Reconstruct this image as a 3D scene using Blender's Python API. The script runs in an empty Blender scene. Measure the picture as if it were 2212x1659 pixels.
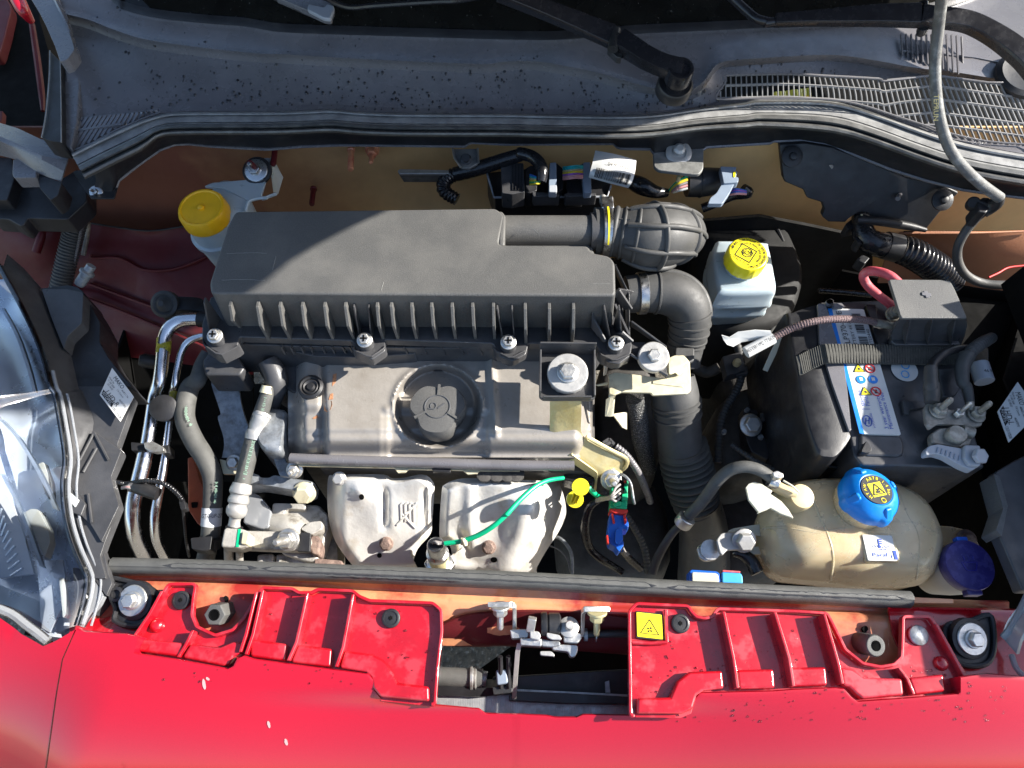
import bpy, bmesh, math, random
from mathutils import Vector as V, Matrix
from math import sin, cos, tan, pi, radians, sqrt, atan2, hypot
random.seed(7)
SC = bpy.context.scene
COL = SC.collection
# ------------------------------------------------------------------ camera
FPX, PW, PH = 1580.0, 2212.0, 1659.0
PITCH = radians(62)
CAM = V((0, -0.446, 0.839))
FWD = V((0, cos(PITCH), -sin(PITCH))); RGT = V((1, 0, 0)); UPV = V((0, sin(PITCH), cos(PITCH)))
cam = bpy.data.cameras.new('camera'); camo = bpy.data.objects.new('camera', cam); COL.objects.link(camo)
cam.sensor_fit = 'HORIZONTAL'; cam.sensor_width = 36; cam.lens = 36 * FPX / PW
cam.clip_start = .02; cam.clip_end = 300
camo.location = CAM; camo.rotation_euler = (radians(90) - PITCH, 0, 0)
SC.camera = camo
# ------------------------------------------------------------------ sky, sun, exposure
SUN_EL, SUN_AZ = radians(32), radians(5)          # azimuth from +X
SUN = V((cos(SUN_EL) * cos(SUN_AZ), cos(SUN_EL) * sin(SUN_AZ), sin(SUN_EL)))
wd = bpy.data.worlds.new("World"); SC.world = wd; wd.use_nodes = True
nt = wd.node_tree; bg = nt.nodes['Background']
sk = nt.nodes.new('ShaderNodeTexSky'); sk.sky_type = 'NISHITA'; sk.sun_disc = False
sk.sun_elevation = SUN_EL; sk.sun_rotation = radians(90) - SUN_AZ
nt.links.new(sk.outputs[0], bg.inputs[0]); bg.inputs[1].default_value = .105
sl = bpy.data.lights.new('sun', 'SUN'); sl.energy = 5.0; sl.angle = radians(.5); sl.color = (1, .95, .87)
so = bpy.data.objects.new('sun', sl); COL.objects.link(so); so.location = SUN * 8
so.rotation_euler = SUN.to_track_quat('Z', 'Y').to_euler()
SC.view_settings.view_transform = 'Standard'; SC.view_settings.look = 'None'
SC.view_settings.exposure = 1.4; SC.view_settings.gamma = 1
SC.render.engine = 'CYCLES'
SC.cycles.max_bounces = 7; SC.cycles.transparent_max_bounces = 8; SC.cycles.caustics_reflective = False
# ------------------------------------------------------------------ pixel -> place helpers
def P(x, y, z):
    d = FWD * FPX + RGT * (x - PW / 2) + UPV * (PH / 2 - y)
    return CAM + d * ((z - CAM.z) / d.z)
def PYW(x, y, Y):
    d = FWD * FPX + RGT * (x - PW / 2) + UPV * (PH / 2 - y)
    return CAM + d * ((Y - CAM.y) / d.y)
def mpp(p): return (p - CAM).dot(FWD) / FPX
OX = {'1': 0, '2': 547.24, '3': 1094.48, '4': 1635.95}
OY = {'a': 0, 'b': 403.23, 'c': 806.46, 'd': 1209.68}
def q(tag, pts):
    return [(OX[tag[1]] + p[0] * .26042, OY[tag[0]] + p[1] * .26042) + tuple(p[2:]) for p in pts]
def q1(tag, x, y): return q(tag, [(x, y)])[0]
def pts3(pts, z=0):
    out = []
    for p in pts:
        zz = p[2] if len(p) > 2 else (z(p[0], p[1]) if callable(z) else z)
        out.append(P(p[0], p[1], zz))
    return out
def cr(pts, n=6, closed=False):
    m = len(pts); out = []
    if m < 3 and not closed:
        return [tuple(a + (b - a) * k / n for a, b in zip(pts[0], pts[1])) for k in range(n + 1)]
    for i in range(m if closed else m - 1):
        g = lambda j: pts[j % m] if closed else pts[max(0, min(m - 1, j))]
        a, b, c, d = g(i - 1), g(i), g(i + 1), g(i + 2)
        for k in range(n):
            t = k / n
            out.append(tuple(.5 * (2 * b_ + (c_ - a_) * t + (2 * a_ - 5 * b_ + 4 * c_ - d_) * t * t + (3 * b_ - a_ - 3 * c_ + d_) * t ** 3)
                             for a_, b_, c_, d_ in zip(a, b, c, d)))
    if not closed: out.append(tuple(pts[-1]))
    return out
def cr3(pts, n=6, closed=False): return [V(p) for p in cr([tuple(p) for p in pts], n, closed)]
def fillet(pts, r=6, n=4):
    m = len(pts); out = []
    for i in range(m):
        p = V(pts[i][:2]); a = V(pts[i - 1][:2]) - p; b = V(pts[(i + 1) % m][:2]) - p
        la, lb = a.length, b.length
        if la < 1e-6 or lb < 1e-6: continue
        rr = min(r, la * .45, lb * .45); s = p + a / la * rr; e = p + b / lb * rr
        for k in range(n + 1):
            t = k / n; c = s * (1 - t) ** 2 + p * 2 * t * (1 - t) + e * t * t
            out.append((c.x, c.y) + tuple(pts[i][2:]))
    return out
def interp(pl, x):
    if x <= pl[0][0]: return pl[0]
    for a, b in zip(pl, pl[1:]):
        if x <= b[0]:
            t = (x - a[0]) / (b[0] - a[0]) if b[0] != a[0] else 0
            return tuple(p + (r - p) * t for p, r in zip(a, b))
    return pl[-1]
def sstep(a, b, x):
    t = max(0., min(1., (x - a) / (b - a))); return t * t * (3 - 2 * t)
def inside(pt, poly):
    x, y = pt[0], pt[1]; c = False; j = len(poly) - 1
    for i in range(len(poly)):
        xi, yi = poly[i][:2]; xj, yj = poly[j][:2]
        if (yi > y) != (yj > y) and x < (xj - xi) * (y - yi) / (yj - yi) + xi: c = not c
        j = i
    return c
def project(p):
    d = p - CAM; k = d.dot(FWD)
    return (PW / 2 + d.dot(RGT) / k * FPX, PH / 2 - d.dot(UPV) / k * FPX)
def basis(axis, ref=None):
    z = V(axis).normalized()
    r = V(ref) if ref else (V((1, 0, 0)) if abs(z.x) < .9 else V((0, 1, 0)))
    y = z.cross(r).normalized(); x = y.cross(z).normalized()
    return x, y, z
# ------------------------------------------------------------------ mesh builder
class MB:
    def __init__(s): s.v = []; s.f = []
    def add(s, vs, fs):
        o = len(s.v); s.v += [tuple(v) for v in vs]; s.f += [tuple(i + o for i in f) for f in fs]; return s
    def grid(s, rows, closed=False):
        n = len(rows[0]); vs = [p for r in rows for p in r]; fs = []
        for i in range(len(rows) - 1):
            for j in range(n if closed else n - 1):
                k = (j + 1) % n
                fs.append((i * n + j, i * n + k, (i + 1) * n + k, (i + 1) * n + j))
        return s.add(vs, fs)
    def rings(s, rings, cap0=True, cap1=True):
        s.grid(rings, True); n = len(rings[0]); o = len(s.v) - n * len(rings)
        if cap0: s.f.append(tuple(o + i for i in range(n)))
        if cap1: s.f.append(tuple(o + n * (len(rings) - 1) + i for i in range(n)))
        return s
    def prism(s, ring, d):
        d = V(d); return s.rings([ring, [V(p) + d for p in ring]])
    def box(s, c, ux, uy, uz):
        c = V(c); ux = V(ux); uy = V(uy); uz = V(uz)
        r = [c - ux - uy - uz, c + ux - uy - uz, c + ux + uy - uz, c - ux + uy - uz]
        return s.prism(r, uz * 2)
    def cube(s, c, sx, sy, sz): return s.box(c, (sx / 2, 0, 0), (0, sy / 2, 0), (0, 0, sz / 2))
    def lathe(s, o, axis, prof, n=24, mod=None, cap=True):
        x, y, z = basis(axis); o = V(o); rs = []
        for r, h in prof:
            ring = []
            for k in range(n):
                a = 2 * pi * k / n; rr = r * (mod(a, h) if mod else 1)
                ring.append(o + x * (rr * cos(a)) + y * (rr * sin(a)) + z * h)
            rs.append(ring)
        return s.rings(rs, cap, cap)
    def cyl(s, a, b, r, r2=None, n=16):
        a = V(a); b = V(b); return s.lathe(a, b - a, [(r, 0), (r2 if r2 is not None else r, (b - a).length)], n)
    def tube(s, pts, rad, n=12, cap=True):
        pts = [V(p) for p in pts]; m = len(pts); T = []
        for i in range(m):
            t = pts[min(i + 1, m - 1)] - pts[max(i - 1, 0)]; T.append(t.normalized() if t.length > 1e-9 else V((0, 0, 1)))
        x, y, z = basis(T[0]); rs = []
        for i in range(m):
            x = (x - T[i] * x.dot(T[i])).normalized(); y = T[i].cross(x)
            r = rad(i / (m - 1)) if callable(rad) else (rad[i] if isinstance(rad, (list, tuple)) else rad)
            ra, rb = r if isinstance(r, tuple) else (r, r)
            rs.append([pts[i] + x * (ra * cos(2 * pi * k / n)) + y * (rb * sin(2 * pi * k / n)) for k in range(n)])
        return s.rings(rs, cap, cap)
    def bar(s, a, b, w, h, up=(0, 0, 1)):
        a = V(a); b = V(b); t = (b - a).normalized(); sd = t.cross(V(up)).normalized(); u = sd.cross(t)
        return s.box((a + b) / 2, (b - a) / 2, sd * (w / 2), u * (h / 2))
    def fan(s, ring, c):
        o = len(s.v); s.v += [tuple(p) for p in ring] + [tuple(c)]; n = len(ring)
        s.f += [(o + i, o + (i + 1) % n, o + n) for i in range(n)]; return s
    def hexbolt(s, o, axis, r, h, washer=0., stud=0., n=6):
        if washer: s.lathe(o, axis, [(washer, 0), (washer, h * .22), (washer * .9, h * .28)], 20)
        s.lathe(V(o) + V(axis).normalized() * (h * .2), axis, [(r, 0), (r, h * .65), (r * .85, h * .8)], n)
        if stud: s.lathe(V(o) + V(axis).normalized() * (h * .9), axis, [(r * .45, 0), (r * .45, stud * .85), (r * .3, stud)], 10)
        return s
    def mesh(s, name, smooth=40, face=False):
        me = bpy.data.meshes.new(name); me.from_pydata(s.v, [], s.f)
        bm = bmesh.new(); bm.from_mesh(me)
        bmesh.ops.remove_doubles(bm, verts=bm.verts, dist=1e-7)
        bmesh.ops.recalc_face_normals(bm, faces=bm.faces)
        if face and sum((f.normal * f.calc_area()).dot((CAM - f.calc_center_median()).normalized()) for f in bm.faces) < 0: bmesh.ops.reverse_faces(bm, faces=bm.faces)
        bm.to_mesh(me); bm.free()
        if smooth:
            me.shade_smooth(); me.set_sharp_from_angle(angle=radians(smooth))
        me.validate(); return me
    def build(s, name, mat, parent=None, smooth=40, bevel=0, seg=2, solid=0, sub=0, label=None, cat=None, group=None, kind=None, off=-1):
        me = s.mesh(name, smooth, bool(solid)); me.materials.append(mat)
        o = bpy.data.objects.new(name, me); COL.objects.link(o); put(o, parent)
        if sub: m = o.modifiers.new('sub', 'SUBSURF'); m.levels = m.render_levels = sub
        if solid: m = o.modifiers.new('solid', 'SOLIDIFY'); m.thickness = solid; m.offset = off; es = o.modifiers.new('split', 'EDGE_SPLIT'); es.split_angle = radians(max(smooth, 30)); es.use_edge_sharp = False
        if bevel:
            m = o.modifiers.new('bevel', 'BEVEL'); m.width = bevel; m.segments = seg; m.limit_method = 'ANGLE'; m.angle_limit = radians(40)
            m.harden_normals = True
        return tag(o, label, cat, group, kind)
def put(o, parent):
    if parent is not None:
        o.parent = parent
        w = parent.matrix_basis.copy(); pp = parent
        while pp.parent is not None:
            w = pp.matrix_parent_inverse @ w; pp = pp.parent; w = pp.matrix_basis @ w
        o.matrix_parent_inverse = w.inverted()
    return o
def tag(o, label=None, cat=None, group=None, kind=None):
    for k, v in (('label', label), ('category', cat), ('group', group), ('kind', kind)):
        if v: o[k] = v
    return o
def thing(name, label, cat, loc=(0, 0, 0), group=None):
    o = bpy.data.objects.new(name, None); COL.objects.link(o); o.location = loc; o.empty_display_size = .02
    return tag(o, label, cat, group)
def copy_tree(o, delta, parent=None):
    c = o.copy(); COL.objects.link(c)
    if parent is None: c.location = V(o.location) + V(delta)
    else: c.parent = parent
    for ch in o.children: copy_tree(ch, delta, c)
    return c
def rad_of(p, px): return mpp(p) * px
def tubepx(mb, pts, rpx, z=0, sub=6, n=14, corr=None, smooth=True, cap=True):
    """tube along (px,py,z) points; rpx in photo pixels (number or one per point); corr = (pitch m, depth share)"""
    if not isinstance(rpx, (list, tuple)): rpx = [rpx] * len(pts)
    w = []
    for p, r in zip(pts, rpx):
        w.append(tuple(P(p[0], p[1], p[2] if len(p) > 2 else z)) + (0,))
    w = [(a[0], a[1], a[2], rad_of(V(a[:3]), r)) for a, r in zip(w, rpx)]
    c = cr(w, sub) if smooth else w
    if corr:
        pitch, dep = corr; L = [0]
        for a, b in zip(c, c[1:]): L.append(L[-1] + (V(b[:3]) - V(a[:3])).length)
        N = max(8, int(L[-1] / pitch * 8)); out = []; j = 0
        for k in range(N + 1):
            d = L[-1] * k / N
            while j < len(L) - 2 and L[j + 1] < d: j += 1
            t = (d - L[j]) / max(1e-9, L[j + 1] - L[j]); pt = tuple(x + (y - x) * t for x, y in zip(c[j], c[j + 1]))
            wv = .5 + .5 * cos(2 * pi * d / pitch); out.append(pt[:3] + (pt[3] * (1 - dep * (1 - wv ** .8)),))
        c = out
    mb.tube([V(a[:3]) for a in c], [a[3] for a in c], n, cap); return mb
def prismpx(mb, pts, z, depth, r=0, d=None):
    if r: pts = fillet(pts, r)
    return mb.prism(pts3(pts, z), d if d is not None else (0, 0, -depth))
def pillow(mb, pts, z0, levels, smooth=5, capz=None):
    """closed outline in px at height z0; levels = [(z, scale)] top to bottom"""
    if smooth: pts = cr([p[:2] for p in pts], smooth, True)
    base = pts3(pts, z0); c = sum(base, V()) / len(base); rs = []
    for z, s in levels: rs.append([V((c.x + (p.x - c.x) * s, c.y + (p.y - c.y) * s, z)) for p in base])
    return mb.rings(rs)
def dish(mb, pts, zf, rings=14, smooth=4):
    """open sheet inside a closed px outline, z from zf(px,py)"""
    if smooth: pts = cr([p[:2] for p in pts], smooth, True)
    cx = sum(p[0] for p in pts) / len(pts); cy = sum(p[1] for p in pts) / len(pts); rs = []
    for k in range(rings):
        s = 1 - k / rings
        rs.append([P(cx + (p[0] - cx) * s, cy + (p[1] - cy) * s, zf(cx + (p[0] - cx) * s, cy + (p[1] - cy) * s, s)) for p in pts])
    mb.grid(rs, True); mb.fan(rs[-1], P(cx, cy, zf(cx, cy, 0))); return mb
def loftx(curves, nx, sub=None):
    """rows of points from px curves (x,y,z); every curve resampled over its own x range"""
    rows = []
    for c in curves:
        c = cr(c, 6) if len(c) > 2 else c
        x0, x1 = c[0][0], c[-1][0]
        rows.append([interp(c, x0 + (x1 - x0) * k / nx) for k in range(nx + 1)])
    if sub:
        cols = [cr([r[k] for r in rows], sub) for k in range(nx + 1)]
        rows = [[c[i] for c in cols] for i in range(len(cols[0]))]
    return rows
def to3(rows): return [[P(*p) for p in r] for r in rows]
# lettering -----------------------------------------------------------------
_gl = {}
def glyphs(s):
    if s not in _gl:
        cu = bpy.data.curves.new('lettering', 'FONT'); cu.body = s; cu.size = 1; cu.resolution_u = 2
        ob = bpy.data.objects.new('lettering', cu); me = bpy.data.meshes.new_from_object(ob)
        _gl[s] = ([tuple(v.co) for v in me.vertices], [tuple(p.vertices) for p in me.polygons])
        bpy.data.objects.remove(ob); bpy.data.curves.remove(cu); bpy.data.meshes.remove(me)
    return _gl[s]
def letter(mb, s, o, ux, uy, size, align=.5, sx=1., lift=.0004):
    vs, fs = glyphs(s)
    if not vs: return mb
    x0 = min(v[0] for v in vs); x1 = max(v[0] for v in vs); ux = V(ux).normalized(); uy = V(uy).normalized(); nn = ux.cross(uy)
    mb.add([V(o) + ux * ((v[0] - x0 - (x1 - x0) * align) * size * sx) + uy * ((v[1] - .35) * size) + nn * lift for v in vs], fs); return mb
def letter_px(mb, s, p0, p1, z, hpx, align=.5, n=(0, 0, 1), fit=True, lift=.0004):
    """lettering along the px line p0-p1 on a surface of height z"""
    a, b = (P(p[0], p[1], p[2] if len(p) > 2 else z) for p in (p0, p1)); ux = (b - a).normalized(); uy = V(n).cross(ux)
    vs, fs = glyphs(s); w = max(v[0] for v in vs) - min(v[0] for v in vs); size = mpp((a + b) / 2) * hpx / .7
    sx = (b - a).length / (w * size) if fit else 1
    return letter(mb, s, (a + b) / 2 if align == .5 else a, ux, uy, size, align, sx, lift)
def arc_letter(mb, s, o, axis, r, a0, a1, size, inward=False, ref=None, lift=.0004):
    x, y, z = basis(axis, ref); n = len(s)
    for i, ch in enumerate(s):
        if ch == ' ': continue
        a = a0 + (a1 - a0) * i / max(1, n - 1); rd = x * cos(a) + y * sin(a); tg = (y * cos(a) - x * sin(a)) * (1 if a1 > a0 else -1)
        uy = z.cross(tg); letter(mb, ch, V(o) + rd * r, tg, uy, size, lift=lift)
    return mb
# ------------------------------------------------------------------ materials
def pm(name, col, rough=.5, metal=0., var=.2, vs=25., bump=0., bs=500., col2=None, mix=(.5, .6), ms=20., coat=0., spec=.5,
       trans=0., sss=0., rvar=.12, bd=.002, wave=None, grad=None, rough2=None, cr_=.05, tint=None):
    m = bpy.data.materials.new(name); m.use_nodes = True; t = m.node_tree; N = t.nodes; L = t.links
    b = N['Principled BSDF']; tc = N.new('ShaderNodeTexCoord')
    def noise(sc, det=5, ro=.6):
        n = N.new('ShaderNodeTexNoise'); n.inputs['Scale'].default_value = sc; n.inputs['Detail'].default_value = det
        n.inputs['Roughness'].default_value = ro; L.new(tc.outputs['Object'], n.inputs['Vector']); return n.outputs['Fac']
    def rng(src, a, b_, c, d):
        n = N.new('ShaderNodeMapRange'); L.new(src, n.inputs[0])
        for i, v in enumerate((a, b_, c, d)): n.inputs[i + 1].default_value = v
        return n.outputs[0]
    def mixc(f, A, B):
        n = N.new('ShaderNodeMix'); n.data_type = 'RGBA'
        if isinstance(f, float): n.inputs[0].default_value = f
        else: L.new(f, n.inputs[0])
        for i, s in ((6, A), (7, B)):
            if isinstance(s, tuple): n.inputs[i].default_value = s + (1,)
            else: L.new(s, n.inputs[i])
        return n.outputs[2]
    nv = noise(vs)
    c = mixc(rng(nv, .3, .7, 0, 1), tuple(x * (1 - var) for x in col), tuple(min(1, x * (1 + var)) for x in col))
    f2 = None
    if grad:                                         # second colour blended in along one axis, broken by noise
        ax, g0, g1, gc = grad
        sp = N.new('ShaderNodeSeparateXYZ'); L.new(tc.outputs['Object'], sp.inputs[0])
        ad = N.new('ShaderNodeMath'); ad.operation = 'MULTIPLY_ADD'; L.new(noise(9, 4), ad.inputs[0]); ad.inputs[1].default_value = abs(g1 - g0) * .7
        L.new(sp.outputs[ax], ad.inputs[2]); c = mixc(rng(ad.outputs[0], g0 + abs(g1 - g0) * .35, g1 + abs(g1 - g0) * .35, 0, 1), c, gc)
    if col2:
        f2 = rng(noise(ms, 6, .65), mix[0], mix[1], 0, 1); c = mixc(f2, c, col2)
    L.new(c, b.inputs['Base Color'])
    r = rng(noise(vs * 2.3), .3, .7, max(.02, rough - rvar), min(1, rough + rvar))
    if f2 is not None and rough2 is not None:
        mm = N.new('ShaderNodeMix'); L.new(f2, mm.inputs[0]); L.new(r, mm.inputs[2]); mm.inputs[3].default_value = rough2; r = mm.outputs[0]
    L.new(r, b.inputs['Roughness'])
    b.inputs['Metallic'].default_value = metal; b.inputs['Specular IOR Level'].default_value = spec
    b.inputs['Coat Weight'].default_value = coat; b.inputs['Coat Roughness'].default_value = cr_
    b.inputs['Transmission Weight'].default_value = trans
    if tint: b.inputs['Specular Tint'].default_value = tint + (1,)
    if sss:
        b.inputs['Subsurface Weight'].default_value = sss; b.inputs['Subsurface Radius'].default_value = (.6, .5, .4); b.inputs['Subsurface Scale'].default_value = .02
    h = None
    if bump:
        bn = N.new('ShaderNodeBump'); bn.inputs['Strength'].default_value = bump; bn.inputs['Distance'].default_value = bd
        if wave:
            w = N.new('ShaderNodeTexWave'); w.inputs['Scale'].default_value = wave[1]; w.bands_direction = wave[0]; w.inputs['Distortion'].default_value = .3
            L.new(tc.outputs['Object'], w.inputs['Vector']); h = w.outputs['Fac']
        else: h = noise(bs, 3, .6)
        L.new(h, bn.inputs['Height']); L.new(bn.outputs[0], b.inputs['Normal'])
    return m
M = {}
def mk(k, *a, **kw): M[k] = pm(k, *a, **kw)
RED = (.42, .004, .018)
mk('red_paint', (.40, .002, .016), .46, var=.07, vs=900, bump=.06, bs=1300, coat=1., cr_=.03, bd=.0006, rvar=.05, metal=.0, spec=.3, col2=(.62, .16, .18), mix=(.715, .75), ms=520)
mk('red_wet', (.40, .004, .012), .30, var=.18, vs=30, coat=1., col2=(.46, .022, .035), mix=(.50, .60), ms=34, rough2=.52, rvar=.05)
mk('red_inner', (.095, .006, .009), .58, var=.25, vs=14, spec=.35, coat=.08, bump=.08, bs=120, col2=(.10, .02, .018), mix=(.5, .7), ms=14)
mk('firewall_primer', (.74, .46, .20), .62, var=.12, vs=12, bump=.1, bs=300, grad=(0, -.12, -.46, (.17, .055, .032)))  # red overspray towards the left end, darkened for the bonnet's shade
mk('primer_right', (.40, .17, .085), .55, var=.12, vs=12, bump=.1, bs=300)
mk('slam_primer', (.60, .27, .13), .40, var=.16, vs=20, coat=.5, col2=(.36, .03, .025), mix=(.44, .62), ms=9)
mk('cowl_plastic', (.150, .144, .152), .27, var=.14, vs=16, bump=.12, bs=900, spec=.75, col2=(.185, .18, .178), mix=(.5, .8), ms=7, rvar=.1)
mk('seal_rubber', (.26, .26, .255), .45, var=.3, vs=60, bump=.25, bs=800, col2=(.34, .34, .33), mix=(.52, .75), ms=60)
mk('black_plastic', (.018, .018, .020), .45, var=.3, vs=30, bump=.1, bs=700, col2=(.05, .048, .045), mix=(.58, .8), ms=30)
mk('box_plastic', (.092, .091, .088), .50, var=.2, vs=600, bump=.5, bs=850, bd=.0010, col2=(.145, .14, .13), mix=(.45, .78), ms=11, rvar=.08)
mk('box_smooth', (.055, .055, .058), .38, var=.25, vs=30, bump=.1, bs=500, col2=(.08, .075, .07), mix=(.55, .8), ms=40)
mk('rubber', (.058, .058, .057), .58, var=.2, vs=40, bump=.12, bs=500, col2=(.075, .073, .07), mix=(.5, .8), ms=16)
mk('hose_rubber', (.085, .085, .08), .62, var=.2, vs=60, bump=.3, bs=1500, col2=(.10, .098, .09), mix=(.5, .8), ms=30)
mk('black_gloss', (.014, .014, .016), .22, var=.3, vs=40, bump=.3, bs=150)
mk('braid_dark', (.06, .06, .06), .38, var=.9, vs=700, bump=1., bs=700, metal=.4, col2=(.4, .4, .38), mix=(.56, .62), ms=800)
mk('rail_paint', (.55, .12, .05), .45, var=.2, vs=30)
mk('olive_print', (.16, .15, .05), .6, var=.3, vs=200)
mk('bonnet_liner', (.022, .012, .010), .85, var=.3, vs=30, spec=.1)
mk('grille_plastic_lit', (.23, .227, .225), .42, var=.15, vs=60)  # lighter copy of the cowl plastic; sun on the right vent put into colour
mk('bulb_rubber', (.095, .095, .093), .5, var=.3, vs=60, bump=.2, bs=600, col2=(.19, .19, .18), mix=(.5, .75), ms=40)
mk('lemon_dirty', (.45, .38, .03), .5, var=.4, vs=120, col2=(.05, .05, .02), mix=(.6, .66), ms=160)
mk('strap_flat', (.075, .074, .066), .75, var=.25, vs=200, spec=.3)
mk('wiper_paint', (.018, .018, .021), .24, var=.15, vs=40, bump=.06, bs=600)
mk('steel_dark', (.10, .10, .10), .35, metal=.7, var=.3, vs=80)
mk('pale_rubber', (.12, .122, .12), .6, var=.25, vs=90, bump=.25, bs=700, col2=(.32, .33, .32), mix=(.5, .75), ms=70)
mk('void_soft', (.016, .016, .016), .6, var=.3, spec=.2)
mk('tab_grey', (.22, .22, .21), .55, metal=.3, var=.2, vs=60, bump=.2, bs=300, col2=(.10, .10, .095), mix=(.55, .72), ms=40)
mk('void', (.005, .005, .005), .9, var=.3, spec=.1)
mk('dark_cast', (.060, .056, .052), .6, var=.4, vs=40, bump=.4, bs=120, col2=(.06, .05, .04), mix=(.55, .75), ms=30)
mk('cast_alloy', (.48, .46, .42), .5, metal=.3, var=.2, vs=40, bump=.3, bs=400, col2=(.17, .15, .12), mix=(.52, .7), ms=45)
mk('cover_paint', (.30, .275, .245), .36, var=.08, vs=30, bump=.16, bs=260, bd=.0016, coat=.35, col2=(.22, .195, .165), mix=(.5, .75), ms=12, metal=.1)
mk('heat_shield', (.70, .68, .635), .40, metal=.35, var=.12, vs=14, bump=.25, bs=70, col2=(.52, .45, .34), mix=(.56, .75), ms=26, bd=.003)
mk('steel', (.55, .55, .55), .32, metal=1., var=.15, vs=50, bump=.1, bs=300, col2=(.30, .28, .25), mix=(.55, .75), ms=60)
mk('zinc', (.62, .61, .58), .4, metal=.85, var=.2, vs=80, bump=.15, bs=600, col2=(.40, .37, .33), mix=(.55, .75), ms=80)
mk('zinc_white', (.48, .47, .45), .45, metal=.5, var=.1, vs=80, bump=.1, bs=600)
mk('gold_zinc', (.66, .58, .32), .40, metal=.4, var=.15, vs=24, bump=.18, bs=160, col2=(.55, .40, .13), mix=(.5, .75), ms=14)
mk('cream_zinc', (.70, .64, .45), .5, metal=.35, var=.12, vs=30, bump=.15, bs=200, col2=(.42, .34, .2), mix=(.56, .72), ms=26)
mk('galv', (.30, .32, .34), .5, metal=.6, var=.35, vs=80, bump=.15, bs=300, col2=(.16, .15, .14), mix=(.5, .7), ms=60)
mk('rust', (.17, .115, .095), .75, var=.4, vs=120, bump=.4, bs=500, col2=(.34, .24, .19), mix=(.5, .7), ms=100)
mk('rust_flake', (.42, .19, .09), .8, var=.3, vs=200, bump=.4, bs=800)
mk('lead', (.30, .28, .24), .55, metal=.5, var=.3, vs=80, bump=.3, bs=300, col2=(.5, .48, .42), mix=(.55, .7), ms=60)
mk('alu_pipe', (.74, .73, .74), .24, metal=1., var=.06, vs=60, rvar=.06)
mk('chrome', (.80, .87, .95), .34, metal=1., var=.02, rvar=.03)
mk('clear_grey', (.5, .52, .55), .15, var=.1, trans=.6)
mk('white_plastic', (.55, .57, .54), .4, var=.05, vs=20, sss=.4)
mk('milk_plastic', (.44, .52, .56), .35, var=.06, vs=18, sss=.5, trans=.1)
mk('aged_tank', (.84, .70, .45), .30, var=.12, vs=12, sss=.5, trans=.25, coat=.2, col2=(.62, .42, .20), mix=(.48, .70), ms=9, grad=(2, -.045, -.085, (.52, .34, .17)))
mk('ivory', (.58, .47, .26), .4, var=.1, vs=40, sss=.3)
mk('pale_tab', (.50, .49, .40), .4, var=.08, vs=20, sss=.3)
mk('yellow_cap', (.86, .47, .012), .38, var=.08, vs=40, bump=.06, bs=400)
mk('lemon', (.86, .72, .02), .35, var=.06, vs=60)
mk('blue_cap', (.004, .21, .66), .40, var=.1, vs=40, bump=.05, bs=300)
mk('violet_cap', (.030, .024, .17), .40, var=.15, vs=40, coat=.3, col2=(.055, .048, .22), mix=(.5, .56), ms=110)
mk('violet_gloss', (.035, .03, .24), .30, var=.1)
mk('blue_plug', (.01, .11, .55), .35, var=.1)
mk('green_plug', (.01, .38, .17), .38, var=.1)
mk('green_wire', (.005, .42, .20), .30, var=.08)
mk('red_plug', (.55, .03, .02), .4, var=.1)
mk('red_cable', (.50, .07, .09), .6, var=.25, vs=60, bump=.15, bs=300, col2=(.55, .22, .24), mix=(.5, .7), ms=50)
mk('white_paper', (.62, .62, .60), .55, var=.04, vs=40)
mk('silver_paper', (.62, .64, .66), .4, var=.05)
mk('ink', (.012, .012, .014), .5, var=.1)
mk('emboss', (.075, .078, .085), .5, var=.1)
mk('blue_ink', (.01, .06, .40), .5, var=.1)
mk('blue_print', (.004, .20, .66), .4, var=.05)
mk('pale_blue', (.05, .35, .75), .4, var=.05)
mk('red_ink', (.60, .02, .02), .5, var=.05)
mk('orange', (.75, .22, .03), .5, var=.1)
mk('green_print', (.30, .46, .34), .6, var=.1)
mk('grey_lever', (.22, .27, .34), .4, var=.1)
mk('pale_lever', (.36, .38, .41), .42, var=.06)
mk('strap_web', (.060, .060, .054), .7, var=.3, vs=200, bump=.9, bd=.004, wave=('X', 90), spec=.3)
mk('braid', (.18, .12, .12), .5, var=.8, vs=900, bump=.9, bs=900, metal=.2)
mk('wire_grey', (.30, .28, .27), .45, var=.1)
mk('wire_teal', (.02, .40, .42), .4, var=.1); mk('wire_yellow', (.75, .58, .04), .4, var=.1); mk('wire_purple', (.33, .12, .5), .4, var=.1)
mk('wire_pink', (.70, .33, .33), .4, var=.1); mk('wire_blue', (.03, .16, .6), .4, var=.1)
mk('asphalt', (.11, .095, .07), .9, var=.5, vs=60, bump=.8, bs=60, col2=(.28, .25, .2), mix=(.55, .65), ms=90, bd=.01)
mk('water', (.85, .45, .5), .04, var=.0, trans=1., rvar=.01, spec=.4)
mk('reflector_silver', (.80, .87, .97), .30, metal=.6, var=.04, vs=10)
mk('wet_rubber', (.035, .035, .036), .25, var=.2)
mk('water_dark', (.022, .022, .026), .03, var=.0, rvar=.01, spec=.7)
mk('fins', (.42, .42, .42), .45, metal=.6, var=.2, vs=90)
mk('bumper_dust', (.62, .30, .30), .6, var=.1)
def glass_dark():
    m = pm('screen_glass', (.010, .010, .009), .03, var=.3, vs=30, col2=(.30, .29, .26), mix=(.66, .74), ms=230, rough2=.6, rvar=.02, spec=.35); return m
M['screen_glass'] = glass_dark()
from mathutils.bvhtree import BVHTree
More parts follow.
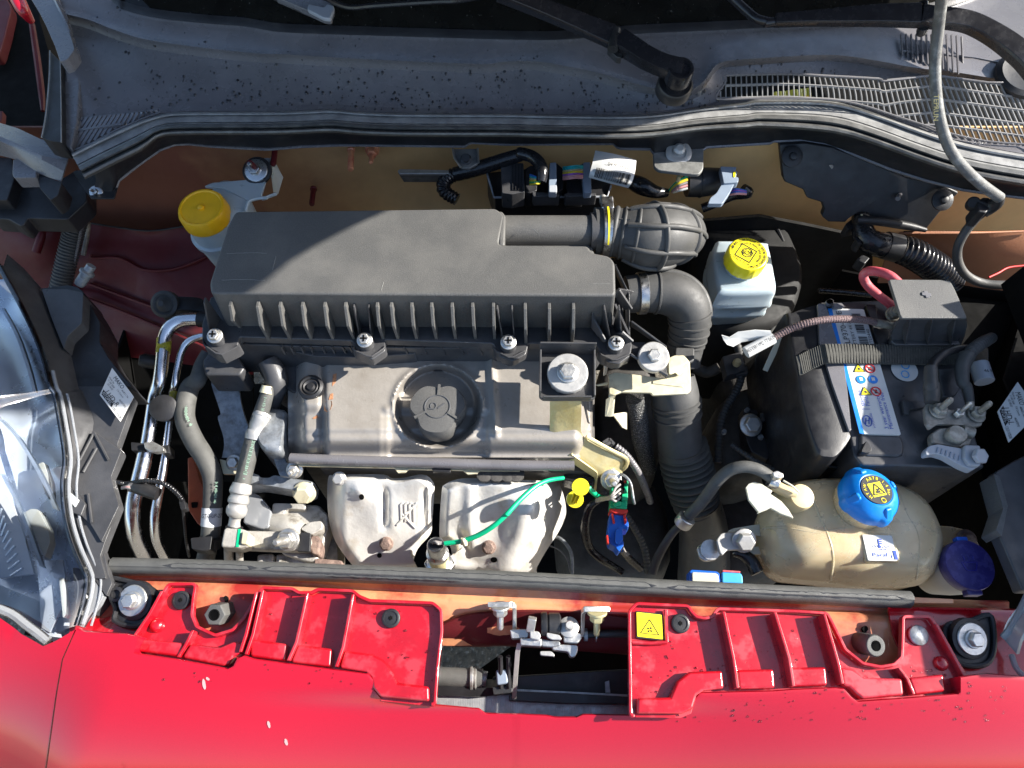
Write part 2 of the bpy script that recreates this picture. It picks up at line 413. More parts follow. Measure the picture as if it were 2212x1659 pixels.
def surf(mb, x, y, lift=0.):
    bv = BVHTree.FromPolygons([V(v) for v in mb.v], mb.f); d = (P(x, y, -.3) - CAM).normalized(); h = bv.ray_cast(CAM, d)
    return h[0] - d * lift if h[0] else P(x, y, -.05)
def clear_lens():
    m = bpy.data.materials.new('clear_lens'); m.use_nodes = True; t = m.node_tree; N = t.nodes; N.remove(N['Principled BSDF'])
    a = N.new('ShaderNodeBsdfTransparent'); g = N.new('ShaderNodeBsdfGlossy'); g.inputs['Roughness'].default_value = .04
    a.inputs[0].default_value = (.93, .95, .97, 1)
    lw = N.new('ShaderNodeFresnel'); lw.inputs[0].default_value = 2.1; mx = N.new('ShaderNodeMixShader')
    t.links.new(lw.outputs[0], mx.inputs[0]); t.links.new(a.outputs[0], mx.inputs[1]); t.links.new(g.outputs[0], mx.inputs[2])
    t.links.new(mx.outputs[0], N['Material Output'].inputs[0]); return m
M['clear_lens'] = clear_lens()
# ================================================================== setting
MB().grid([[V((-9, -9, -.80)), V((9, -9, -.80))], [V((-9, 9, -.80)), V((9, 9, -.80))]]).build('ground', M['asphalt'], kind='structure', smooth=0)
# ------------------------------------------------------------------ car body shell
body = thing('car_body', 'red car body around the open engine bay, with tan primer firewall and salmon front panel', 'car body', (0, .40, 0))
# firewall: near vertical sheet with a shallow dent and a lower shelf
fw = []
for k, (Y, z) in enumerate([(.372, .085), (.372, .02), (.366, -.03), (.345, -.075), (.31, -.10), (.295, -.16), (.29, -.30), (.25, -.5)]):
    row = []
    for i in range(61):
        X = -.95 + 1.9 * i / 60
        dent = .022 * math.exp(-((X + .10) / .13) ** 2) * sstep(.0, .06, .05 - z) * sstep(-.2, -.05, z)
        lf = max(sstep(-.12, -.24, X), sstep(.10, .18, X)); Y_ = Y + (.372 - Y) * lf
        row.append(V((X, Y_ + dent + (.05 * sstep(.38, .6, abs(X)) * 0), z)))
    fw.append(row)
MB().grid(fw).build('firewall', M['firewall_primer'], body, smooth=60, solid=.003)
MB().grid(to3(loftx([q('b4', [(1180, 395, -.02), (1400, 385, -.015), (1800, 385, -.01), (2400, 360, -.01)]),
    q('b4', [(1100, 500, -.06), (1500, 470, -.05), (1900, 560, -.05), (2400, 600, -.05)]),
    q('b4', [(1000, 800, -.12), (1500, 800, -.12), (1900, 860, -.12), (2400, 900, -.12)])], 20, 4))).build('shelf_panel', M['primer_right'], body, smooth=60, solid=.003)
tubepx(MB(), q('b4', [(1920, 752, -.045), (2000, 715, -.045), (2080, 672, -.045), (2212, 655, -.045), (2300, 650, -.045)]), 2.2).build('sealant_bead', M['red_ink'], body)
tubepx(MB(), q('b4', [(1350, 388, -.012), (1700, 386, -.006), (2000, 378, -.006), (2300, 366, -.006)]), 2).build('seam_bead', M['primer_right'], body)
matT = [(1240, 560), (1405, 556), (1420, 470), (1500, 474), (1640, 462), (1740, 481), (1830, 500), (1885, 508)]
MB().grid([[PYW(x, y, .330) for x, y in matT], [PYW(x, y + 6, .322) for x, y in matT], [PYW(x, 640, .318) for x, y in matT], [PYW(x, 800, .30) for x, y in matT]]).build('bulkhead_mat', M['void_soft'], body, solid=.004)
# left inner wing, three folds of dark red sheet with raised beads
rowsL = loftx([q('b1', [(330, 290, -.09), (700, 300, -.09), (1000, 340, -.09), (1250, 365, -.09), (1500, 330, -.09), (2100, 300, -.09)]),
    q('b1', [(330, 420, -.105), (760, 430, -.105), (1200, 450, -.105), (2100, 430, -.105)]),
    q('b1', [(320, 590, -.12), (760, 590, -.12), (1000, 595, -.122), (1200, 690, -.126), (1450, 680, -.126), (1700, 585, -.12), (2100, 560, -.12)]),
    q('b1', [(300, 810, -.16), (740, 810, -.16), (1000, 900, -.165), (1350, 1020, -.165), (2100, 1200, -.16)]),
    q('b1', [(300, 935, -.17), (750, 935, -.17), (1050, 1050, -.175), (1340, 1170, -.18), (2100, 1420, -.18)]),
    q('b1', [(260, 1400, -.24), (750, 1390, -.24), (1300, 1440, -.24), (2100, 1560, -.24)])], 46, 4)
MB().grid(to3(loftx([q('b1', [(260, 1395, -.241), (750, 1385, -.241), (1300, 1435, -.241), (2100, 1555, -.241)]), q('c1', [(100, 800, -.42), (750, 900, -.42), (1300, 900, -.42), (2100, 900, -.42)])], 10, 3))).build('wing_void_liner', M['void'], body, solid=.003)  # near-black sheet; the deep bay's darkness is put into its colour
MB().grid(to3(rowsL)).build('inner_wing', M['red_inner'], body, smooth=60, solid=.003)
for pl in ([(755, 560, -.113), (775, 592, -.117), (990, 592, -.118), (1200, 688, -.122), (1450, 680, -.122), (1710, 582, -.116)],
           [(745, 805, -.155), (1000, 900, -.16), (1330, 1018, -.16), (1500, 1075, -.16)],
           [(735, 930, -.165), (1050, 1050, -.17), (1340, 1172, -.175), (1700, 1330, -.175)]):
    tubepx(MB(), q('b1', pl), 3.2).build('bead', M['red_inner'], body)
tubepx(MB(), q('b1', [(735, 300, -.085), (1000, 342, -.085), (1250, 366, -.085), (1520, 330, -.085)]), 2.0).build('seam_bead', M['black_plastic'], body)
MB().grid(to3(loftx([q('b1', [(-200, 250, -.05), (200, 250, -.05), (590, 260, -.07)]), q('b1', [(-200, 500, -.10), (250, 470, -.075), (560, 500, -.10)]),
    q('b1', [(-200, 860, -.16), (200, 860, -.15), (480, 860, -.15)])], 16, 4))).build('strut_panel', M['red_inner'], body, smooth=60, solid=.003)
tubepx(MB(), q('b1', [(370, 310, -.066), (340, 420, -.072), (300, 540, -.086)]), 9).build('bead', M['red_inner'], body)
# right inner wing, black liner, bay walls and floor
for nm, pts in (('wing_void_liner', [tuple(P(*q1('b4', 700, 700), -.14)), tuple(P(*q1('b4', 1150, 790), -.118)), tuple(P(*q1('b4', 1600, 815), -.117)), tuple(P(*q1('b4', 1900, 858), -.117)), tuple(P(*q1('b4', 2250, 890), -.117)), (.70, .05, -.08), (.68, -.28, -.03)]), ('bay_side', [(-.64, .33, -.2), (-.66, .0, -.2), (-.66, -.28, -.2)])):
    MB().grid([[V(p) for p in pts], [V((p[0], p[1], -.25 if nm == 'wing_void_liner' else -.4)) for p in pts], [V((p[0], p[1], -.60)) for p in pts]]).build(nm, M['void'], body, solid=.004)
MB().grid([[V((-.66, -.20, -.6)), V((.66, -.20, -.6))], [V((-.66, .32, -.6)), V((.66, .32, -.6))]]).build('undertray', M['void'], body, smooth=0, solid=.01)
MB().box(V((.88, .12, -.15)), (.21, 0, 0), (0, .30, 0), (0, 0, .008)).build('wing_void_liner', M['void'], body)
# slam panel: salmon primed front cross panel with pockets
sl = loftx([[(200, 1222, .012), (547, 1235, .012), (1100, 1258, .012), (1560, 1278, .012), (2060, 1298, .010), (2180, 1300, .008)],
    [(200, 1250, .004), (547, 1255, .002), (800, 1272, .0), (1010, 1282, .0), (1230, 1300, .0), (1560, 1310, .0), (2060, 1325, .0), (2180, 1330, .0)],
    [(200, 1268, .008), (380, 1272, .01), (547, 1275, .008), (800, 1288, .006), (960, 1300, .002), (1180, 1318, .0), (1400, 1322, .004), (1800, 1335, .008), (2060, 1340, .01), (2180, 1345, .01)],
    [(190, 1330, .010), (450, 1330, .012), (700, 1340, .010), (950, 1350, -.01), (1150, 1360, -.02), (1400, 1350, -.01), (1560, 1370, .006), (1900, 1400, .012), (2180, 1410, .012)],
    [(180, 1385, .012), (450, 1385, .010), (700, 1380, .002), (960, 1395, -.035), (1110, 1391, -.04), (1370, 1405, -.03), (1560, 1430, .0), (1900, 1440, .008), (2212, 1450, .012)]], 80, 4)
MB().grid(to3(sl)).build('slam_panel', M['slam_primer'], body, smooth=60, solid=.003)
MB().grid(to3(loftx([[(150, 1345, .014), (260, 1330, .014), (330, 1330, .014)], [(150, 1368, .016), (260, 1362, .016), (320, 1362, .016)], [(150, 1400, .014), (260, 1400, .014), (330, 1400, .014)]], 8, 3))).build('corner_panel', M['red_wet'], body, solid=.003)
MB().grid(to3(loftx([q('d4', [(1090, 400, .018), (1600, 410, .018), (2300, 420, .018)]), q('d4', [(1100, 470, .014), (1600, 470, .014), (2300, 500, .014)]),
    q('d4', [(1160, 700, .016), (1600, 720, .016), (2300, 700, .02)]), q('d4', [(1400, 1000, .02), (1800, 1000, .02), (2300, 1000, .02)])], 12, 3))).build('corner_panel', M['red_wet'], body, solid=.003)
prismpx(MB(), q('d4', [(1275, 305), (1630, 322), (1632, 360), (1275, 356)]), .026, .004).build('flange', M['slam_primer'], body, bevel=.001)
MB().grid(to3(loftx([[(955, 1352, -.004), (1010, 1330, .0015), (1110, 1322, .0015), (1240, 1322, .0015), (1372, 1338, .001)], [(955, 1372, -.018), (1110, 1352, -.016), (1372, 1366, -.012)], [(955, 1388, -.036), (1040, 1390, -.036), (1110, 1389, -.036), (1372, 1408, -.03)], [(955, 1396, -.045), (1040, 1398, -.045), (1110, 1397, -.045), (1372, 1416, -.04)]], 30, 4))).build('cross_panel', M['red_inner'], body, smooth=60, solid=.003)
MB().rings([[P(960, 1500, -.16), P(1110, 1392, -.13), P(1372, 1408, -.13), P(1372, 1545, -.16)], [P(960, 1500, -.17), P(1110, 1392, -.14), P(1372, 1408, -.14), P(1372, 1545, -.17)]]).build('grille_cavity', M['void'], body)
# keyhole slots in the salmon panel
for t, x, y, rx, ry in (('d1', 1872, 322, 17, 27), ('d4', 896, 575, 24, 30)):
    pts = [(x + rx * cos(a) * (1 if sin(a) < .2 else .7), y + ry * sin(a)) for a in [2 * pi * k / 18 for k in range(18)]]
    prismpx(MB(), q(t, pts), .0145, .004).build('slot', M['void'], body)
# weld studs and nuts on the firewall
def wstud(t, x0, y0, x1, y1, r, mat):
    a = q1(t, x0, y0); bq = q1(t, x1, y1); pa = PYW(a[0], a[1], .366); pb = PYW(bq[0], bq[1], .325)
    MB().lathe(pa, pb - pa, [(r * 1.3, 0), (r * 1.3, .003), (r, .004), (r, (pb - pa).length - .002), (r * .75, (pb - pa).length)], 12).build('weld_stud', M[mat], body)
wstud('a2', 182, 1215, 165, 1368, .0042, 'red_inner'); wstud('a2', 812, 1240, 806, 1410, .0046, 'slam_primer'); wstud('b2', 500, 15, 484, 150, .0042, 'red_inner')
a = q1('a2', 988, 1240); bq = q1('a2', 976, 1335); pa = PYW(a[0], a[1], .366); pb = PYW(bq[0], bq[1], .335)
MB().hexbolt(pa, pb - pa, .008, .016, .0105, .024).build('weld_nut', M['slam_primer'], body, bevel=.0006)
# dark door-side structure at the far left
prismpx(MB(), q('a1', [(-250, -250), (300, -250), (330, 170), (400, 420), (390, 900), (330, 1150), (-250, 1100)]), .0, .05).build('wing_cavity', M['void'], body)
tubepx(MB(), q('a1', [(265, 200, .07), (310, 500, .05), (345, 780, .03), (355, 920, .02)]), [6, 7, 6.5, 4], n=8).build('wing_flange', M['red_inner'], body)
tubepx(MB(), q('a1', [(120, -60, .12), (190, 80, .11), (262, 180, .09)]), [16, 14, 7], n=10).build('wing_flange', M['red_paint'], body)
prismpx(MB(), q('a1', [(-150, -60), (30, -60), (95, 60), (40, 290), (-10, 460), (-150, 460)]), .03, .02, 8).build('wing_flange', M['red_inner'], body, bevel=.003)
prismpx(MB(), q('a1', [(-60, 920), (22, 920), (15, 990), (-10, 1040), (-60, 1040)]), .06, .01).build('wing_flange', M['red_inner'], body, bevel=.001)

# ------------------------------------------------------------------ windscreen
wsE = [(120, -120, .19), (245, 0, .172)] + q('a1', [(1050, 70, .168), (1300, 130, .166), (1700, 175, .165), (2000, 198, .165)]) + \
    q('a2', [(0, 212, .165), (250, 250, .165), (850, 272, .165), (1500, 292, .165), (2212, 312, .165)]) + q('a3', [(500, 308, .165), (1060, 262, .165), (1600, 238, .165)]) + \
    q('a4', [(0, 215, .165), (500, 190, .165), (1100, 140, .166), (1580, 40, .17), (1900, -70, .175), (2300, -220, .19)])
e3 = cr3(pts3(wsE), 4)
scr = thing('windscreen', 'dark dusty windscreen glass above the grey scuttle panel', 'windscreen', tuple(P(1106, 60, .17)))
MB().grid([e3, [p + V((0, .16, .105)) for p in e3], [p + V((0, .45, .31)) for p in e3]]).build('glass', M['screen_glass'], scr, solid=.005)
MB().grid([[p + V((0, -.004, .0)) for p in e3], [p + V((0, 0, .0035)) for p in e3], [p + V((0, .006, .006)) for p in e3]]).build('edge_trim', M['black_plastic'], scr, solid=.002)

# ------------------------------------------------------------------ scuttle (cowl) panel
K1 = [(w[0], w[1] + 1.5, w[2] - .001) for w in wsE if w[0] > 100]
K1[0] = q1('a1', 480, -80) + (.178,)
K2 = q('a1', [(520, 110, .166), (740, 165, .160), (930, 240, .158), (1200, 325, .157), (1600, 385, .156), (2100, 440, .156)]) + \
     q('a2', [(250, 450, .156), (700, 478, .156), (1300, 508, .156), (1900, 530, .156)]) + q('a3', [(0, 510, .156), (250, 510, .157), (480, 545, .157), (700, 590, .153), (1000, 672, .148), (1250, 740, .146), (1450, 765, .146), (1620, 690, .149), (1750, 530, .157), (1950, 495, .159)]) + \
     q('a4', [(0, 485, .160), (600, 455, .160), (1000, 505, .158), (1300, 560, .153), (1650, 600, .150), (2000, 655, .15), (2300, 690, .15)])
K3 = [(p[0], p[1] + 9, p[2] - .012) for p in K2]
K3b = [(p[0], p[1] + (20 if p[0] < 1400 else 14), p[2] - .020) for p in K2]
K5 = q('a1', [(595, 1250, .112), (850, 1130, .112), (1100, 1020, .112), (1300, 955, .112), (1500, 926, .112), (2212, 922, .112)]) + q('a2', [(400, 915, .112), (650, 905, .112), (900, 925, .112), (1300, 937, .112), (2100, 940, .112)]) + \
     q('a3', [(200, 945, .112), (900, 955, .112), (1250, 940, .112), (1600, 890, .112), (2000, 845, .112)]) + q('a4', [(0, 830, .112), (400, 825, .112), (700, 850, .112), (1000, 940, .112), (1300, 1050, .112), (1600, 1150, .112), (1900, 1220, .112), (2300, 1290, .112)])
def midc(f, z, dy=0):
    out = []
    for i in range(60):
        t = i / 59; A = K3b; B = K5
        xa = A[0][0] + (A[-1][0] - A[0][0]) * t; xb = B[0][0] + (B[-1][0] - B[0][0]) * t
        pa = interp(A, xa); pb = interp(B, xb); x = pa[0] + (pb[0] - pa[0]) * f
        out.append((x, pa[1] + (pb[1] - pa[1]) * f, pa[2] + (.112 - pa[2]) * z))
    return out
crv = [K1, [(p[0], p[1] + 12, p[2] - .004) for p in K1], [(p[0], p[1] - 12, p[2] - .001) for p in K2], K2, K3, K3b, midc(.35, .40), midc(.65, .72), midc(.88, .96), K5]
rowsC = loftx(crv, 230)
fine = []
for i in range(len(rowsC) - 1):
    n = 3 if i in (5, 6, 7, 8) else 2
    if i in (5, 6, 7): n = 12
    if i == 8: n = 6
    for k in range(n): fine.append([tuple(a + (b - a) * k / n for a, b in zip(p, r)) for p, r in zip(rowsC[i], rowsC[i + 1])])
fine.append(rowsC[-1])
GR = q('a3', [(1740, 815), (1810, 690), (1830, 622), (2212, 612)]) + q('a4', [(30, 612), (300, 612), (560, 630), (760, 640), (1010, 655), (1050, 672), (1250, 650), (1420, 630), (1530, 632), (1900, 682), (2290, 735),
      (2290, 1200), (2212, 1195), (1900, 1170), (1620, 1110), (1460, 1060), (1130, 955), (900, 880), (690, 835), (450, 818), (0, 815)]) + q('a3', [(2000, 815)])
GL = q('a1', [(680, 978), (1000, 945), (1300, 915), (1330, 928), (1180, 985), (960, 1080), (760, 1190), (625, 1240), (600, 1228)])
cow = thing('windscreen_cowl', 'grey plastic scuttle panel with two slotted vents below the windscreen', 'scuttle panel', tuple(P(1106, 180, .13)))
c3 = to3(fine); mb = MB(); n = len(c3[0]); mb.v = [tuple(p) for r in c3 for p in r]
for i in range(len(c3) - 1):
    for j in range(n - 1):
        ctr = tuple(sum(fine[a][b][k] for a, b in ((i, j), (i, j + 1), (i + 1, j), (i + 1, j + 1))) / 4 for k in (0, 1))
        if inside(ctr, GR) or inside(ctr, GL): continue
        mb.f.append((i * n + j, i * n + j + 1, (i + 1) * n + j + 1, (i + 1) * n + j))
mb.build('panel_skin', M['cowl_plastic'], cow, smooth=50, solid=.0025)
COWL3 = c3; COWLP = fine
# find the height of the scuttle under a pixel by nearest grid point
_cg = [(p[0], p[1], p[2]) for r in fine[::2] for p in r[::3]]
def cowl_z(x, y): return min(_cg, key=lambda p: (p[0] - x) ** 2 + (p[1] - y) ** 2)[2]
# right vent: fine grid of bars, more oblique towards the right
gtop = q('a3', [(1810, 622), (2212, 610)]) + q('a4', [(100, 610), (300, 612), (560, 628), (760, 638), (1010, 652), (1050, 668), (1250, 648), (1420, 630), (1530, 632), (1900, 682), (2300, 735)])
bars = MB(); x = 1545.0
def gz(x, y): return .112 + .040 * sstep(310, 150, y) * 1.0 + .004
def inG(x, y): return inside((x, y), GR)
while x < 2262:
    lean = .02 + .42 * sstep(1660, 2150, x); run = []; y = 158.0
    for k in range(120):
        yy = 158 + k * 1.6; xx = x + (yy - 165) * lean + 5 * sin((yy - 170) / 22) * sstep(1740, 1790, x) * sstep(1900, 1850, x)
        if inG(xx, yy): run.append((xx, yy))
    if len(run) > 4:
        pr = [P(a, b, gz(a, b)) for a, b in run]
        st = pr[::6] + [pr[-1]]
        rs = []
        for p in st:
            w = .00062; h = .0026; rs.append([p + V((-w, 0, 0)), p + V((w, 0, 0)), p + V((w, 0, -h)), p + V((-w, 0, -h))])
        bars.rings(rs)
    x += 11.3
for f in (.0, .17, .38, .60, .80, 1.):
    run = []
    for k in range(160):
        xx = 1545 + 720 * k / 159
        yt = interp(gtop, xx)[1]; yb = yt + 26 + 105 * sstep(1600, 2150, xx) * 1.05 + 30
        yy = yt + (175 * sstep(1500, 2212, xx) * 1. + 0 if False else 132) * f * (1 if True else 1) - 1 + 8 * sin((xx - 1800) / 60) * sstep(1760, 1800, xx) * sstep(1960, 1900, xx) * f
        ok = inG(xx, yy + (2 if f == 0 else 0))
        if ok: run.append(P(xx, yy, gz(xx, yy)))
        if (not ok or k == 159) and len(run) > 3:
            rs = [[p + V((0, -.0009, .0004)), p + V((0, .0009, .0004)), p + V((0, .0009, -.0028)), p + V((0, -.0009, -.0028))] for p in run]; bars.rings(rs); run = []
        elif not ok: run = []
bars.build('vent_grille', M['grille_plastic_lit'], cow, smooth=30, kind='stuff')
rim = [P(a, b, gz(a, b) + .001) for a, b in cr([p[:2] for p in GR], 3, True)]
MB().tube(rim + rim[:1], .0013, 6).build('vent_rim', M['cowl_plastic'], cow)
bars = MB()
for k in range(17):
    f = k / 16; a = (695 + 610 * f, 972 - 58 * f); d = (a[0] - (200 - 40 * f), a[1] + 300)
    run = [(a[0] + (d[0] - a[0]) * t / 30, a[1] + (d[1] - a[1]) * t / 30) for t in range(31)]
    run = [r for r in q('a1', run) if inside(r, GL)]
    if len(run) > 1: bars.bar(P(*run[0], .122), P(*run[-1], .116), .0042, .004)
bars.bar(P(*q1('a1', 650, 1085), .120), P(*q1('a1', 1010, 1035), .120), .0035, .004)
bars.build('vent_grille', M['cowl_plastic'], cow, kind='stuff')
rim = [P(a, b, .121) for a, b in GL]; MB().tube(rim + rim[:1], .0012, 6).build('vent_rim', M['cowl_plastic'], cow)
# second upper vent: upright ribs on the shelf by the wiper pivot
bars = MB()
for k in range(21):
    xx = 1190 + 42 * k; y0 = 285 + 6 * max(0, k - 9) + (14 * max(0, k - 13)); y1 = 462 + 14.5 * k
    if y1 - y0 < 40: continue
    r = q('a4', [(xx, y0), (xx + 14, y1)]); bars.bar(P(*r[0], cowl_z(*r[0]) + .0022), P(*r[1], cowl_z(*r[1]) + .0022), .0016, .003)
r = q('a4', [(1185, 425), (1500, 450), (1800, 480), (2000, 520)])
for a, b in zip(r, r[1:]): bars.bar(P(*a, cowl_z(*a) + .003), P(*b, cowl_z(*b) + .003), .0016, .003)
bars.build('vent_grille', M['cowl_plastic'], cow, kind='stuff')
# void box of the air intake under the panel
MB().box(V((.50, .515, .02)), (.55, 0, 0), (0, .12, 0), (0, 0, .004)).build('intake_floor', M['void'], cow)
MB().box(V((-.40, .42, .085)), (.14, 0, 0), (0, .04, 0), (0, 0, .003)).build('intake_floor', M['void'], cow)
mb = MB()
for k in range(9):
    a = q1('a4', 150 + 34 * k, 775 - 4 * k); mb.cyl(P(a[0], a[1], .085), P(a[0] + 2, a[1] + 16, .085), .0035, n=8)
mb.build('yellow_sleeve', M['lemon'], cow)
# left end upright of the scuttle
mb = MB(); prismpx(mb, q('a1', [(245, -30), (430, -30), (470, 40), (530, 140), (600, 340), (618, 410), (560, 492), (500, 512), (455, 380), (380, 210), (330, 110)]), .175, .02, 5)
mb.build('end_seal', M['cowl_plastic'], cow, bevel=.004, seg=3)
MB().grid([pts3(q('a1', [(440, -40, .178), (500, 80, .182), (560, 200, .178), (612, 370, .168)])), pts3(q('a1', [(470, -40, .176), (545, 100, .172), (590, 220, .168), (632, 380, .158)]))]).build('end_flap', M['cowl_plastic'], cow, solid=.003)
mb = MB(); prismpx(mb, q('a1', [(412, 420), (500, 505), (506, 800), (510, 1180), (420, 1170), (340, 1140), (375, 960), (405, 650)]), .14, .03, 5)
mb.build('end_upright', M['black_plastic'], cow, bevel=.003)
tubepx(MB(), q('a1', [(414, 420, .143), (408, 650, .143), (378, 960, .143), (345, 1140, .142)]), 1.6, n=6).build('end_edge', M['seal_rubber'], cow)
tubepx(MB(), q('a1', [(500, 505, .143), (506, 850, .143), (508, 1180, .142)]), 1.3, n=6).build('end_edge', M['seal_rubber'], cow)
# fill behind: side face between upright and skin
mb = MB(); prismpx(mb, q('a1', [(500, 505), (640, 420), (660, 700), (640, 1000), (590, 1230), (505, 1185)]), .128, .03); mb.build('end_web', M['cowl_plastic'], cow, bevel=.002)

# water droplets on the scuttle
mb = MB()
for k in range(760):
    i = random.randrange(2, len(c3) - 3); j = random.randrange(6, int(n * .80))
    fx, fy = fine[i][j][:2]
    if inside((fx, fy), GR) or inside((fx, fy), GL) or fx > 2100 or fx < 190: continue
    if random.random() > .25 + .75 * sstep(120, 225, fy) and fy < 200 and random.random() < .6: continue
    p = c3[i][j]; nn = (c3[i][j + 1] - p).cross(c3[i + 1][j] - p).normalized()
    if nn.z < 0: nn = -nn
    r = random.choice((.0005, .0006, .0008, .0009, .0011, .0015, .0022)); x_, y_, z_ = basis(nn)
    p = p + x_ * random.uniform(-.004, .004)
    dn = (V((0, -.8, -.6)) - nn * nn.dot(V((0, -.8, -.6)))).normalized(); n0 = len(mb.v); mb.lathe(p + nn * .0002, nn, [(r, 0), (r * .8, r * .38), (r * .3, r * .52)], 8); st_ = random.uniform(1., 2.3) if r < .0016 else random.uniform(.8, 1.5)
    mb.v[n0:] = [tuple(V(v) + dn * ((V(v) - p).dot(dn) * (st_ - 1))) for v in mb.v[n0:]]
mb.build('water_droplets', M['water_dark'], kind='stuff', smooth=80, label='scattered rain droplets on the grey scuttle panel', cat='water droplets')

# ------------------------------------------------------------------ bonnet seal
TS = q('a1', [(588, 1268), (800, 1160), (1100, 1022), (1300, 958), (1500, 930), (2212, 926)]) + q('a2', [(400, 918), (650, 908), (900, 928), (1300, 940), (2100, 943)]) + \
     q('a3', [(200, 948), (900, 958), (1250, 943), (1600, 893), (2000, 848)]) + q('a4', [(0, 833), (400, 828), (700, 855), (1000, 945), (1300, 1055), (1600, 1155), (1900, 1226), (2400, 1310)])
prof = [(0, .112), (2, .125), (4, .131), (7, .129), (8, .125), (12, .1265), (22, .126), (23.5, .124), (26, .131), (29, .135), (33, .135), (36, .131), (37, .126), (39, .130), (42, .134), (46, .132), (49, .126), (50, .112)]
def offs(dy, z):
    out = []
    for p in TS:
        s = 1.15 if p[0] < 330 else (1. if p[0] < 1400 else 1. + .38 * sstep(1450, 1850, p[0])); sl_ = 0
        if p[0] < 340: sl_ = dy * .62 * sstep(345, 260, p[0])
        out.append((p[0] + sl_, p[1] + dy * s, z))
    return out
sea = thing('bonnet_seal', 'ribbed grey rubber bonnet seal running along the front edge of the scuttle', 'rubber seal', tuple(P(1106, 270, .12)))
rs = to3(loftx([offs(*a) for a in prof], 120))
MB().grid(rs[:9]).build('flat_flange', M['seal_rubber'], sea, smooth=30)  # lighter rubber than the bulb; the flange's sunlit look put into colour
MB().grid(rs[8:]).build('hollow_bulb', M['bulb_rubber'], sea, smooth=50)
SEALROWS = [offs(*a) for a in prof]
# ------------------------------------------------------------------ black tray below the seal
trt = thing('scuttle_tray', 'black plastic tray edge under the bonnet seal, above the firewall', 'plastic tray', tuple(P(1106, 310, .08)))
lowE = q('a1', [(760, 1640, .06), (940, 1640, .06), (975, 1515, .068), (1080, 1430, .07), (1200, 1340, .07), (1330, 1250, .07), (1450, 1208, .07), (1560, 1202, .07), (1750, 1222, .07), (2212, 1248, .07)]) + \
    q('a2', [(400, 1225, .07), (720, 1212, .07), (1000, 1214, .07), (1770, 1222, .07), (1790, 1190, .07)]) + q('a3', [(0, 1206, .07), (895, 1200, .07), (925, 1240, .07), (1195, 1246, .07), (1215, 1290, .07), (1630, 1250, .07), (1660, 1228, .07), (2212, 1195, .07)]) + \
    q('a4', [(0, 1185, .07), (350, 1172, .07), (560, 1205, .07), (800, 1290, .07), (1100, 1410, .07), (1400, 1505, .07), (1700, 1582, .07), (2000, 1625, .07), (2350, 1665, .07)])
topE = [(p[0], p[1] - 3, .118) for p in offs(48, .118)]
topE[0] = q1('a1', 700, 1400) + (.112,)
def resX(pl, xs): return [interp(pl, x) for x in xs]
lowS = lowE
xs = [200 + (2290 - 200) * k / 260 for k in range(261)]
A = resX(sorted(topE), xs); B = resX(lowS, xs)
MB().grid([pts3(A), [V((a.x, a.y, a.z)) + (b - a) * .5 + V((0, .01, -.004)) for a, b in zip(pts3(A), pts3(B))], pts3(B)]).build('tray_face', M['black_plastic'], trt, smooth=60, solid=.003)
MB().tube([P(b[0], b[1] - 2, b[2] + .002) for b in B[5:]], .0022, 6).build('tray_lip', M['cowl_plastic'], trt)
mb = MB(); prismpx(mb, q('a1', [(600, 1420), (720, 1400), (985, 1505), (945, 1645), (752, 1645), (690, 1560)]), .068, .003, 4); mb.build('end_tab', M['black_plastic'], trt, bevel=.001)
MB().hexbolt(P(*q1('a1', 800, 1595), .068), V((.1, -.5, .8)), .0045, .008, .009, .012).build('bolt', M['steel'], trt, bevel=.0004)
# black shield covering the air intake at the right
shd = thing('intake_shield', 'black moulded shield with two clip heads under the seal, right of the tan firewall', 'plastic shield', tuple(P(1850, 400, .03)))
SH = [(1683, 311, .072), (1686, 330, .065), (1691, 385, .035), (1696, 394, .03), (1737, 411, .025), (1743, 428, .02), (1776, 438, .018), (1781, 455, .005), (1775, 468, .0), (1790, 480, -.004), (1826, 481, -.004), (1845, 462, .002), (1880, 470, .0), (1930, 478, -.002), (1960, 485, -.004), (1998, 500, -.008), (2030, 460, .015), (2072, 416, .04), (2040, 402, .052), (1960, 383, .06), (1880, 350, .07), (1800, 318, .075), (1740, 308, .075)]
mb = MB(); r3 = pts3(SH); mb.prism(r3, V((0, .012, -.004))); mb.build('shield_plate', M['black_plastic'], shd, bevel=.0025)
for x0, y0, x1, y1 in ((400, 1190, 395, 1480), (395, 1485, 715, 1605)):
    a = q1('a4', x0, y0); b = q1('a4', x1, y1)
    MB().tube([P(a[0], a[1], .071 if y0 < 1300 else .036), P(b[0], b[1], .036 if y0 < 1300 else .026)], .0016, 6).build('moulded_rib', M['black_plastic'], shd)
for t, x, y, z in (('a4', 285, 1300, .064), ('b4', 1530, 112, .045)):
    MB().lathe(P(*q1(t, x, y), z), V((0, -.6, .8)), [(.015, 0), (.015, .003), (.010, .005), (.006, .005), (.005, .009), (.002, .010)], 20).build('clip_head', M['black_plastic'], shd)
for t, x0, y0, x1, y1 in (('a4', 650, 1310, 610, 1385), ('b4', 1190, 45, 1165, 100)):
    pa = P(*q1(t, x0, y0), .055 if t == 'a4' else .035); pb = P(*q1(t, x1, y1), .06 if t == 'a4' else .04)
    MB().cyl(pa, pb, .0035, n=10).build('spigot', M['cowl_plastic'], shd)
tubepx(MB(), [(1850, 475, .008), (1900, 478, .006), (1960, 488, .0), (2000, 497, -.004)], [9, 10, 9, 5], n=10).build('moulded_rib', M['black_plastic'], shd)

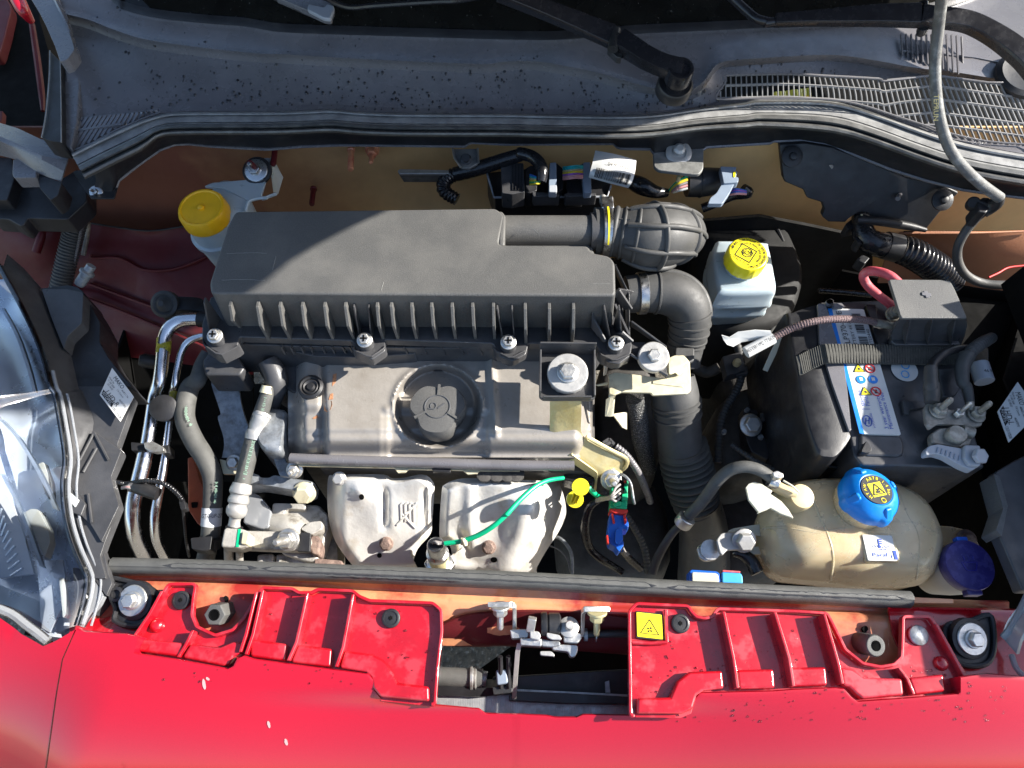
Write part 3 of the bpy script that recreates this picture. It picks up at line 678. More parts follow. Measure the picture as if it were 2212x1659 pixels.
# ------------------------------------------------------------------ bonnet, raised over the bay (above the frame)
bpl = V((0, .56, .275)); TILT = radians(48); bn = V((0, sin(TILT), cos(TILT)))
def bonnet_pt(x, y, z):
    p = P(x, y, z); k = (bpl - p).dot(bn) / SUN.dot(bn); return p + SUN * k
edge = [q1('a4', 1300, 520) + (.140,), q1('a4', 1030, 618) + (.134,), q1('a4', 560, 605) + (.134,), q1('a4', 130, 760) + (.13,), q1('a3', 1950, 845) + (.13,), q1('a3', 1160, 1025) + (.132,)] + \
    q('b2', [(1180, 180, .12), (850, 330, .12), (560, 480, .12), (330, 620, .12), (150, 770, .12)]) + [(520, 650, .12), (330, 800, .04)] + q('c1', [(1100, 160, .0), (830, 480, .0), (560, 400, .03), (200, 240, .08), (-300, 180, .12)])
BE = [bonnet_pt(*e) for e in edge]
bon = thing('bonnet', 'red bonnet propped open above the engine bay, out of frame', 'bonnet', tuple(bpl))
s0 = V((0, -cos(TILT), sin(TILT)))
front = max((p - bpl).dot(s0) for p in BE)
outl = [bpl + V((.66, 0, 0))] + BE + [bpl + V((-.50, 0, 0)) + s0 * front, bpl + V((-.60, 0, 0)) + s0 * (front * .7), bpl + V((-.66, 0, 0))]
MB().prism(outl, bn * .02).build('bonnet_skin', M['bonnet_liner'], bon, bevel=.004)
# ------------------------------------------------------------------ front bumper
BE1 = [(20, 1368), (100, 1366)] + q('d1', [(632, 562), (700, 590), (1050, 610), (1158, 632), (1142, 700), (1142, 762), (1180, 775), (1500, 825), (1885, 902), (1935, 875), (1965, 815), (2020, 792)]) + \
    q('d2', [(0, 820), (330, 865), (700, 912), (955, 945), (990, 990), (1000, 1075), (1060, 1150), (1480, 1196), (1870, 1232), (1925, 1270), (2212, 1278)]) + \
    q('d3', [(50, 1275), (325, 1287), (400, 1302), (580, 1302), (630, 1280), (1440, 1292), (1530, 1255), (1560, 1150), (1605, 1100), (2212, 1085)]) + \
    q('d4', [(300, 1072), (640, 1058), (725, 1068), (780, 1130), (835, 1172), (1300, 1140), (1670, 1108), (1692, 1080), (1688, 970), (1900, 940), (2212, 965), (2420, 975)])
def bz(x, y):
    t = max(0, (y - 1365) / 294); s = abs(x - 1106) / 1106
    z = .046 - .012 * t - .045 * t ** 2.4 + .012 * sstep(.3, 1., s) * (1 - t * .3)
    z -= .010 * sstep(1490, 1545, y + (x - 1106) * -.02) * math.exp(-((x - 1090) / 520) ** 4)
    z -= .05 * sstep(250, -60, x + (y - 1500) * .45) * t
    return z
bmp = thing('front_bumper', 'glossy crimson front bumper with two ribbed fixing trays along its top edge', 'bumper', tuple(P(1106, 1600, -.05)))
dens = []
L = 0
for a, b in zip(BE1, BE1[1:]):
    n = max(1, int(hypot(b[0] - a[0], b[1] - a[1]) / 6)); dens += [(a[0] + (b[0] - a[0]) * k / n, a[1] + (b[1] - a[1]) * k / n) for k in range(n)]
dens = [p for p in dens if p[0] > -10]; dens.append((2270, 1465))
seamx = lambda y: interp([(1357, 165), (1424, 135), (1500, 122), (1660, 100), (1900, 70)], y)[1]
rows = []
NB = 34
low = []
for p in dens: low.append((p[0], 1850))
bump_cols = []
for (x, y) in dens:
    if x < 164: continue
    col = []
    for k in range(NB + 1):
        t = (k / NB) ** 1.25; yy = y + (1850 - y) * t
        xx = x + (seamx(yy) - 165 + 1.6) * max(0, (1 - (x - 165) / 300)) if x < 465 else x
        col.append(P(xx, yy, bz(xx, yy)))
    # rolled edge going down at the back
    col = [col[0] + V((0, .001, -.022)), col[0] + V((0, .0008, -.003))] + [col[0] + V((0, -.0006, -.0006))] + col[1:]
    bump_cols.append(col)
MB().grid(bump_cols).build('bumper_skin', M['red_paint'], bmp, smooth=45)
# left front wing panel next to the seam
wg = thing('front_wing', 'glossy red wing corner below the near headlight, left of the panel gap', 'wing panel', tuple(P(60, 1560, .02)))
ed = [(-120, 1180), (-60, 1265), (0, 1335), (50, 1370), (107, 1396), (130, 1385), (163, 1360)]
cols = []
for k in range(41):
    t = k / 40; x = -120 + 283 * t; y = interp(ed, x)[1]; col = []
    for j in range(25):
        u = j / 24; yy = y + (1850 - y) * u; s = (x + 120) / 283; xr = seamx(yy) - 1.6; xl = -200 - 40 * u; xx = x + (xr - 163) * s if s > .6 else x + (xr - 163) * s
        col.append(P(xx, yy, bz(xx, yy) - .001))
    cols.append(col)
edge_r = [p + V((-.0002, 0, -.014)) for p in cols[-1]]
MB().grid(cols + [edge_r]).build('wing_skin', M['red_paint'], wg, smooth=45)
# trays ---------------------------------------------------------------------
def seg(a, b):  # bumper edge between two x limits as tray outline (in order left to right)
    return [p for p in dens if a <= p[0] <= b]
def tray(top, x0, x1, shelf):
    out = top + [(p[0], p[1] + 5) for p in reversed(seg(x0, x1))]
    mb = MB(); mb.prism(pts3(out, .027), (0, 0, -.004)); mb.build('tray_floor', M['red_wet'], bmp, bevel=.0012)
    # raised lip around the free edge
    t3 = pts3(top, .027); rs = []
    for i, p in enumerate(t3):
        t = (t3[min(i + 1, len(t3) - 1)] - t3[max(i - 1, 0)]).normalized(); nrm = V((0, 0, 1)).cross(t)
        rs.append([p - nrm * .0002, p - nrm * .0002 + V((0, 0, .0078)), p + nrm * .003 + V((0, 0, .0078)), p + nrm * .003])
    MB().rings(rs).build('tray_lip', M['red_wet'], bmp, bevel=.0008)
    for s in shelf:
        mb = MB(); a = pts3(s, .027)
        mb.prism([p + V((0, 0, .0105)) for p in a], (0, 0, -.012)); mb.build('tray_step', M['red_wet'], bmp, bevel=.003, seg=3)
topL = fillet(q('d1', [(1150, 640), (1260, 480), (1425, 222), (1630, 222), (1612, 330), (1600, 470), (1640, 570), (1800, 645), (1950, 600), (2050, 500), (2120, 380), (2190, 262)]) +
    q('d2', [(100, 252), (330, 258), (385, 292), (495, 292), (545, 265), (830, 278), (880, 320), (970, 358), (1490, 378), (1550, 430), (1556, 600), (1520, 900), (1500, 1190)]), 5)
shL = [q('d1', [(1210, 665), (1560, 700), (1520, 815), (1180, 768)]), q('d1', [(1610, 705), (1850, 735), (1960, 690), (2060, 690), (2030, 790), (1965, 812), (1930, 870), (1890, 892), (1540, 820)]),
       q('d2', [(0, 665), (300, 705), (290, 850), (0, 812)]), q('d2', [(390, 712), (670, 745), (660, 900), (330, 860)]),
       q('d2', [(770, 760), (1000, 790), (1110, 850), (1170, 950), (1210, 1025), (1465, 1055), (1470, 1180), (1060, 1140), (1005, 1070), (985, 985), (950, 940), (730, 905)])]
tray(topL, P and 300, 945, shL)
topR = fillet(q('d3', [(1032, 1285), (1025, 800), (1022, 440), (1075, 382), (1490, 402), (1510, 440), (1560, 490), (1630, 505), (1700, 490), (1745, 425), (2212, 440)]) +
    q('d4', [(300, 445), (555, 462), (650, 650), (700, 755), (850, 875), (1000, 905), (1120, 885), (1185, 820), (1192, 640), (1195, 490), (1400, 490), (1450, 560), (1560, 760), (1690, 970)]), 5)
shR = [q('d3', [(1070, 1150), (1340, 1145), (1400, 1010), (1500, 935), (1770, 925), (1785, 1075), (1620, 1090), (1560, 1130), (1530, 1240), (1440, 1280), (1065, 1280)]),
       q('d3', [(1885, 920), (2190, 912), (2205, 1072), (1905, 1080)]), q('d4', [(225, 902), (540, 895), (555, 1050), (255, 1060)]),
       q('d4', [(650, 895), (760, 920), (850, 985), (1165, 990), (1180, 1130), (840, 1160), (790, 1120), (735, 1062), (680, 1050)]), q('d4', [(1215, 985), (1505, 955), (1525, 1100), (1265, 1128)])]
tray(topR, 1372, 2076, shR)
def rib(t, pts, w=.0032, h=.017, zb=.026):
    r = pts3(q(t, pts), zb); rs = []
    for i, p in enumerate(r):
        hh = h * (1 if i < len(r) - 1 else .9); rs.append([p + V((-w / 2, 0, 0)), p + V((-w / 2, 0, hh)), p + V((w / 2, 0, hh)), p + V((w / 2, 0, 0))])
    MB().rings(rs).build('rib', M['red_wet'], bmp, bevel=.0008)
rib('d1', [(1395, 285), (1290, 480), (1165, 650)]); rib('d1', [(1640, 600), (1580, 720), (1515, 820)], h=.014)
rib('d2', [(115, 275), (35, 640), (-25, 800)]); rib('d2', [(478, 300), (390, 700), (320, 850)]); rib('d2', [(850, 310), (770, 740), (712, 900)]); rib('d1', [(2165, 290), (2080, 640), (2030, 780)])
rib('d3', [(1768, 450), (1850, 850), (1885, 1075)]); rib('d3', [(2185, 455), (2300, 830), (2340, 1060)]); rib('d4', [(508, 470), (620, 870), (662, 1040)]); rib('d4', [(1130, 905), (1200, 1000), (1255, 1125)], h=.013)
rib('d4', [(1440, 545), (1570, 780), (1680, 980)], h=.012)
def blob(t, x, y, rx, ry, h):
    o = P(*q1(t, x, y), .026); s = mpp(o) * .26042
    MB().lathe(o, (0, 0, 1), [(rx * s, 0), (rx * s * .92, h * .5), (rx * s * .7, h * .85), (rx * s * .35, h)], 20).build('pressed_boss', M['red_wet'], bmp, smooth=80)
blob('d1', 1310, 545, 62, 62, .008); blob('d4', 1515, 860, 60, 60, .008)
def clip(t, x, y, r, plain=False):
    o = P(*q1(t, x, y), .0285); s = mpp(o) * .26042 * r; ax = V((0, -.12, 1))
    e = thing('push_clip', '', ''); e.location = o; put(e, bmp)
    for k in ('label', 'category'):
        if k in e: del e[k]
    mb = MB().lathe(o, ax, [(s, 0), (s, .0022), (s * .93, .003)] + ([(s * .1, .0032)] if plain else [(s * .72, .003), (s * .70, .0022), (s * .3, .0024)]), 28); mb.build('clip_head', M['black_plastic' if not plain else 'galv'], e, smooth=50)
    if not plain:
        mb = MB()
        st = []
        for k in range(12):
            a = 2 * pi * k / 12; rr = s * (.26 if k % 2 else .16); st.append(o + V((rr * cos(a), rr * sin(a), .0030)))
        mb.prism(st, V((0, 0, -.001))); mb.build('star_socket', M['void'], e)
clip('d1', 1505, 335, 76); clip('d2', 1142, 484, 78); clip('d3', 1438, 527, 78); clip('d4', 1330, 625, 80, True)
# fan warning sticker on the right tray
st = thing('fan_sticker', 'yellow square warning sticker with a fan in a triangle, on the red bumper tray', 'sticker', tuple(P(*q1('d3', 1185, 545), .03)))
mb = MB(); prismpx(mb, q('d3', [(1066, 420), (1300, 445), (1312, 672), (1072, 648)]), .0306, .003, 3); mb.build('dark_border', M['black_plastic'], st, bevel=.0006)
mb = MB(); prismpx(mb, q('d3', [(1078, 432), (1285, 455), (1298, 658), (1084, 634)]), .0312, .001, 2); mb.build('yellow_face', M['lemon'], st)
mb = MB(); tri = q('d3', [(1186, 494), (1264, 622), (1112, 605)])
for a, b in zip(tri, tri[1:] + tri[:1]): mb.bar(P(*a, .0314), P(*b, .0314), .0007, .0003)
o = P(*q1('d3', 1188, 578), .0314); s = mpp(o) * .26042
for k in range(4):
    a = pi / 4 + k * pi / 2; mb.prism([o + V((s * r_ * cos(a + w), s * r_ * sin(a + w), 0.0002)) for r_, w in ((4, 0), (20, -.35), (25, 0), (22, .45), (10, .4))], (0, 0, -.0003))
mb.build('fan_symbol', M['ink'], st)
MB().tube(pts3(q('d3', [(1318, 415), (1322, 600), (1326, 680)]), .031), .0022, 6).build('rib', M['red_wet'], bmp); MB().tube(pts3(q('d3', [(1040, 682), (1200, 690), (1326, 682)]), .031), .0022, 6).build('rib', M['red_wet'], bmp)
# bird-dropping scuffs and droplets on the paint
for t, x, y, rx, ry in (('d1', 1692, 1030, 15, 45), ('d1', 1722, 985, 14, 14), ('d2', 128, 1365, 12, 30), ('d2', 272, 1510, 14, 28)):
    pts = [(x + rx * cos(a) * random.uniform(.75, 1.1) + 6 * sin(a), y + ry * sin(a)) for a in [2 * pi * k / 14 for k in range(14)]]
    MB().prism([P(*p, bz(*p) + .0006) for p in q(t, pts)], (0, 0, -.0004)).build('chalky_mark', M['bumper_dust'], bmp)
mb = MB()
for k in range(420):
    if random.random() < .5: x, y = random.uniform(1300, 2190), random.uniform(1440, 1560)
    else: x, y = random.uniform(350, 2050), random.uniform(1285, 1500)
    intray = inside((x, y), topL + list(reversed(seg(300, 945)))) or inside((x, y), topR + list(reversed(seg(1372, 2076))))
    yb = min(dens, key=lambda p: abs(p[0] - x))[1]
    if not intray and y < yb + 4: continue
    z = .0275 if intray else bz(x, y) + .0002
    o = P(x, y, z); r = random.choice((.0005, .0006, .0008, .001, .0013))
    mb.lathe(o, (0, 0, 1), [(r, 0), (r * .8, r * .5), (r * .3, r * .7)], 7)
mb.build('water_droplets', M['water'], kind='stuff', smooth=80, label='rain droplets scattered over the crimson bumper and its trays', cat='water droplets')

# ------------------------------------------------------------------ rubber strip on the front panel
stp = thing('front_seal_strip', 'long weathered grey rubber strip lying across the front panel of the bay', 'rubber strip', tuple(P(1100, 1250, .012)))
mb = MB(); path = [(243, 1221, .024), (547, 1229, .026), (1100, 1251, .027), (1500, 1272, .026), (1967, 1294, .023)]
c = cr(path, 10); rs = []
for p in c:
    a = P(*p); s = mpp(a); ring = []
    for dy, dz in ((-17, -.010), (-17.5, -.002), (-15, .004), (-9, .0075), (-1, .009), (5, .0085), (7, .0065), (10, .006), (14, .003), (17, -.003), (17, -.011)): ring.append(a + V((0, -dy * s, dz)))
    rs.append(ring)
mb.rings(rs); STRIP = mb; mb.build('strip_body', M['rubber_strip'] if 'rubber_strip' in M else M['hose_rubber'], stp, smooth=50)
def wet(x0, x1, o0, o1, seed):
    rg = random.Random(seed); A_ = []; B_ = []; n = int((x1 - x0) / 9)
    for k in range(n + 1):
        x = x0 + (x1 - x0) * k / n; y = interp([(p[0], p[1]) for p in path], x)[1]; e = min(1, k / 3, (n - k) / 3)
        A_.append(surf(STRIP, x, y + (o0 + o1) / 2 + ((o0 - o1) / 2 + rg.uniform(-1.2, 1.2)) * e, .0005)); B_.append(surf(STRIP, x, y + (o0 + o1) / 2 + ((o1 - o0) / 2 + rg.uniform(-1.2, 1.2)) * e, .0005))
    MB().grid([A_, B_]).build('wet_patch', M['wet_rubber'], stp, smooth=0)
wet(350, 560, -8, 3, 1); wet(565, 1420, -9, 5, 2); wet(1440, 1960, -6, 5, 3); wet(700, 1000, 9, 12, 4)
# ------------------------------------------------------------------ bonnet latch
lat = thing('bonnet_latch', 'zinc bonnet latch mechanism in the gap between the two red trays', 'bonnet latch', tuple(P(*q1('d3', 250, 640), -.01)))
def zb(t, pts, z, d, mat='zinc', nm='latch_plate', r=4, bev=.0012): mb = MB(); prismpx(mb, q(t, pts), z, d, r); return mb.build(nm, M[mat], lat, bevel=bev)
for t, pts in (('d2', [(1940, 360, .022), (2130, 360, .022), (2150, 380, .016), (2148, 600, -.004)]), ('d3', [(830, 398, .022), (640, 398, .022), (617, 420, .016), (612, 610, -.004)])):
    r = pts3(q(t, pts)); rs = []
    for i, p in enumerate(r): rs.append([p + V((0, -.004, 0)), p + V((0, .002, 0)), p + V((.0045, .002, -.0025)), p + V((.0045, -.004, -.0025))])
    MB().rings(rs).build('mount_strap', M['zinc'], lat, bevel=.001)
zb('d3', [(25, 575), (165, 570), (185, 610), (175, 645), (40, 650)], .004, .012); zb('d3', [(470, 600), (615, 605), (625, 650), (590, 690), (475, 680)], .004, .012)
zb('d3', [(110, 645), (290, 650), (290, 715), (115, 705)], .006, .010); zb('d3', [(290, 655), (440, 672), (448, 705), (390, 720), (290, 715)], .003, .008, 'galv')
zb('d3', [(190, 585), (265, 590), (285, 625), (270, 665), (195, 650)], .012, .010, 'zinc_white'); zb('d3', [(330, 600), (440, 622), (460, 660), (380, 660), (335, 640)], .010, .006, 'zinc_white')
zb('d3', [(375, 695), (590, 705), (592, 750), (570, 800), (530, 805), (510, 760), (380, 745)], -.002, .012, 'zinc', 'claw', 8)
zb('d3', [(275, 755), (370, 755), (395, 780), (398, 800), (280, 790)], -.004, .006, 'zinc_white', 'latch_plate')
o = P(*q1('d3', 215, 545), .006); MB().bar(P(*q1('d3', 195, 590), .008), P(*q1('d3', 215, 480), .022), .009, .006).build('lever_arm', M['zinc'], lat, bevel=.001)
for x, y in ((285, 530), (515, 560)):
    MB().lathe(P(*q1('d3', x, y), .004), V((1, 0, 0)) if x < 400 else V((0, 0, 1)), [(.012, 0), (.013, .002), (.013, .006), (.010, .007), (.012, .009), (.012, .02), (.008, .022)] if x < 400 else [(.011, -.004), (.011, .004), (.009, .005), (.005, .006), (.005, .014), (.004, .016)], 18).build('pivot_pin', M['black_plastic' if x < 400 else 'zinc_white'], lat)
r = pts3(q('d3', [(105, 690, -.002), (90, 760, -.012), (75, 950, -.03), (60, 1165, -.05)])); rs = [[p + V((-.0026, 0, .001)), p + V((.0026, 0, .001)), p + V((.0026, -.001, -.0015)), p + V((-.0026, -.001, -.0015))] for p in r]
MB().rings(rs).build('safety_tongue', M['zinc_white'], lat, bevel=.0006)
for t, x, y, mt in (('d2', 2048, 375, 'zinc'), ('d3', 750, 425, 'gold_zinc')):
    MB().hexbolt(P(*q1(t, x, y), .019), V((0, -.65, -.5)), .008, .012, .011, .018).build('nut', M[mt], lat, bevel=.0006)
# latch cable and rod
tubepx(MB(), q('d3', [(640, 620, -.01), (800, 612, -.01), (1030, 610, -.01)]), 8).build('release_cable', M['black_plastic'], lat)
MB().cyl(P(*q1('d3', 640, 620), -.01), P(*q1('d3', 668, 620), -.01), .007).build('cable_end', M['galv'], lat); MB().cyl(P(*q1('d3', 735, 614), -.01), P(*q1('d3', 742, 614), -.01), .0085).build('cable_end', M['zinc'], lat)
# ------------------------------------------------------------------ radiator and hose behind the grille
rad = thing('radiator', 'radiator with fine aluminium fins showing under the bonnet latch', 'radiator', tuple(P(1150, 1520, -.12)))
mb = MB(); a = P(*q1('d2', 1440, 1160), -.06); b = P(*q1('d3', 1060, 1245), -.06); n = 120
for k in range(n):
    c = a + (b - a) * (k / n); mb.box(c + V((0, -.008, -.012)), (.0009, 0, 0), (0, .024, 0), (0, 0, .012))
mb.build('cooling_fins', M['fins'], rad, kind='stuff', smooth=0)
MB().bar(a + V((0, -.01, -.030)), b + V((0, -.01, -.030)), .06, .01).build('radiator_core', M['void'], rad)
rs = to3(loftx([q('d2', [(1400, 1035, -.045), (1900, 1060, -.045), (2150, 1050, -.045)]), q('d2', [(1400, 1120, -.05), (1900, 1130, -.05), (2150, 1110, -.05)])], 10)); MB().grid(rs).build('radiator_tank', M['black_plastic'], rad, solid=.02)
MB().rings([[p, p + V((0, -.04, -.01)), p + V((0, -.04, -.03)), p + V((0, 0, -.03))] for p in pts3(q('d3', [(-120, 960, -.06), (100, 955, -.06), (500, 930, -.06), (800, 910, -.06), (1060, 900, -.06)]))]).build('top_shroud', M['black_plastic'], rad, bevel=.003)
mb = MB(); prismpx(mb, q('d3', [(20, 1085), (500, 1105), (1060, 1135), (1060, 1195), (500, 1190), (20, 1165)]), -.048, .012, 2); mb.build('top_shroud', M['black_plastic'], rad, bevel=.002)
mb = MB(); prismpx(mb, q('d2', [(1400, 1040), (1900, 1060), (1945, 1075), (1940, 1130), (1880, 1135), (1400, 1112)]), -.050, .012, 2); mb.build('top_shroud', M['box_smooth'], rad, bevel=.002)
mb = MB(); prismpx(mb, q('d3', [(815, 1010), (850, 1000), (860, 1100), (820, 1100)]), -.0585, .002); mb.build('water_mark', M['galv'], rad)
hs = thing('radiator_hose', 'short grey hose stub with a metal clip beside the bonnet latch', 'hose', tuple(P(*q1('d2', 1650, 980), -.08)))
MB().cyl(P(*q1('d2', 1440, 965), -.05), P(*q1('d2', 1900, 985), -.05), .0108, n=20).build('hose_stub', M['hose_rubber'], hs, smooth=60)
MB().lathe(P(*q1('d2', 1795, 980), -.05), V((1, 0, 0)), [(.0115, 0), (.0132, .0012), (.0132, .0036), (.0115, .0048), (.0132, .007), (.0115, .008)], 20).build('hose_clip', M['zinc'], hs)
MB().cyl(P(*q1('d2', 1900, 985), -.05), P(*q1('d2', 1935, 990), -.05), .0085, n=16).build('pipe_end', M['galv'], hs)
cl = thing('pipe_bracket', 'pale saddle clip with two black prongs left of the latch tongue', 'clip', tuple(P(*q1('d2', 2060, 960), -.08)))
mb = MB(); prismpx(mb, q('d2', [(2010, 910), (2100, 905), (2115, 1020), (2020, 1040)]), -.03, .02, 6); mb.build('saddle', M['grey_lever'], cl, bevel=.004)
for x in (2048, 2115): MB().tube(pts3(q('d2', [(x, 800, -.02), (x + 3, 870, -.028), (x + 2, 1000, -.035), (x + 6, 1060, -.04)])), .0028, 8).build('prong', M['black_plastic'], cl)
mb = MB(); prismpx(mb, q('d2', [(1980, 1050), (2150, 1040), (2150, 1100), (1990, 1120)]), -.04, .015, 4); mb.build('clip_base', M['black_plastic'], cl, bevel=.001)

# ------------------------------------------------------------------ rubber bump stops
def stop(t, tx, ty, bx, by, hexa, label, rpx):
    a = P(*q1(t, bx, by), .010); b = P(*q1(t, tx, ty), .036); r = mpp(b) * .26042 * rpx
    e = thing('bump_stop', label, 'bump stop', tuple(a), 'rubber bump stops on the salmon front panel')
    ax = b - a; n = 6 if hexa else 20; h = ax.length
    MB().lathe(a, ax, [(r * 1.02, -.004), (r * 1.02, h * .9), (r * .93, h)], n).build('stop_body', M['hose_rubber'], e, smooth=30, bevel=.001)
    nrm = ax.normalized()
    MB().lathe(b + nrm * .0002, nrm, [(r * .5, .0), (r * .42, .0006), (r * .40, -.0), ], 18).build('stop_hole', M['void'], e)
    MB().bar(b + nrm * .0004 + V((0, r * .4, .0)), b + nrm * .0004 + V((0, r * .95, 0)), .0012, .0006, nrm).build('split_line', M['void'], e)
stop('d1', 1778, 455, 1870, 432, True, 'grey hexagonal rubber bump stop on the salmon panel, near the left headlight', 95)
stop('d4', 985, 712, 860, 690, False, 'round black rubber bump stop in the curved notch beside the blanked clip', 88)
# ------------------------------------------------------------------ headlight mounting lugs
def lug(t, outline, bx, by, label, tilt):
    e = thing('headlight_mount', label, 'mounting lug', tuple(P(*q1(t, bx, by), .015)), 'black headlight mounting lugs')
    mb = MB(); o = q(t, outline); prismpx(mb, o, .022, .014, 6); mb.build('lug_plate', M['black_plastic'], e, bevel=.002)
    r3 = cr3(pts3(o, .024), 3, True); MB().tube(r3 + r3[:1], .0028, 8).build('lug_rim', M['black_plastic'], e)
    c = P(*q1(t, bx, by), .024); MB().lathe(c, tilt, [(.021, -.004), (.021, .004), (.017, .005)], 24).build('collar', M['black_plastic'], e)
    MB().lathe(c + V(tilt) * .005, tilt, [(.0165, 0), (.0168, .0012), (.0160, .0022), (.008, .0022)], 28).build('washer', M['zinc'], e)
    MB().hexbolt(c + V(tilt) * .0068, V(tilt), .0082, .009, .0098, .0).build('bolt', M['zinc'], e, bevel=.0005)
lug('d1', [(900, 150), (1120, 190), (1240, 230), (1320, 310), (1270, 420), (1160, 540), (1050, 545), (950, 500), (960, 400), (900, 260)], 1130, 335, 'black lug bolted by the left headlight with a wide zinc washer', V((-.15, -.25, .95)).normalized())
lug('d4', [(1560, 560), (1640, 520), (1780, 500), (1920, 455), (1960, 560), (1960, 760), (1900, 860), (1760, 880), (1630, 830), (1560, 700)], 1748, 650, 'shaded black lug bolted beside the blanked red tray end', V((.12, -.25, .95)).normalized())
mb = MB(); prismpx(mb, q('d1', [(850, 190), (910, 150), (960, 190), (900, 300)]), .03, .01, 4); mb.build('lug_web', M['black_plastic'], bpy.data.objects['headlight_mount'], bevel=.002)
MB().lathe(P(*q1('d1', 985, 285), .024), V((0, -.2, 1)), [(.008, 0), (.008, .006), (.005, .007), (.005, .003)], 16).build('locating_peg', M['black_plastic'], bpy.data.objects['headlight_mount'])
# ------------------------------------------------------------------ left headlight
hl = thing('headlight', 'large clear headlight with chrome reflectors at the left edge of the bay', 'headlight', tuple(P(60, 1100, .0)))
inner = q('b1', [(-20, 640, .10), (60, 780, .098), (180, 1000, .094), (290, 1230, .09), (370, 1450, .086), (420, 1660, .082)]) + q('c1', [(455, 180, .076), (500, 420, .07), (540, 700, .064), (520, 940, .058), (545, 1200, .052), (610, 1430, .048), (700, 1640, .045)]) + q('d1', [(720, 180, .043), (700, 330, .042), (635, 545, .041)])
outer = [(-420, 520, .20), (-420, 700, .20), (-420, 900, .18), (-400, 1050, .15), (-330, 1180, .11), (-180, 1270, .07), (0, 1315, .05), (60, 1352, .044), (104, 1386, .04)]
I3 = cr3(pts3(inner), 4); O3 = cr3(pts3(outer), 4)
def rs_n(l, n):
    out = []
    for k in range(n):
        f = k / (n - 1) * (len(l) - 1); i = min(int(f), len(l) - 2); out.append(l[i] + (l[i + 1] - l[i]) * (f - i))
    return out
I3 = rs_n(I3, 70); O3 = rs_n(O3, 70)
rows = []
for k in range(17):
    t = k / 16; rows.append([a + (b - a) * t + V((0, 0, .035 * sin(pi * min(1, t * 1.0)) * (1 - j / 90))) for j, (a, b) in enumerate(zip(I3, O3))])
MB().grid(rows).build('lens', M['clear_lens'], hl, smooth=70)
MB().tube(I3, .0030, 8).build('lens_edge', M['chrome_trim'] if 'chrome_trim' in M else M['clear_lens'], hl)
MB().tube([p + V((.004, .002, -.004)) for p in I3[20:]], .0022, 8).build('lens_flange', M['clear_grey'], hl)
MB().tube([p + V((.0115, .001, -.007)) for p in I3[26:]], .0014, 8).build('lens_flange', M['clear_grey'], hl)
MB().tube(O3[36:], .005, 8).build('lens_edge', M['clear_grey'], hl)
# reflector bowl: stepped chrome surfaces beneath the lens
def refl(rows, name='reflector', mat='chrome', sub=3, n=24): MB().grid(to3(loftx(rows, n, sub))).build(name, M[mat], hl, smooth=35, solid=.002)
def strip(pl, w, dz, name='reflector', mat='chrome'):
    c = cr(pl, 6); A = [P(p[0], p[1], p[2]) for p in c]; B = [P(p[0] + w, p[1] + w * .25, p[2] + dz) for p in c]; C = [P(p[0] + w * 1.6, p[1] + w * .5, p[2] + dz * .4) for p in c]
    MB().grid([A, B, C]).build(name, M[mat], hl, smooth=30, solid=.001)
bowl = []
for k in range(9):
    t = k / 8; bowl.append([a + (b - a) * (.03 + t * .97) + V((0, 0, -.02 - .04 * sin(pi * (.1 + .9 * t)) + .004 * sin(t * 14))) for a, b in zip(I3, O3)])
MB().grid(bowl).build('reflector', M['reflector_silver'], hl, smooth=30)
strip(q('c1', [(-10, 380, .06), (120, 520, .06), (250, 720, .055), (360, 930, .05), (440, 1120, .045)]), 10, .010)
strip(q('c1', [(0, 830, .05), (120, 1060, .045), (230, 1330, .04), (330, 1600, .035)]), 9, .012)
strip(q('b1', [(0, 1000, .085), (120, 1220, .08), (220, 1500, .075), (270, 1700, .07)]), 8, .010)
mb = MB(); prismpx(mb, q('c1', [(205, 1150), (260, 1120), (320, 1130), (400, 1290), (415, 1400), (370, 1530), (300, 1380)]), .046, .012, 5); mb.build('turn_lamp', M['white_plastic'], hl, bevel=.003)
mb = MB(); prismpx(mb, q('c1', [(300, 760), (360, 730), (420, 900), (430, 1060), (380, 1020)]), .05, .01, 5); mb.build('turn_lamp', M['white_plastic'], hl, bevel=.002)
mb = MB(); prismpx(mb, q('d1', [(488, 145), (520, 145), (550, 450), (520, 480)]), .032, .01, 3); mb.build('turn_lamp', M['white_plastic'], hl, bevel=.002)
mb = MB(); prismpx(mb, q('c1', [(0, 900), (100, 1090), (200, 1350), (280, 1660), (0, 1700), (-150, 1500)]), .03, .004); mb.build('fluted_reflector', M['silver_paper'], hl)
for k in range(9):
    a = q1('c1', 10 + 22 * k, 1120 + 62 * k); b = q1('c1', -10 + 12 * k, 1240 + 55 * k); MB().bar(P(*a, .033), P(*b, .033), .0016, .003).build('flute', M['chrome'], hl)
mb = MB(); prismpx(mb, q('d1', [(300, 0), (520, 0), (560, 300), (410, 600), (340, 560), (330, 300)]), .024, .003); mb.build('lower_reflector', M['reflector_silver'], hl)
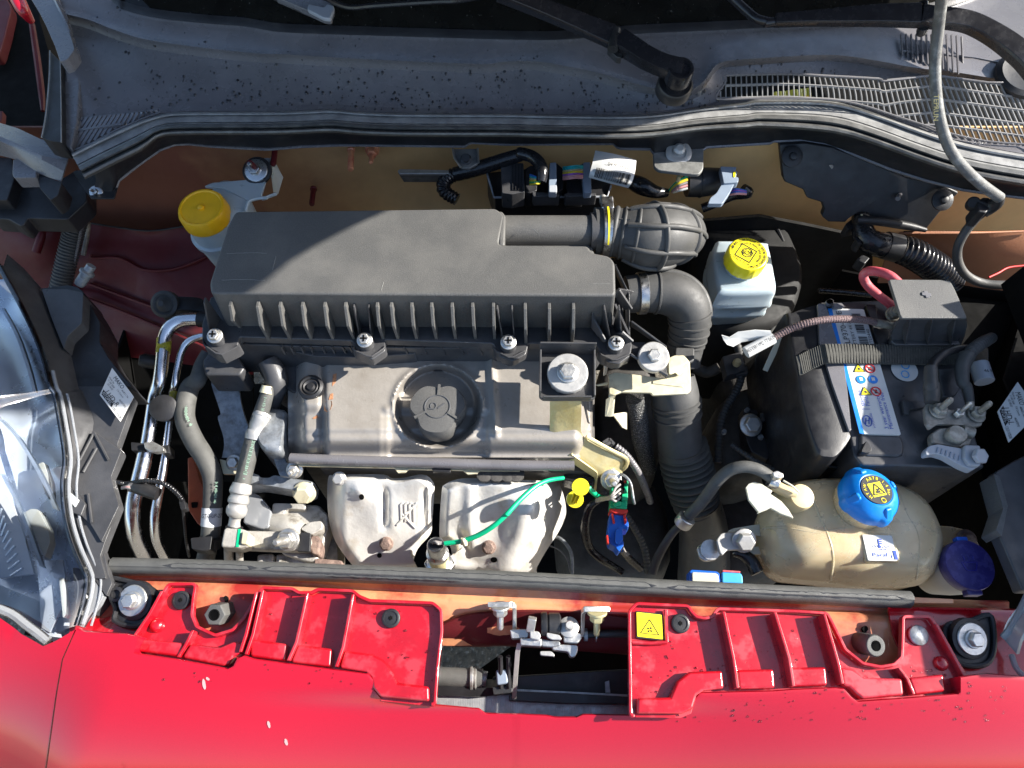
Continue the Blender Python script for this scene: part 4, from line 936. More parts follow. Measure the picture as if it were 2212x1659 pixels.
# housing behind the lens
def hous(t, pts, z, d, nm='housing', mat='box_smooth', bev=.003, r=4): mb = MB(); prismpx(mb, q(t, pts), z, d, r); return mb.build(nm, M[mat], hl, bevel=bev)
hr = [[a for a in I3]]
back = rs_n(cr3(pts3(q('b1', [(60, 560, .06), (200, 720, .06), (310, 850, .055), (440, 1100, .05), (560, 1350, .045), (650, 1660, .04)]) + q('c1', [(700, 150, .038), (780, 420, .04), (640, 700, .045), (560, 950, .045), (650, 1180, .04), (740, 1420, .036), (870, 1650, .032)]) + q('d1', [(830, 180, .032), (850, 290, .03), (740, 440, .03)])), 4), 70)
MB().grid([I3, [a + (b - a) * .2 + V((0, 0, -.008)) for a, b in zip(I3, back)], [a + (b - a) * .6 + V((0, 0, -.004)) for a, b in zip(I3, back)], back, [b + V((.004, 0, -.03)) for b in back]]).build('housing_rim', M['box_smooth'], hl, smooth=40)
mb = MB(); prismpx(mb, q('b1', [(330, 845), (560, 815), (640, 830), (690, 870), (710, 920), (740, 960), (830, 1130), (825, 1290), (900, 1420), (1010, 1560), (1100, 1660), (560, 1660), (460, 1200)]), .04, .05, 5); mb.build('housing', M['black_plastic'], hl, bevel=.004)
mb = MB(); prismpx(mb, q('b1', [(345, 850), (560, 850), (690, 880), (680, 1130), (560, 1240), (530, 1350), (430, 1100)]), .058, .03, 5); mb.build('housing_cap', M['box_smooth'], hl, bevel=.005, seg=3)
MB().lathe(P(*q1('b1', 655, 815), .05), V((.6, .55, .5)), [(.006, 0), (.007, .004), (.007, .018), (.0095, .019), (.0095, .022), (.006, .024), (.006, .032)], 14).build('adjuster_screw', M['galv'], hl)
hous('c1', [(560, -80), (900, -80), (1110, 210), (970, 600), (1010, 650), (1000, 680), (920, 860), (990, 1100), (870, 1400), (830, 1520), (880, 1700), (760, 1700), (650, 1200), (560, 960), (600, 760), (600, 500)], .040, .012)
hous('c1', [(510, 990), (570, 880), (620, 700), (780, 480), (1005, 640), (920, 860), (985, 1100), (840, 1400), (750, 1250), (660, 1170)], .044, .008)
hous('c1', [(500, 1000), (560, 920), (710, 1080), (670, 1180), (590, 1150)], .049, .006); hous('c1', [(545, 1025), (580, 985), (655, 1050), (620, 1110)], .0505, .004, 'clip_window', 'white_plastic', .001, 2)
for pl in ([(780, 490), (660, 720)], [(780, 490), (900, 720)], [(800, 620), (690, 820)], [(730, 1000), (760, 1240)]):
    a, b = q('c1', pl); MB().tube([P(*a, .0455), P(*b, .0455)], .0016, 6).build('moulded_rib', M['box_smooth'], hl)
hous('d1', [(700, -100), (860, -80), (900, 120), (930, 190), (880, 300), (790, 170)], .036, .01)
hous('d1', [(600, 60), (700, 80), (800, 190), (860, 290), (820, 370), (720, 480), (670, 560), (640, 520)], .035, .008, 'lens_bracket', 'clear_grey')
# ------------------------------------------------------------------ right headlight and wing
hr_ = thing('headlight', 'shaded right headlight housing and clear lens edge at the right side', 'headlight', tuple(P(2190, 1200, .0)))
mb = MB(); prismpx(mb, q('c4', [(1970, 820), (2120, 730), (2300, 640), (2500, 700), (2500, 1800), (2200, 1800), (2030, 1400), (1985, 1300), (2040, 1110)]), .03, .018, 5); mb.build('housing', M['box_smooth'], hr_, bevel=.005)
mb = MB(); prismpx(mb, q('c4', [(1960, 830), (2010, 850), (2080, 1100), (2030, 1350), (1980, 1300), (2040, 1120)]), .036, .03, 3); mb.build('housing_flap', M['box_plastic'], hr_, bevel=.002)
MB().grid(to3(loftx([q('d4', [(2030, 640, .03), (2070, 510, .034), (2200, 350, .04), (2400, 200, .045)]), q('d4', [(2150, 780, .036), (2190, 640, .05), (2300, 480, .06), (2500, 300, .07)])], 14))).build('lens', M['clear_grey'], hr_, solid=.004)
MB().tube(cr3(pts3(q('d4', [(2040, 645, .03), (2090, 590, .036), (2160, 470, .042), (2230, 330, .046), (2330, 120, .05)])), 4), .004, 8).build('lens_edge', M['clear_grey'], hr_)
MB().tube(cr3(pts3(q('d4', [(2110, 790, .03), (2150, 900, .034), (2250, 1000, .036)])), 4), .003, 8).build('lens_edge', M['clear_grey'], hr_)
# wing crest and lamp bulge whose top edge throws the shade over battery and tank
Xc = .69
cre = []
for t, x, y, z in (('b4', 1640, 640, .09), ('b4', 1535, 765, .092), ('b4', 1560, 985, .092), ('b4', 1390, 1085, .05), ('b4', 1000, 1400, .034), ('c4', 900, 20, .030), ('c4', 760, 480, .025), ('c4', 620, 900, -.01), ('c4', 640, 1300, -.012), ('c4', 820, 1560, -.03), ('d4', 1090, 500, .02), ('d4', 1385, 700, .027), ('d4', 1480, 930, .03), ('d4', 1900, 960, .05)):
    p = P(*q1(t, x, y), z); k = (Xc - p.x) / SUN.x; cre.append(p + SUN * k)
rw = thing('front_wing', 'red right front wing rising beyond the right edge of the frame', 'wing panel', (Xc, 0, 0))
cre.sort(key=lambda p: -p.y)
MB().grid([[p + V((-.012, 0, -.02)) for p in cre], cre, [p + V((.03, 0, .002)) for p in cre], [V((Xc + .12, p.y, p.z - .09)) for p in cre], [V((Xc + .16, p.y, p.z - .4)) for p in cre]]).build('wing_skin', M['red_paint'], rw, smooth=70, solid=.003)
MB().grid([[p + V((-.012, 0, -.02)) for p in cre], [V((Xc - .03, p.y, min(p.z - .03, .03))) for p in cre]]).build('wing_flank', M['void'], rw, smooth=70, solid=.003)
# ------------------------------------------------------------------ air filter box
SCR = None
ab = thing('air_filter_box', 'large black ribbed plastic air filter box across the top of the engine', 'air filter box', tuple(P(900, 560, .05)))
LZ = .120
lid = fillet([(508, 456), (1070, 449), (1083, 458), (1090, 466), (1077, 528), (1270, 530), (1279, 545), (1316, 552), (1328, 566), (1330, 638), (456, 634), (452, 612), (492, 486)], 9)
rl = pts3(lid, LZ); bt = [V((p.x + (-.004 if p.x < -.3 else .004 if p.x > .09 else 0), p.y + (-.003 if p.y < .08 else 0), .050)) for p in rl]
mbl = MB(); mbl.rings([bt, rl]); mbl.build('lid', M['box_plastic'], ab, bevel=.010, seg=5, smooth=30)
for t, pl_ in (('b1', [(1880, 556), (2060, 548), (2212, 552)]), ('b1', [(1840, 775), (2000, 770), (2200, 778)]), ('b2', [(188, 575), (160, 690)]), ('b3', [(685, 803), (860, 804)]), ('b2', [(1080, 790), (1060, 860)]), ('b3', [(200, 330), (270, 395)])):
    r_ = random.Random(len(pl_) + int(pl_[0][0])); pp = cr([tuple(p) for p in q(t, pl_)], 8); MB().tube([P(x + r_.uniform(-.4, .4), y + r_.uniform(-.5, .5), (LZ if t != 'b3' or y > 540 else .1145) + .0001) for x, y in pp], .00035, 5).build('scuff', M['tab_grey'], ab)
# outlet pipe with a flat shoulder
a = P(1070, 500, .088); b = P(1284, 500, .088); r = mpp(b) * 34
MB().cyl(a, b, r, n=36).build('outlet_pipe', M['box_plastic'], ab, smooth=50)
MB().cyl(b + V((-.006, 0, 0)), b + V((.010, 0, 0)), r * 1.18, n=36).build('outlet_collar', M['box_smooth'], ab, smooth=50, bevel=.001)
mb = MB(); prismpx(mb, [(1076, 520), (1276, 521), (1290, 560), (1080, 560)], .085, .03); mb.build('shoulder', M['box_plastic'], ab, bevel=.004)
mb = MB(); prismpx(mb, q('b2', [(2035, 195), (2068, 205), (2092, 240), (2085, 485), (2035, 485)]), .1195, .03); mb.build('pipe_web', M['box_plastic'], ab, bevel=.006, seg=3)
# flange ledge with screw tabs
FZ = .052
led = [(436, 700), (455, 640), (1340, 640), (1352, 700), (1366, 745), (1362, 768), (1338, 786), (1312, 782), (1290, 748), (1276, 744), (1142, 742), (1136, 766), (1108, 780), (1080, 770), (1064, 742), (831, 734), (833, 757), (804, 777), (772, 762), (760, 736), (517, 728), (513, 748), (482, 768), (452, 752), (436, 735)]
mb = MB(); prismpx(mb, led, FZ, .014, 5); mb.build('flange', M['box_smooth'], ab, bevel=.0018)
mb = MB(); prismpx(mb, [(450, 650), (1345, 650), (1350, 744), (830, 738), (440, 728)], FZ - .012, .012, 5); mb.build('lower_flange', M['box_smooth'], ab, bevel=.0012)
# lower half of the box with small ribs
mb = MB(); lo = q('b2', [(-300, 1230), (300, 1345), (2000, 1365), (2000, 1470), (1250, 1440), (840, 1490), (400, 1440), (150, 1350)])
prismpx(mb, [(470, 690), (1330, 690), (1290, 752), (1150, 752), (900, 752), (640, 748), (470, 742)], .034, .075, 6); mb.build('box_base', M['box_smooth'], ab, bevel=.003)
mb = MB(); prismpx(mb, [(590, 690), (860, 690), (900, 764), (780, 772), (680, 770), (600, 752)], .022, .08, 6); mb.build('box_base', M['box_smooth'], ab, bevel=.003)
for x in (225, 300, 385, 460, 560, 640, 730, 790, 1240, 1395, 1550, 1705, 1860):
    t = q1('b2', x, 1340); e = (t[0] + 9, t[1] + 15)
    pa = P(t[0], t[1] - 2, .036); pb = P(e[0], e[1], .020); MB().prism([pa, pb, V((pb.x, pb.y + .02, pb.z)), V((pa.x, pa.y + .02, pa.z))], V((.002, 0, 0))).build('rib', M['box_smooth'], ab)
# long ribs from the lid to the flange
def arib(tx, ty, fx, fy, w=.0038, zt=.106, zf=FZ + .001, tag_='b2'):
    t = q1(tag_, tx, ty); f = q1(tag_, fx, fy); A = P(t[0], t[1], zt); B = P(f[0], f[1], zf); X = V((w, 0, 0))
    C = V((B.x, B.y + .0, zf - .004)); D = V((A.x + (B.x - A.x) * .3, A.y + .012, zf - .004)); E = V((A.x, A.y + .008, zt))
    A = A + V((0, -.005, 0)); mid = A + (B - A) * .42 + V((0, -.009, .001))
    ring = [A, mid, B, C, D, E]; MB().prism(ring, X).build('rib', M['box_plastic'], ab, bevel=.0006, smooth=20)
for tx, fx in ((25, 108), (210, 288), (395, 464), (580, 645), (752, 820), (1015, 1062), (1132, 1186), (1300, 1342), (1465, 1505), (1635, 1665), (1805, 1830), (1978, 1990)): arib(tx, 965, fx, 1262)
for tx, fx in ((140, 148), (340, 340), (541, 530)): arib(tx, 985, fx, 1300, tag_='b3')
arib(1898, 960, 1975, 1170, tag_='b1'); arib(2125, 970, 2205, 1240, tag_='b1')
for t, x, y, vl, vr in (('b1', 1785, 1240, -1, 0), ('b2', 925, 1275, -1, 1), ('b2', 2115, 1292, -1, 1), ('b3', 905, 1300, -1, 1)):
    o = P(*q1(t, x, y), FZ + .010)
    MB().lathe(o + V((0, 0, -.012)), (0, 0, 1), [(.0105, 0), (.0095, .012)], 18).build('screw_boss', M['box_smooth'], ab)
    sc = MB().hexbolt(o, V((0, -.25, 1)), .0074, .009, .0100).build('screw', M['zinc'], ab, bevel=.0006)
    nrm = V((0, -.25, 1)).normalized(); c = o + nrm * .0092; cm = MB()
    for k in range(2): cm.bar(c - (RGT if k else nrm.cross(RGT)) * .0042, c + (RGT if k else nrm.cross(RGT)) * .0042, .002, .0008, nrm)
    cm.build('cross_slot', M['void'], sc)
    px = q1(t, x, y)
    for sgn, on in ((-1, vl), (1, vr)):
        if not on: continue
        A = P(px[0] + sgn * 16 - 10, px[1] - 72, .102); B = P(px[0] + sgn * 14 - (0 if sgn < 0 else 3), px[1] - 12, FZ + .008); X = V((.002, 0, 0))
        MB().prism([A, B, B + V((0, 0, -.008)), V((A.x, A.y + .010, FZ)), A + V((0, .008, 0))], X).build('rib', M['box_smooth'], ab, bevel=.0005)
# front lips of the four tabs
for t, pl in (('b1', [(1680, 1250), (1690, 1300), (1790, 1370), (1840, 1380), (1960, 1320), (1985, 1300)]), ('b2', [(812, 1310), (835, 1345), (950, 1395), (985, 1395), (1080, 1330), (1095, 1310)]), ('b2', [(1990, 1320), (2020, 1355), (2120, 1405), (2160, 1400), (2250, 1350)]), ('b3', [(760, 1345), (790, 1385), (880, 1425), (920, 1420), (1020, 1375)])):
    r = pts3(q(t, pl), FZ + .003); rs = [[p, p + V((0, -.0025, 0)), p + V((0, -.004, -.020)), p + V((0, -.0015, -.020))] for p in r]
    MB().rings(rs).build('tab_lip', M['box_smooth'], ab, bevel=.0008)
mb = MB()
letter_px(mb, '51785907', q1('b1', 2010, 1150), q1('b1', 2200, 1150), FZ + .0002, 10); letter_px(mb, '51785907/1', q1('b1', 1990, 1205), q1('b2', 110, 1215), FZ + .0002, 9)
letter_px(mb, 'A747', q1('b2', 320, 1165), q1('b2', 415, 1165), FZ + .0002, 9); letter_px(mb, '/94', q1('b2', 340, 1222), q1('b2', 425, 1222), FZ + .0002, 9); letter_px(mb, 'IC', q1('b2', 530, 1200), q1('b2', 595, 1200), FZ + .0002, 17)
mb.build('moulded_lettering', M['emboss'], ab, kind='stuff')
# right side lattice and bracket wing
def plate3(pts, th, nm='side_fin', mat='box_smooth', par=ab, bev=.0008): r = pts3(pts); n = (r[1] - r[0]).cross(r[2] - r[0]).normalized(); return MB().prism(r, n * th).build(nm, M[mat], par, bevel=bev)
plate3([q1('b3', 903, 640) + (.108,), q1('b3', 1018, 890) + (.07,), q1('b3', 1025, 1290) + (.052,), q1('b3', 1010, 1270) + (.045,), q1('b3', 1000, 900) + (.055,), q1('b3', 900, 680) + (.09,)], .003)
for pl in ([(905, 860), (1010, 1015)], [(890, 990), (1005, 1240)], [(905, 880), (1018, 895)], [(930, 1210), (1020, 1290)]):
    A, B = q('b3', pl); pa = P(*A, .085 if pl[0][1] < 900 else .068); pb = P(*B, .060 if pl[0][1] < 1200 else .055); MB().bar(pa, pb, .003, .014).build('side_fin', M['box_smooth'], ab, bevel=.0006)
plate3([q1('b3', 725, 1000) + (.09,), q1('b3', 735, 1090) + (.075,), q1('b3', 835, 1280) + (.06,), q1('b3', 815, 1290) + (.055,), q1('b3', 712, 1170) + (.062,), q1('b3', 718, 1050) + (.085,)], .0025)
mb = MB(); prismpx(mb, q('b3', [(1035, 1290), (1150, 1290), (1320, 1360), (1330, 1575), (1290, 1540), (1045, 1395)]), .044, .006, 3); mb.build('side_bracket', M['box_smooth'], ab, bevel=.001)
plate3([q1('b3', 1028, 1120) + (.062,), q1('b3', 1320, 1335) + (.056,), q1('b3', 1322, 1360) + (.044,), q1('b3', 1028, 1160) + (.044,)], .0025); plate3([q1('b3', 1020, 1400) + (.052,), q1('b3', 1330, 1580) + (.046,), q1('b3', 1325, 1560) + (.040,), q1('b3', 1030, 1380) + (.04,)], .003)
o = P(*q1('b3', 1210, 1425), .046); MB().lathe(o, V((0, -.25, 1)), [(.0195, 0), (.0195, .008), (.0185, .010), (.010, .010)], 32).build('washer', M['zinc_white'], ab, bevel=.0008)
MB().hexbolt(o + V((0, -.002, .009)), V((0, -.25, 1)), .0088, .008, .0).build('bolt', M['zinc'], ab, bevel=.0006)
# black support tray with bolt in front of the box
bt_ = thing('support_tray', 'square black plastic support with a big white washer bolt above the zinc strap', 'support', tuple(P(1226, 815, .03)))
TZ = .062
tr = q('b3', [(272, 1375), (728, 1380)]) + q('c3', [(735, 200), (700, 215), (300, 215), (268, 190)])
mb = MB(); prismpx(mb, tr, TZ, .006, 5); mb.build('tray_plate', M['box_smooth'], bt_, bevel=.001)
r = pts3(tr, TZ)
for i, j, h in ((0, 1, .026), (1, 2, .012), (3, 4, .006), (5, 0, .014)):
    A, B = r[i], r[j]; t = (B - A).normalized(); nn = V((0, 0, 1)).cross(t) * -.0022
    MB().prism([A, B, B + V((0, 0, h if i != 1 else .006)), A + V((0, 0, h))], nn).build('tray_wall', M['box_smooth'], bt_, bevel=.0006)
o = P(*q1('b3', 500, 1572), TZ + .0005); MB().lathe(o, V((0, -.2, 1)), [(.0235, -.002), (.0245, .006), (.0245, .013), (.0235, .0145), (.011, .0145)], 36, mod=lambda a, h: 1 + (.02 * sin(a * 20) if h < .01 else 0)).build('washer', M['zinc_white'], bt_, bevel=.0006)
MB().hexbolt(o + V((0, -.003, .0142)), V((0, -.2, 1)), .0110, .010, .013).build('bolt', M['zinc'], bt_, bevel=.0008)
# ------------------------------------------------------------------ upper intake elbow
el = thing('intake_elbow', 'fat lattice-ribbed rubber intake elbow clamped to the air filter box outlet', 'intake hose', tuple(P(1430, 510, .07)))
ZE = .083
pth = [(1284, 499, ZE), (1312, 499, ZE), (1340, 503, ZE), (1368, 507, ZE), (1402, 511, ZE - .001), (1436, 509, ZE - .006), (1462, 506, ZE - .022), (1472, 508, ZE - .05), (1474, 512, ZE - .09)]
rad = [50, 51, 53, 61, 68, 66, 59, 53, 48]
w = [tuple(P(*p)) + (mpp(P(*p)) * r_,) for p, r_ in zip(pth, rad)]; c = cr(w, 6)
MB().tube([V(a[:3]) for a in c], [a[3] for a in c], 40).build('elbow_body', M['rubber_lit'] if 'rubber_lit' in M else M['rubber'], el, smooth=50)
def ring_at(i, k, th, nm='ring_rib', mat='rubber'):
    a = V(c[i][:3]); t = (V(c[min(i + 1, len(c) - 1)][:3]) - V(c[i - 1][:3])).normalized(); R = c[i][3]
    MB().lathe(a - t * th, t, [(R * .97, 0), (R * k, th * .5), (R * (k + .015), th), (R * k, th * 1.5), (R * .97, th * 2)], 40).build(nm, M[mat], el, smooth=60)
for i, k, th in ((9, 1.07, .004), (13, 1.04, .003), (26, 1.10, .004), (19, 1.03, .003), (34, 1.08, .0035)): ring_at(i, k, th)
for ang in (20, 66, 112, 158, 204, -26, -72):
    a_ = radians(ang); pts = []
    for i in range(15, 40):
        p = V(c[i][:3]); t = (V(c[i + 1][:3]) - V(c[i - 1][:3])).normalized(); up_ = V((0, 1, 0)); up_ = (up_ - t * up_.dot(t)).normalized(); sd = t.cross(up_); f = .99 + .05 * sin(pi * (i - 15) / 24)
        pts.append(p + (up_ * cos(a_) + sd * -sin(a_) * -1) * c[i][3] * f)
    MB().tube(pts, .0036, 8).build('long_rib', M['rubber'], el, smooth=60)
pts = []
for i in range(6, 16):
    p = V(c[i][:3]); pts.append(p + V((0, -.15, 1)).normalized() * c[i][3] * 1.0)
MB().tube(pts, .0012, 6).build('mould_line', M['rubber'], el)
def clamp(par, a, b, r, x0, yel=False):
    a = V(a); b = V(b); ax = (b - a).normalized(); L_ = (b - a).length
    cl = MB().lathe(a, ax, [(r, 0), (r * 1.035, .0008), (r * 1.035, L_ - .0008), (r, L_)], 44).build('hose_clamp', M['steel'], par, smooth=40)
    return cl
A = P(1299, 499, ZE); B = P(1318, 499, ZE); rr = mpp(A) * 54.5; cl = clamp(el, A, B, rr, 0)
mb = MB()
for k in range(16):
    a0 = radians(-22 + 92 * k / 16); a1 = radians(-22 + 92 * (k + 1) / 16); f = rr * 1.045; mb.bar((A + B) / 2 + V((0, -sin(a0) * f, cos(a0) * f)), (A + B) / 2 + V((0, -sin(a1) * f, cos(a1) * f)), .0022, .0006, (0, 0, 1))
mb.build('yellow_line', M['lemon'], cl)
m_ = (A + B) / 2; f = rr * 1.06; aa = radians(-38); MB().box(m_ + V((0, -sin(aa) * f, cos(aa) * f)), (.008, 0, 0), (0, .010, 0), (0, .0, .004)).build('clamp_screw', M['steel'], cl, bevel=.0015)
aa = radians(-55); MB().cyl(m_ + V((-.004, -sin(aa) * f, cos(aa) * f)), m_ + V((-.004, -sin(aa) * f * 1 + .012, cos(aa) * f)), .0045, n=10).build('clamp_screw', M['zinc'], cl)
# ------------------------------------------------------------------ lower intake hose down to the throttle duct
lo_ = thing('intake_duct', 'black rubber intake duct bending below the elbow and going down with bellows folds', 'intake hose', tuple(P(1480, 760, -.05)))
pth = [(1352, 636, .030), (1378, 634, .030), (1412, 632, .030), (1450, 636, .028), (1478, 652, .022), (1490, 680, .008), (1488, 715, -.012), (1482, 745, -.03), (1478, 790, -.05)]
rad = [40, 42, 44, 47, 47, 45, 42, 38, 34]
w = [tuple(P(*p)) + (mpp(P(*p)) * r_,) for p, r_ in zip(pth, rad)]; c = cr(w, 6)
MB().tube([V(a[:3]) for a in c], [a[3] for a in c], 36).build('upper_bend', M['rubber'], lo_, smooth=50)
for i in (8, 13, 30, 33, 36, 39, 42):
    a = V(c[i][:3]); t = (V(c[i + 1][:3]) - V(c[i - 1][:3])).normalized(); R = c[i][3]
    MB().lathe(a - t * .0025, t, [(R * .96, 0), (R * 1.06, .0015), (R * 1.06, .0035), (R * .96, .005)], 36).build('fold_ring', M['rubber'], lo_, smooth=50)
pts = []
for i in range(12, 34):
    p = V(c[i][:3]); t = (V(c[i + 1][:3]) - V(c[i - 1][:3])).normalized(); sd = V((0, 0, 1)).cross(t).normalized(); pts.append(p + (V((0, 0, 1)) * .55 + sd * .85).normalized() * c[i][3] * .985)
MB().tube(pts, .005, 8).build('long_rib', M['rubber'], lo_, smooth=60)
clamp(lo_, P(1376, 634, .030), P(1395, 633, .030), mpp(P(1380, 634, .03)) * 44, 0)
mb = MB(); prismpx(mb, q('b3', [(1400, 1330), (1560, 1335), (1558, 1440), (1500, 1470), (1395, 1400)]), -.005, .02, 5); mb.build('spout', M['rubber'], lo_, bevel=.003)
a = P(1378, 668, .03)
# lower vertical tube
pth = [(1450, 820, -.03), (1459, 860, -.045), (1464, 905, -.07), (1468, 950, -.09), (1474, 985, -.105)]
w = [tuple(P(*p)) + (mpp(P(*p)) * r_,) for p, r_ in zip(pth, (50, 51, 49, 48, 50))]; c = cr(w, 5)
MB().tube([V(a[:3]) for a in c], [a[3] for a in c], 36).build('straight_tube', M['rubber'], lo_, smooth=50)
for i in (6, 7, 9):
    a = V(c[i][:3]); t = (V(c[i + 1][:3]) - V(c[i - 1][:3])).normalized(); R = c[i][3]
    MB().lathe(a - t * .003, t, [(R * .98, 0), (R * 1.07, .002), (R * 1.07, .004), (R * .98, .006)], 36).build('fold_ring', M['rubber'], lo_, smooth=50)
mb = MB(); tubepx(mb, [(1474, 962, -.095), (1482, 1000, -.118), (1492, 1040, -.14), (1502, 1080, -.165), (1508, 1095, -.175)], [54, 57, 57, 52, 48], n=36, corr=(.0098, .24)); mb.build('bellows', M['hose_rubber'], lo_, smooth=60)
mb = MB(); tubepx(mb, [(1506, 1085, -.17), (1520, 1150, -.22), (1520, 1260, -.30)], [48, 52, 56], n=28); mb.build('throttle_pipe', M['box_smooth'], lo_, smooth=60)
# braided coolant hose and small conduit beside it
e = thing('braided_hose', 'silver flecked black braided hose beside the vertical intake duct', 'hose', tuple(P(1380, 900, -.08)))
mb = MB(); tubepx(mb, q('c3', [(1060, 200, -.03), (1080, 270, -.045), (1100, 400, -.07), (1110, 520, -.095), (1140, 640, -.13), (1180, 800, -.18)]), [20, 20.5, 20.5, 20, 19, 17], corr=(.0042, .10), n=20); mb.build('hose_body', M['braid_dark'] if 'braid_dark' in M else M['rubber'], e, smooth=60)
e = thing('wiring_conduit', 'grey corrugated wiring conduit with a black plug behind the zinc strap', 'conduit', tuple(P(1360, 1000, -.08)))
mb = MB(); tubepx(mb, q('c3', [(905, 605, -.05), (985, 670, -.055), (1060, 770, -.07), (1110, 860, -.10), (1160, 980, -.15), (1190, 1060, -.19)]), 8, corr=(.0045, .2), n=14); mb.build('conduit_tube', M['cowl_plastic'], e, smooth=60)
for pl in ([(800, 580), (850, 548)], [(850, 548), (890, 590)], [(820, 600), (870, 570)]): MB().bar(*[P(*p, -.045) for p in q('c3', pl)], .004, .004).build('plug_clip', M['box_smooth'], e)
mb = MB(); prismpx(mb, q('c3', [(800, 590), (850, 560), (900, 600), (880, 640), (830, 620)]), -.05, .014, 3); mb.build('plug_body', M['black_plastic'], e, bevel=.001)
# ------------------------------------------------------------------ cream zinc bracket under the elbow
gb = thing('hose_bracket', 'cream zinc plated bracket with folded edges beside the black box', 'bracket', tuple(P(1405, 820, .02)))
mb = MB(); prismpx(mb, q('b3', [(845, 1560), (900, 1535), (1330, 1590), (1335, 1440), (1380, 1400), (1470, 1395), (1520, 1450), (1530, 1660)]) + q('c3', [(1530, 140), (1500, 168), (1210, 182), (1195, 160), (950, 155), (890, 180), (850, 170)]), .014, .004, 4); mb.build('bracket_plate', M['cream_zinc'], gb, bevel=.0012)
plate3([q1('c3', 845, 0) + (.013,), q1('c3', 890, 165) + (.013,), q1('c3', 880, 215) + (-.002,), q1('c3', 870, 360) + (-.012,), q1('c3', 812, 358) + (-.012,), q1('c3', 822, 215) + (-.002,), q1('c3', 846, 200) + (.004,)], .003, 'bracket_flange', 'cream_zinc', gb)
plate3([q1('c3', 880, 340) + (-.02,), q1('c3', 1000, 320) + (-.03,), q1('c3', 1000, 470) + (-.045,), q1('c3', 960, 450) + (-.04,)], .003, 'bracket_flange', 'cream_zinc', gb)
mb = MB(); prismpx(mb, q('b3', [(1340, 1420), (1400, 1395), (1480, 1408), (1510, 1450), (1420, 1510), (1400, 1540), (1345, 1560)]), .034, .003, 5); mb.build('bracket_tongue', M['cream_zinc'], gb, bevel=.001)
plate3([q1('b3', 1400, 1545) + (.034,), q1('b3', 1500, 1440) + (.034,), q1('b3', 1512, 1500) + (.016,), q1('b3', 1430, 1570) + (.016,)], .003, 'bracket_flange', 'cream_zinc', gb)
mb = MB(); MB().bar(P(*q1('c3', 1210, 75), .0145), P(*q1('c3', 1465, 105), .0145), .004, .002).build('pressed_rib', M['cream_zinc'], gb, bevel=.0008)
plate3([q1('c3', 740, 100) + (.0,), q1('c3', 840, 75) + (.0,), q1('c3', 838, 100) + (-.003,), q1('c3', 760, 108) + (-.003,)], .003, 'bracket_flange', 'cream_zinc', gb)
plate3([q1('b3', 810, 1460) + (.02,), q1('b3', 850, 1455) + (.02,), q1('b3', 830, 1560) + (.0,), q1('b3', 805, 1575) + (.0,)], .003, 'bracket_flange', 'zinc', gb)
# ------------------------------------------------------------------ yellow zinc strap from the support down
zs = thing('zinc_strap', 'yellow zinc plated steel strap bent over the right end of the engine cover', 'bracket', tuple(P(1260, 930, -.03)))
cl = [(490, 205, .018), (492, 300, .012), (490, 380, .004), (495, 470, -.012), (540, 560, -.03), (640, 640, -.04), (760, 720, -.05), (860, 790, -.06), (905, 850, -.068)]
wid = [130, 130, 128, 125, 120, 128, 135, 120, 80]
Lr = [(360, 200, .058), (360, 240, .052), (360, 340, .030), (362, 480, .0), (420, 590, -.022), (520, 660, -.034), (620, 735, -.046), (730, 815, -.056), (800, 870, -.066), (830, 890, -.07)]
Rr = [(622, 200, .058), (622, 250, .050), (622, 340, .030), (620, 470, -.002), (660, 530, -.018), (740, 580, -.028), (860, 640, -.038), (985, 710, -.048), (985, 770, -.060), (930, 870, -.07)]
A = cr3(pts3(q('c3', Lr)), 4); B = cr3(pts3(q('c3', Rr)), 4)
rows = []
for k in range(9): t = k / 8; rows.append([a + (b - a) * t + V((0, 0, -.004 * (1 if k in (0, 8) else 0))) for a, b in zip(A, B)])
MB().grid(rows).build('strap_body', M['gold_zinc'], zs, smooth=50, solid=.003)
plate3([q1('c3', 505, 690) + (-.034,), q1('c3', 540, 670) + (-.030,), q1('c3', 750, 820) + (-.052,), q1('c3', 758, 850) + (-.056,), q1('c3', 742, 985) + (-.09,), q1('c3', 722, 965) + (-.09,), q1('c3', 728, 870) + (-.068,), q1('c3', 510, 725) + (-.044,)], .003, 'strap_flange', 'gold_zinc', zs)
MB().tube(cr3(pts3(q('c3', [(660, 525, -.015), (860, 635, -.034), (990, 705, -.046), (990, 770, -.058), (940, 810, -.07)])), 3), .0028, 8).build('rolled_edge', M['gold_zinc'], zs)
MB().hexbolt(P(*q1('c3', 865, 880), -.066), V((0, -.5, .85)), .010, .012, .014, .022).build('nut', M['zinc'], zs, bevel=.0006)
mb = MB(); prismpx(mb, q('c3', [(480, 780), (700, 790), (740, 850), (720, 930), (560, 900), (470, 880)]), -.07, .03, 4); mb.build('mount_block', M['black_gloss'] if 'black_gloss' in M else M['black_plastic'], zs, bevel=.003)

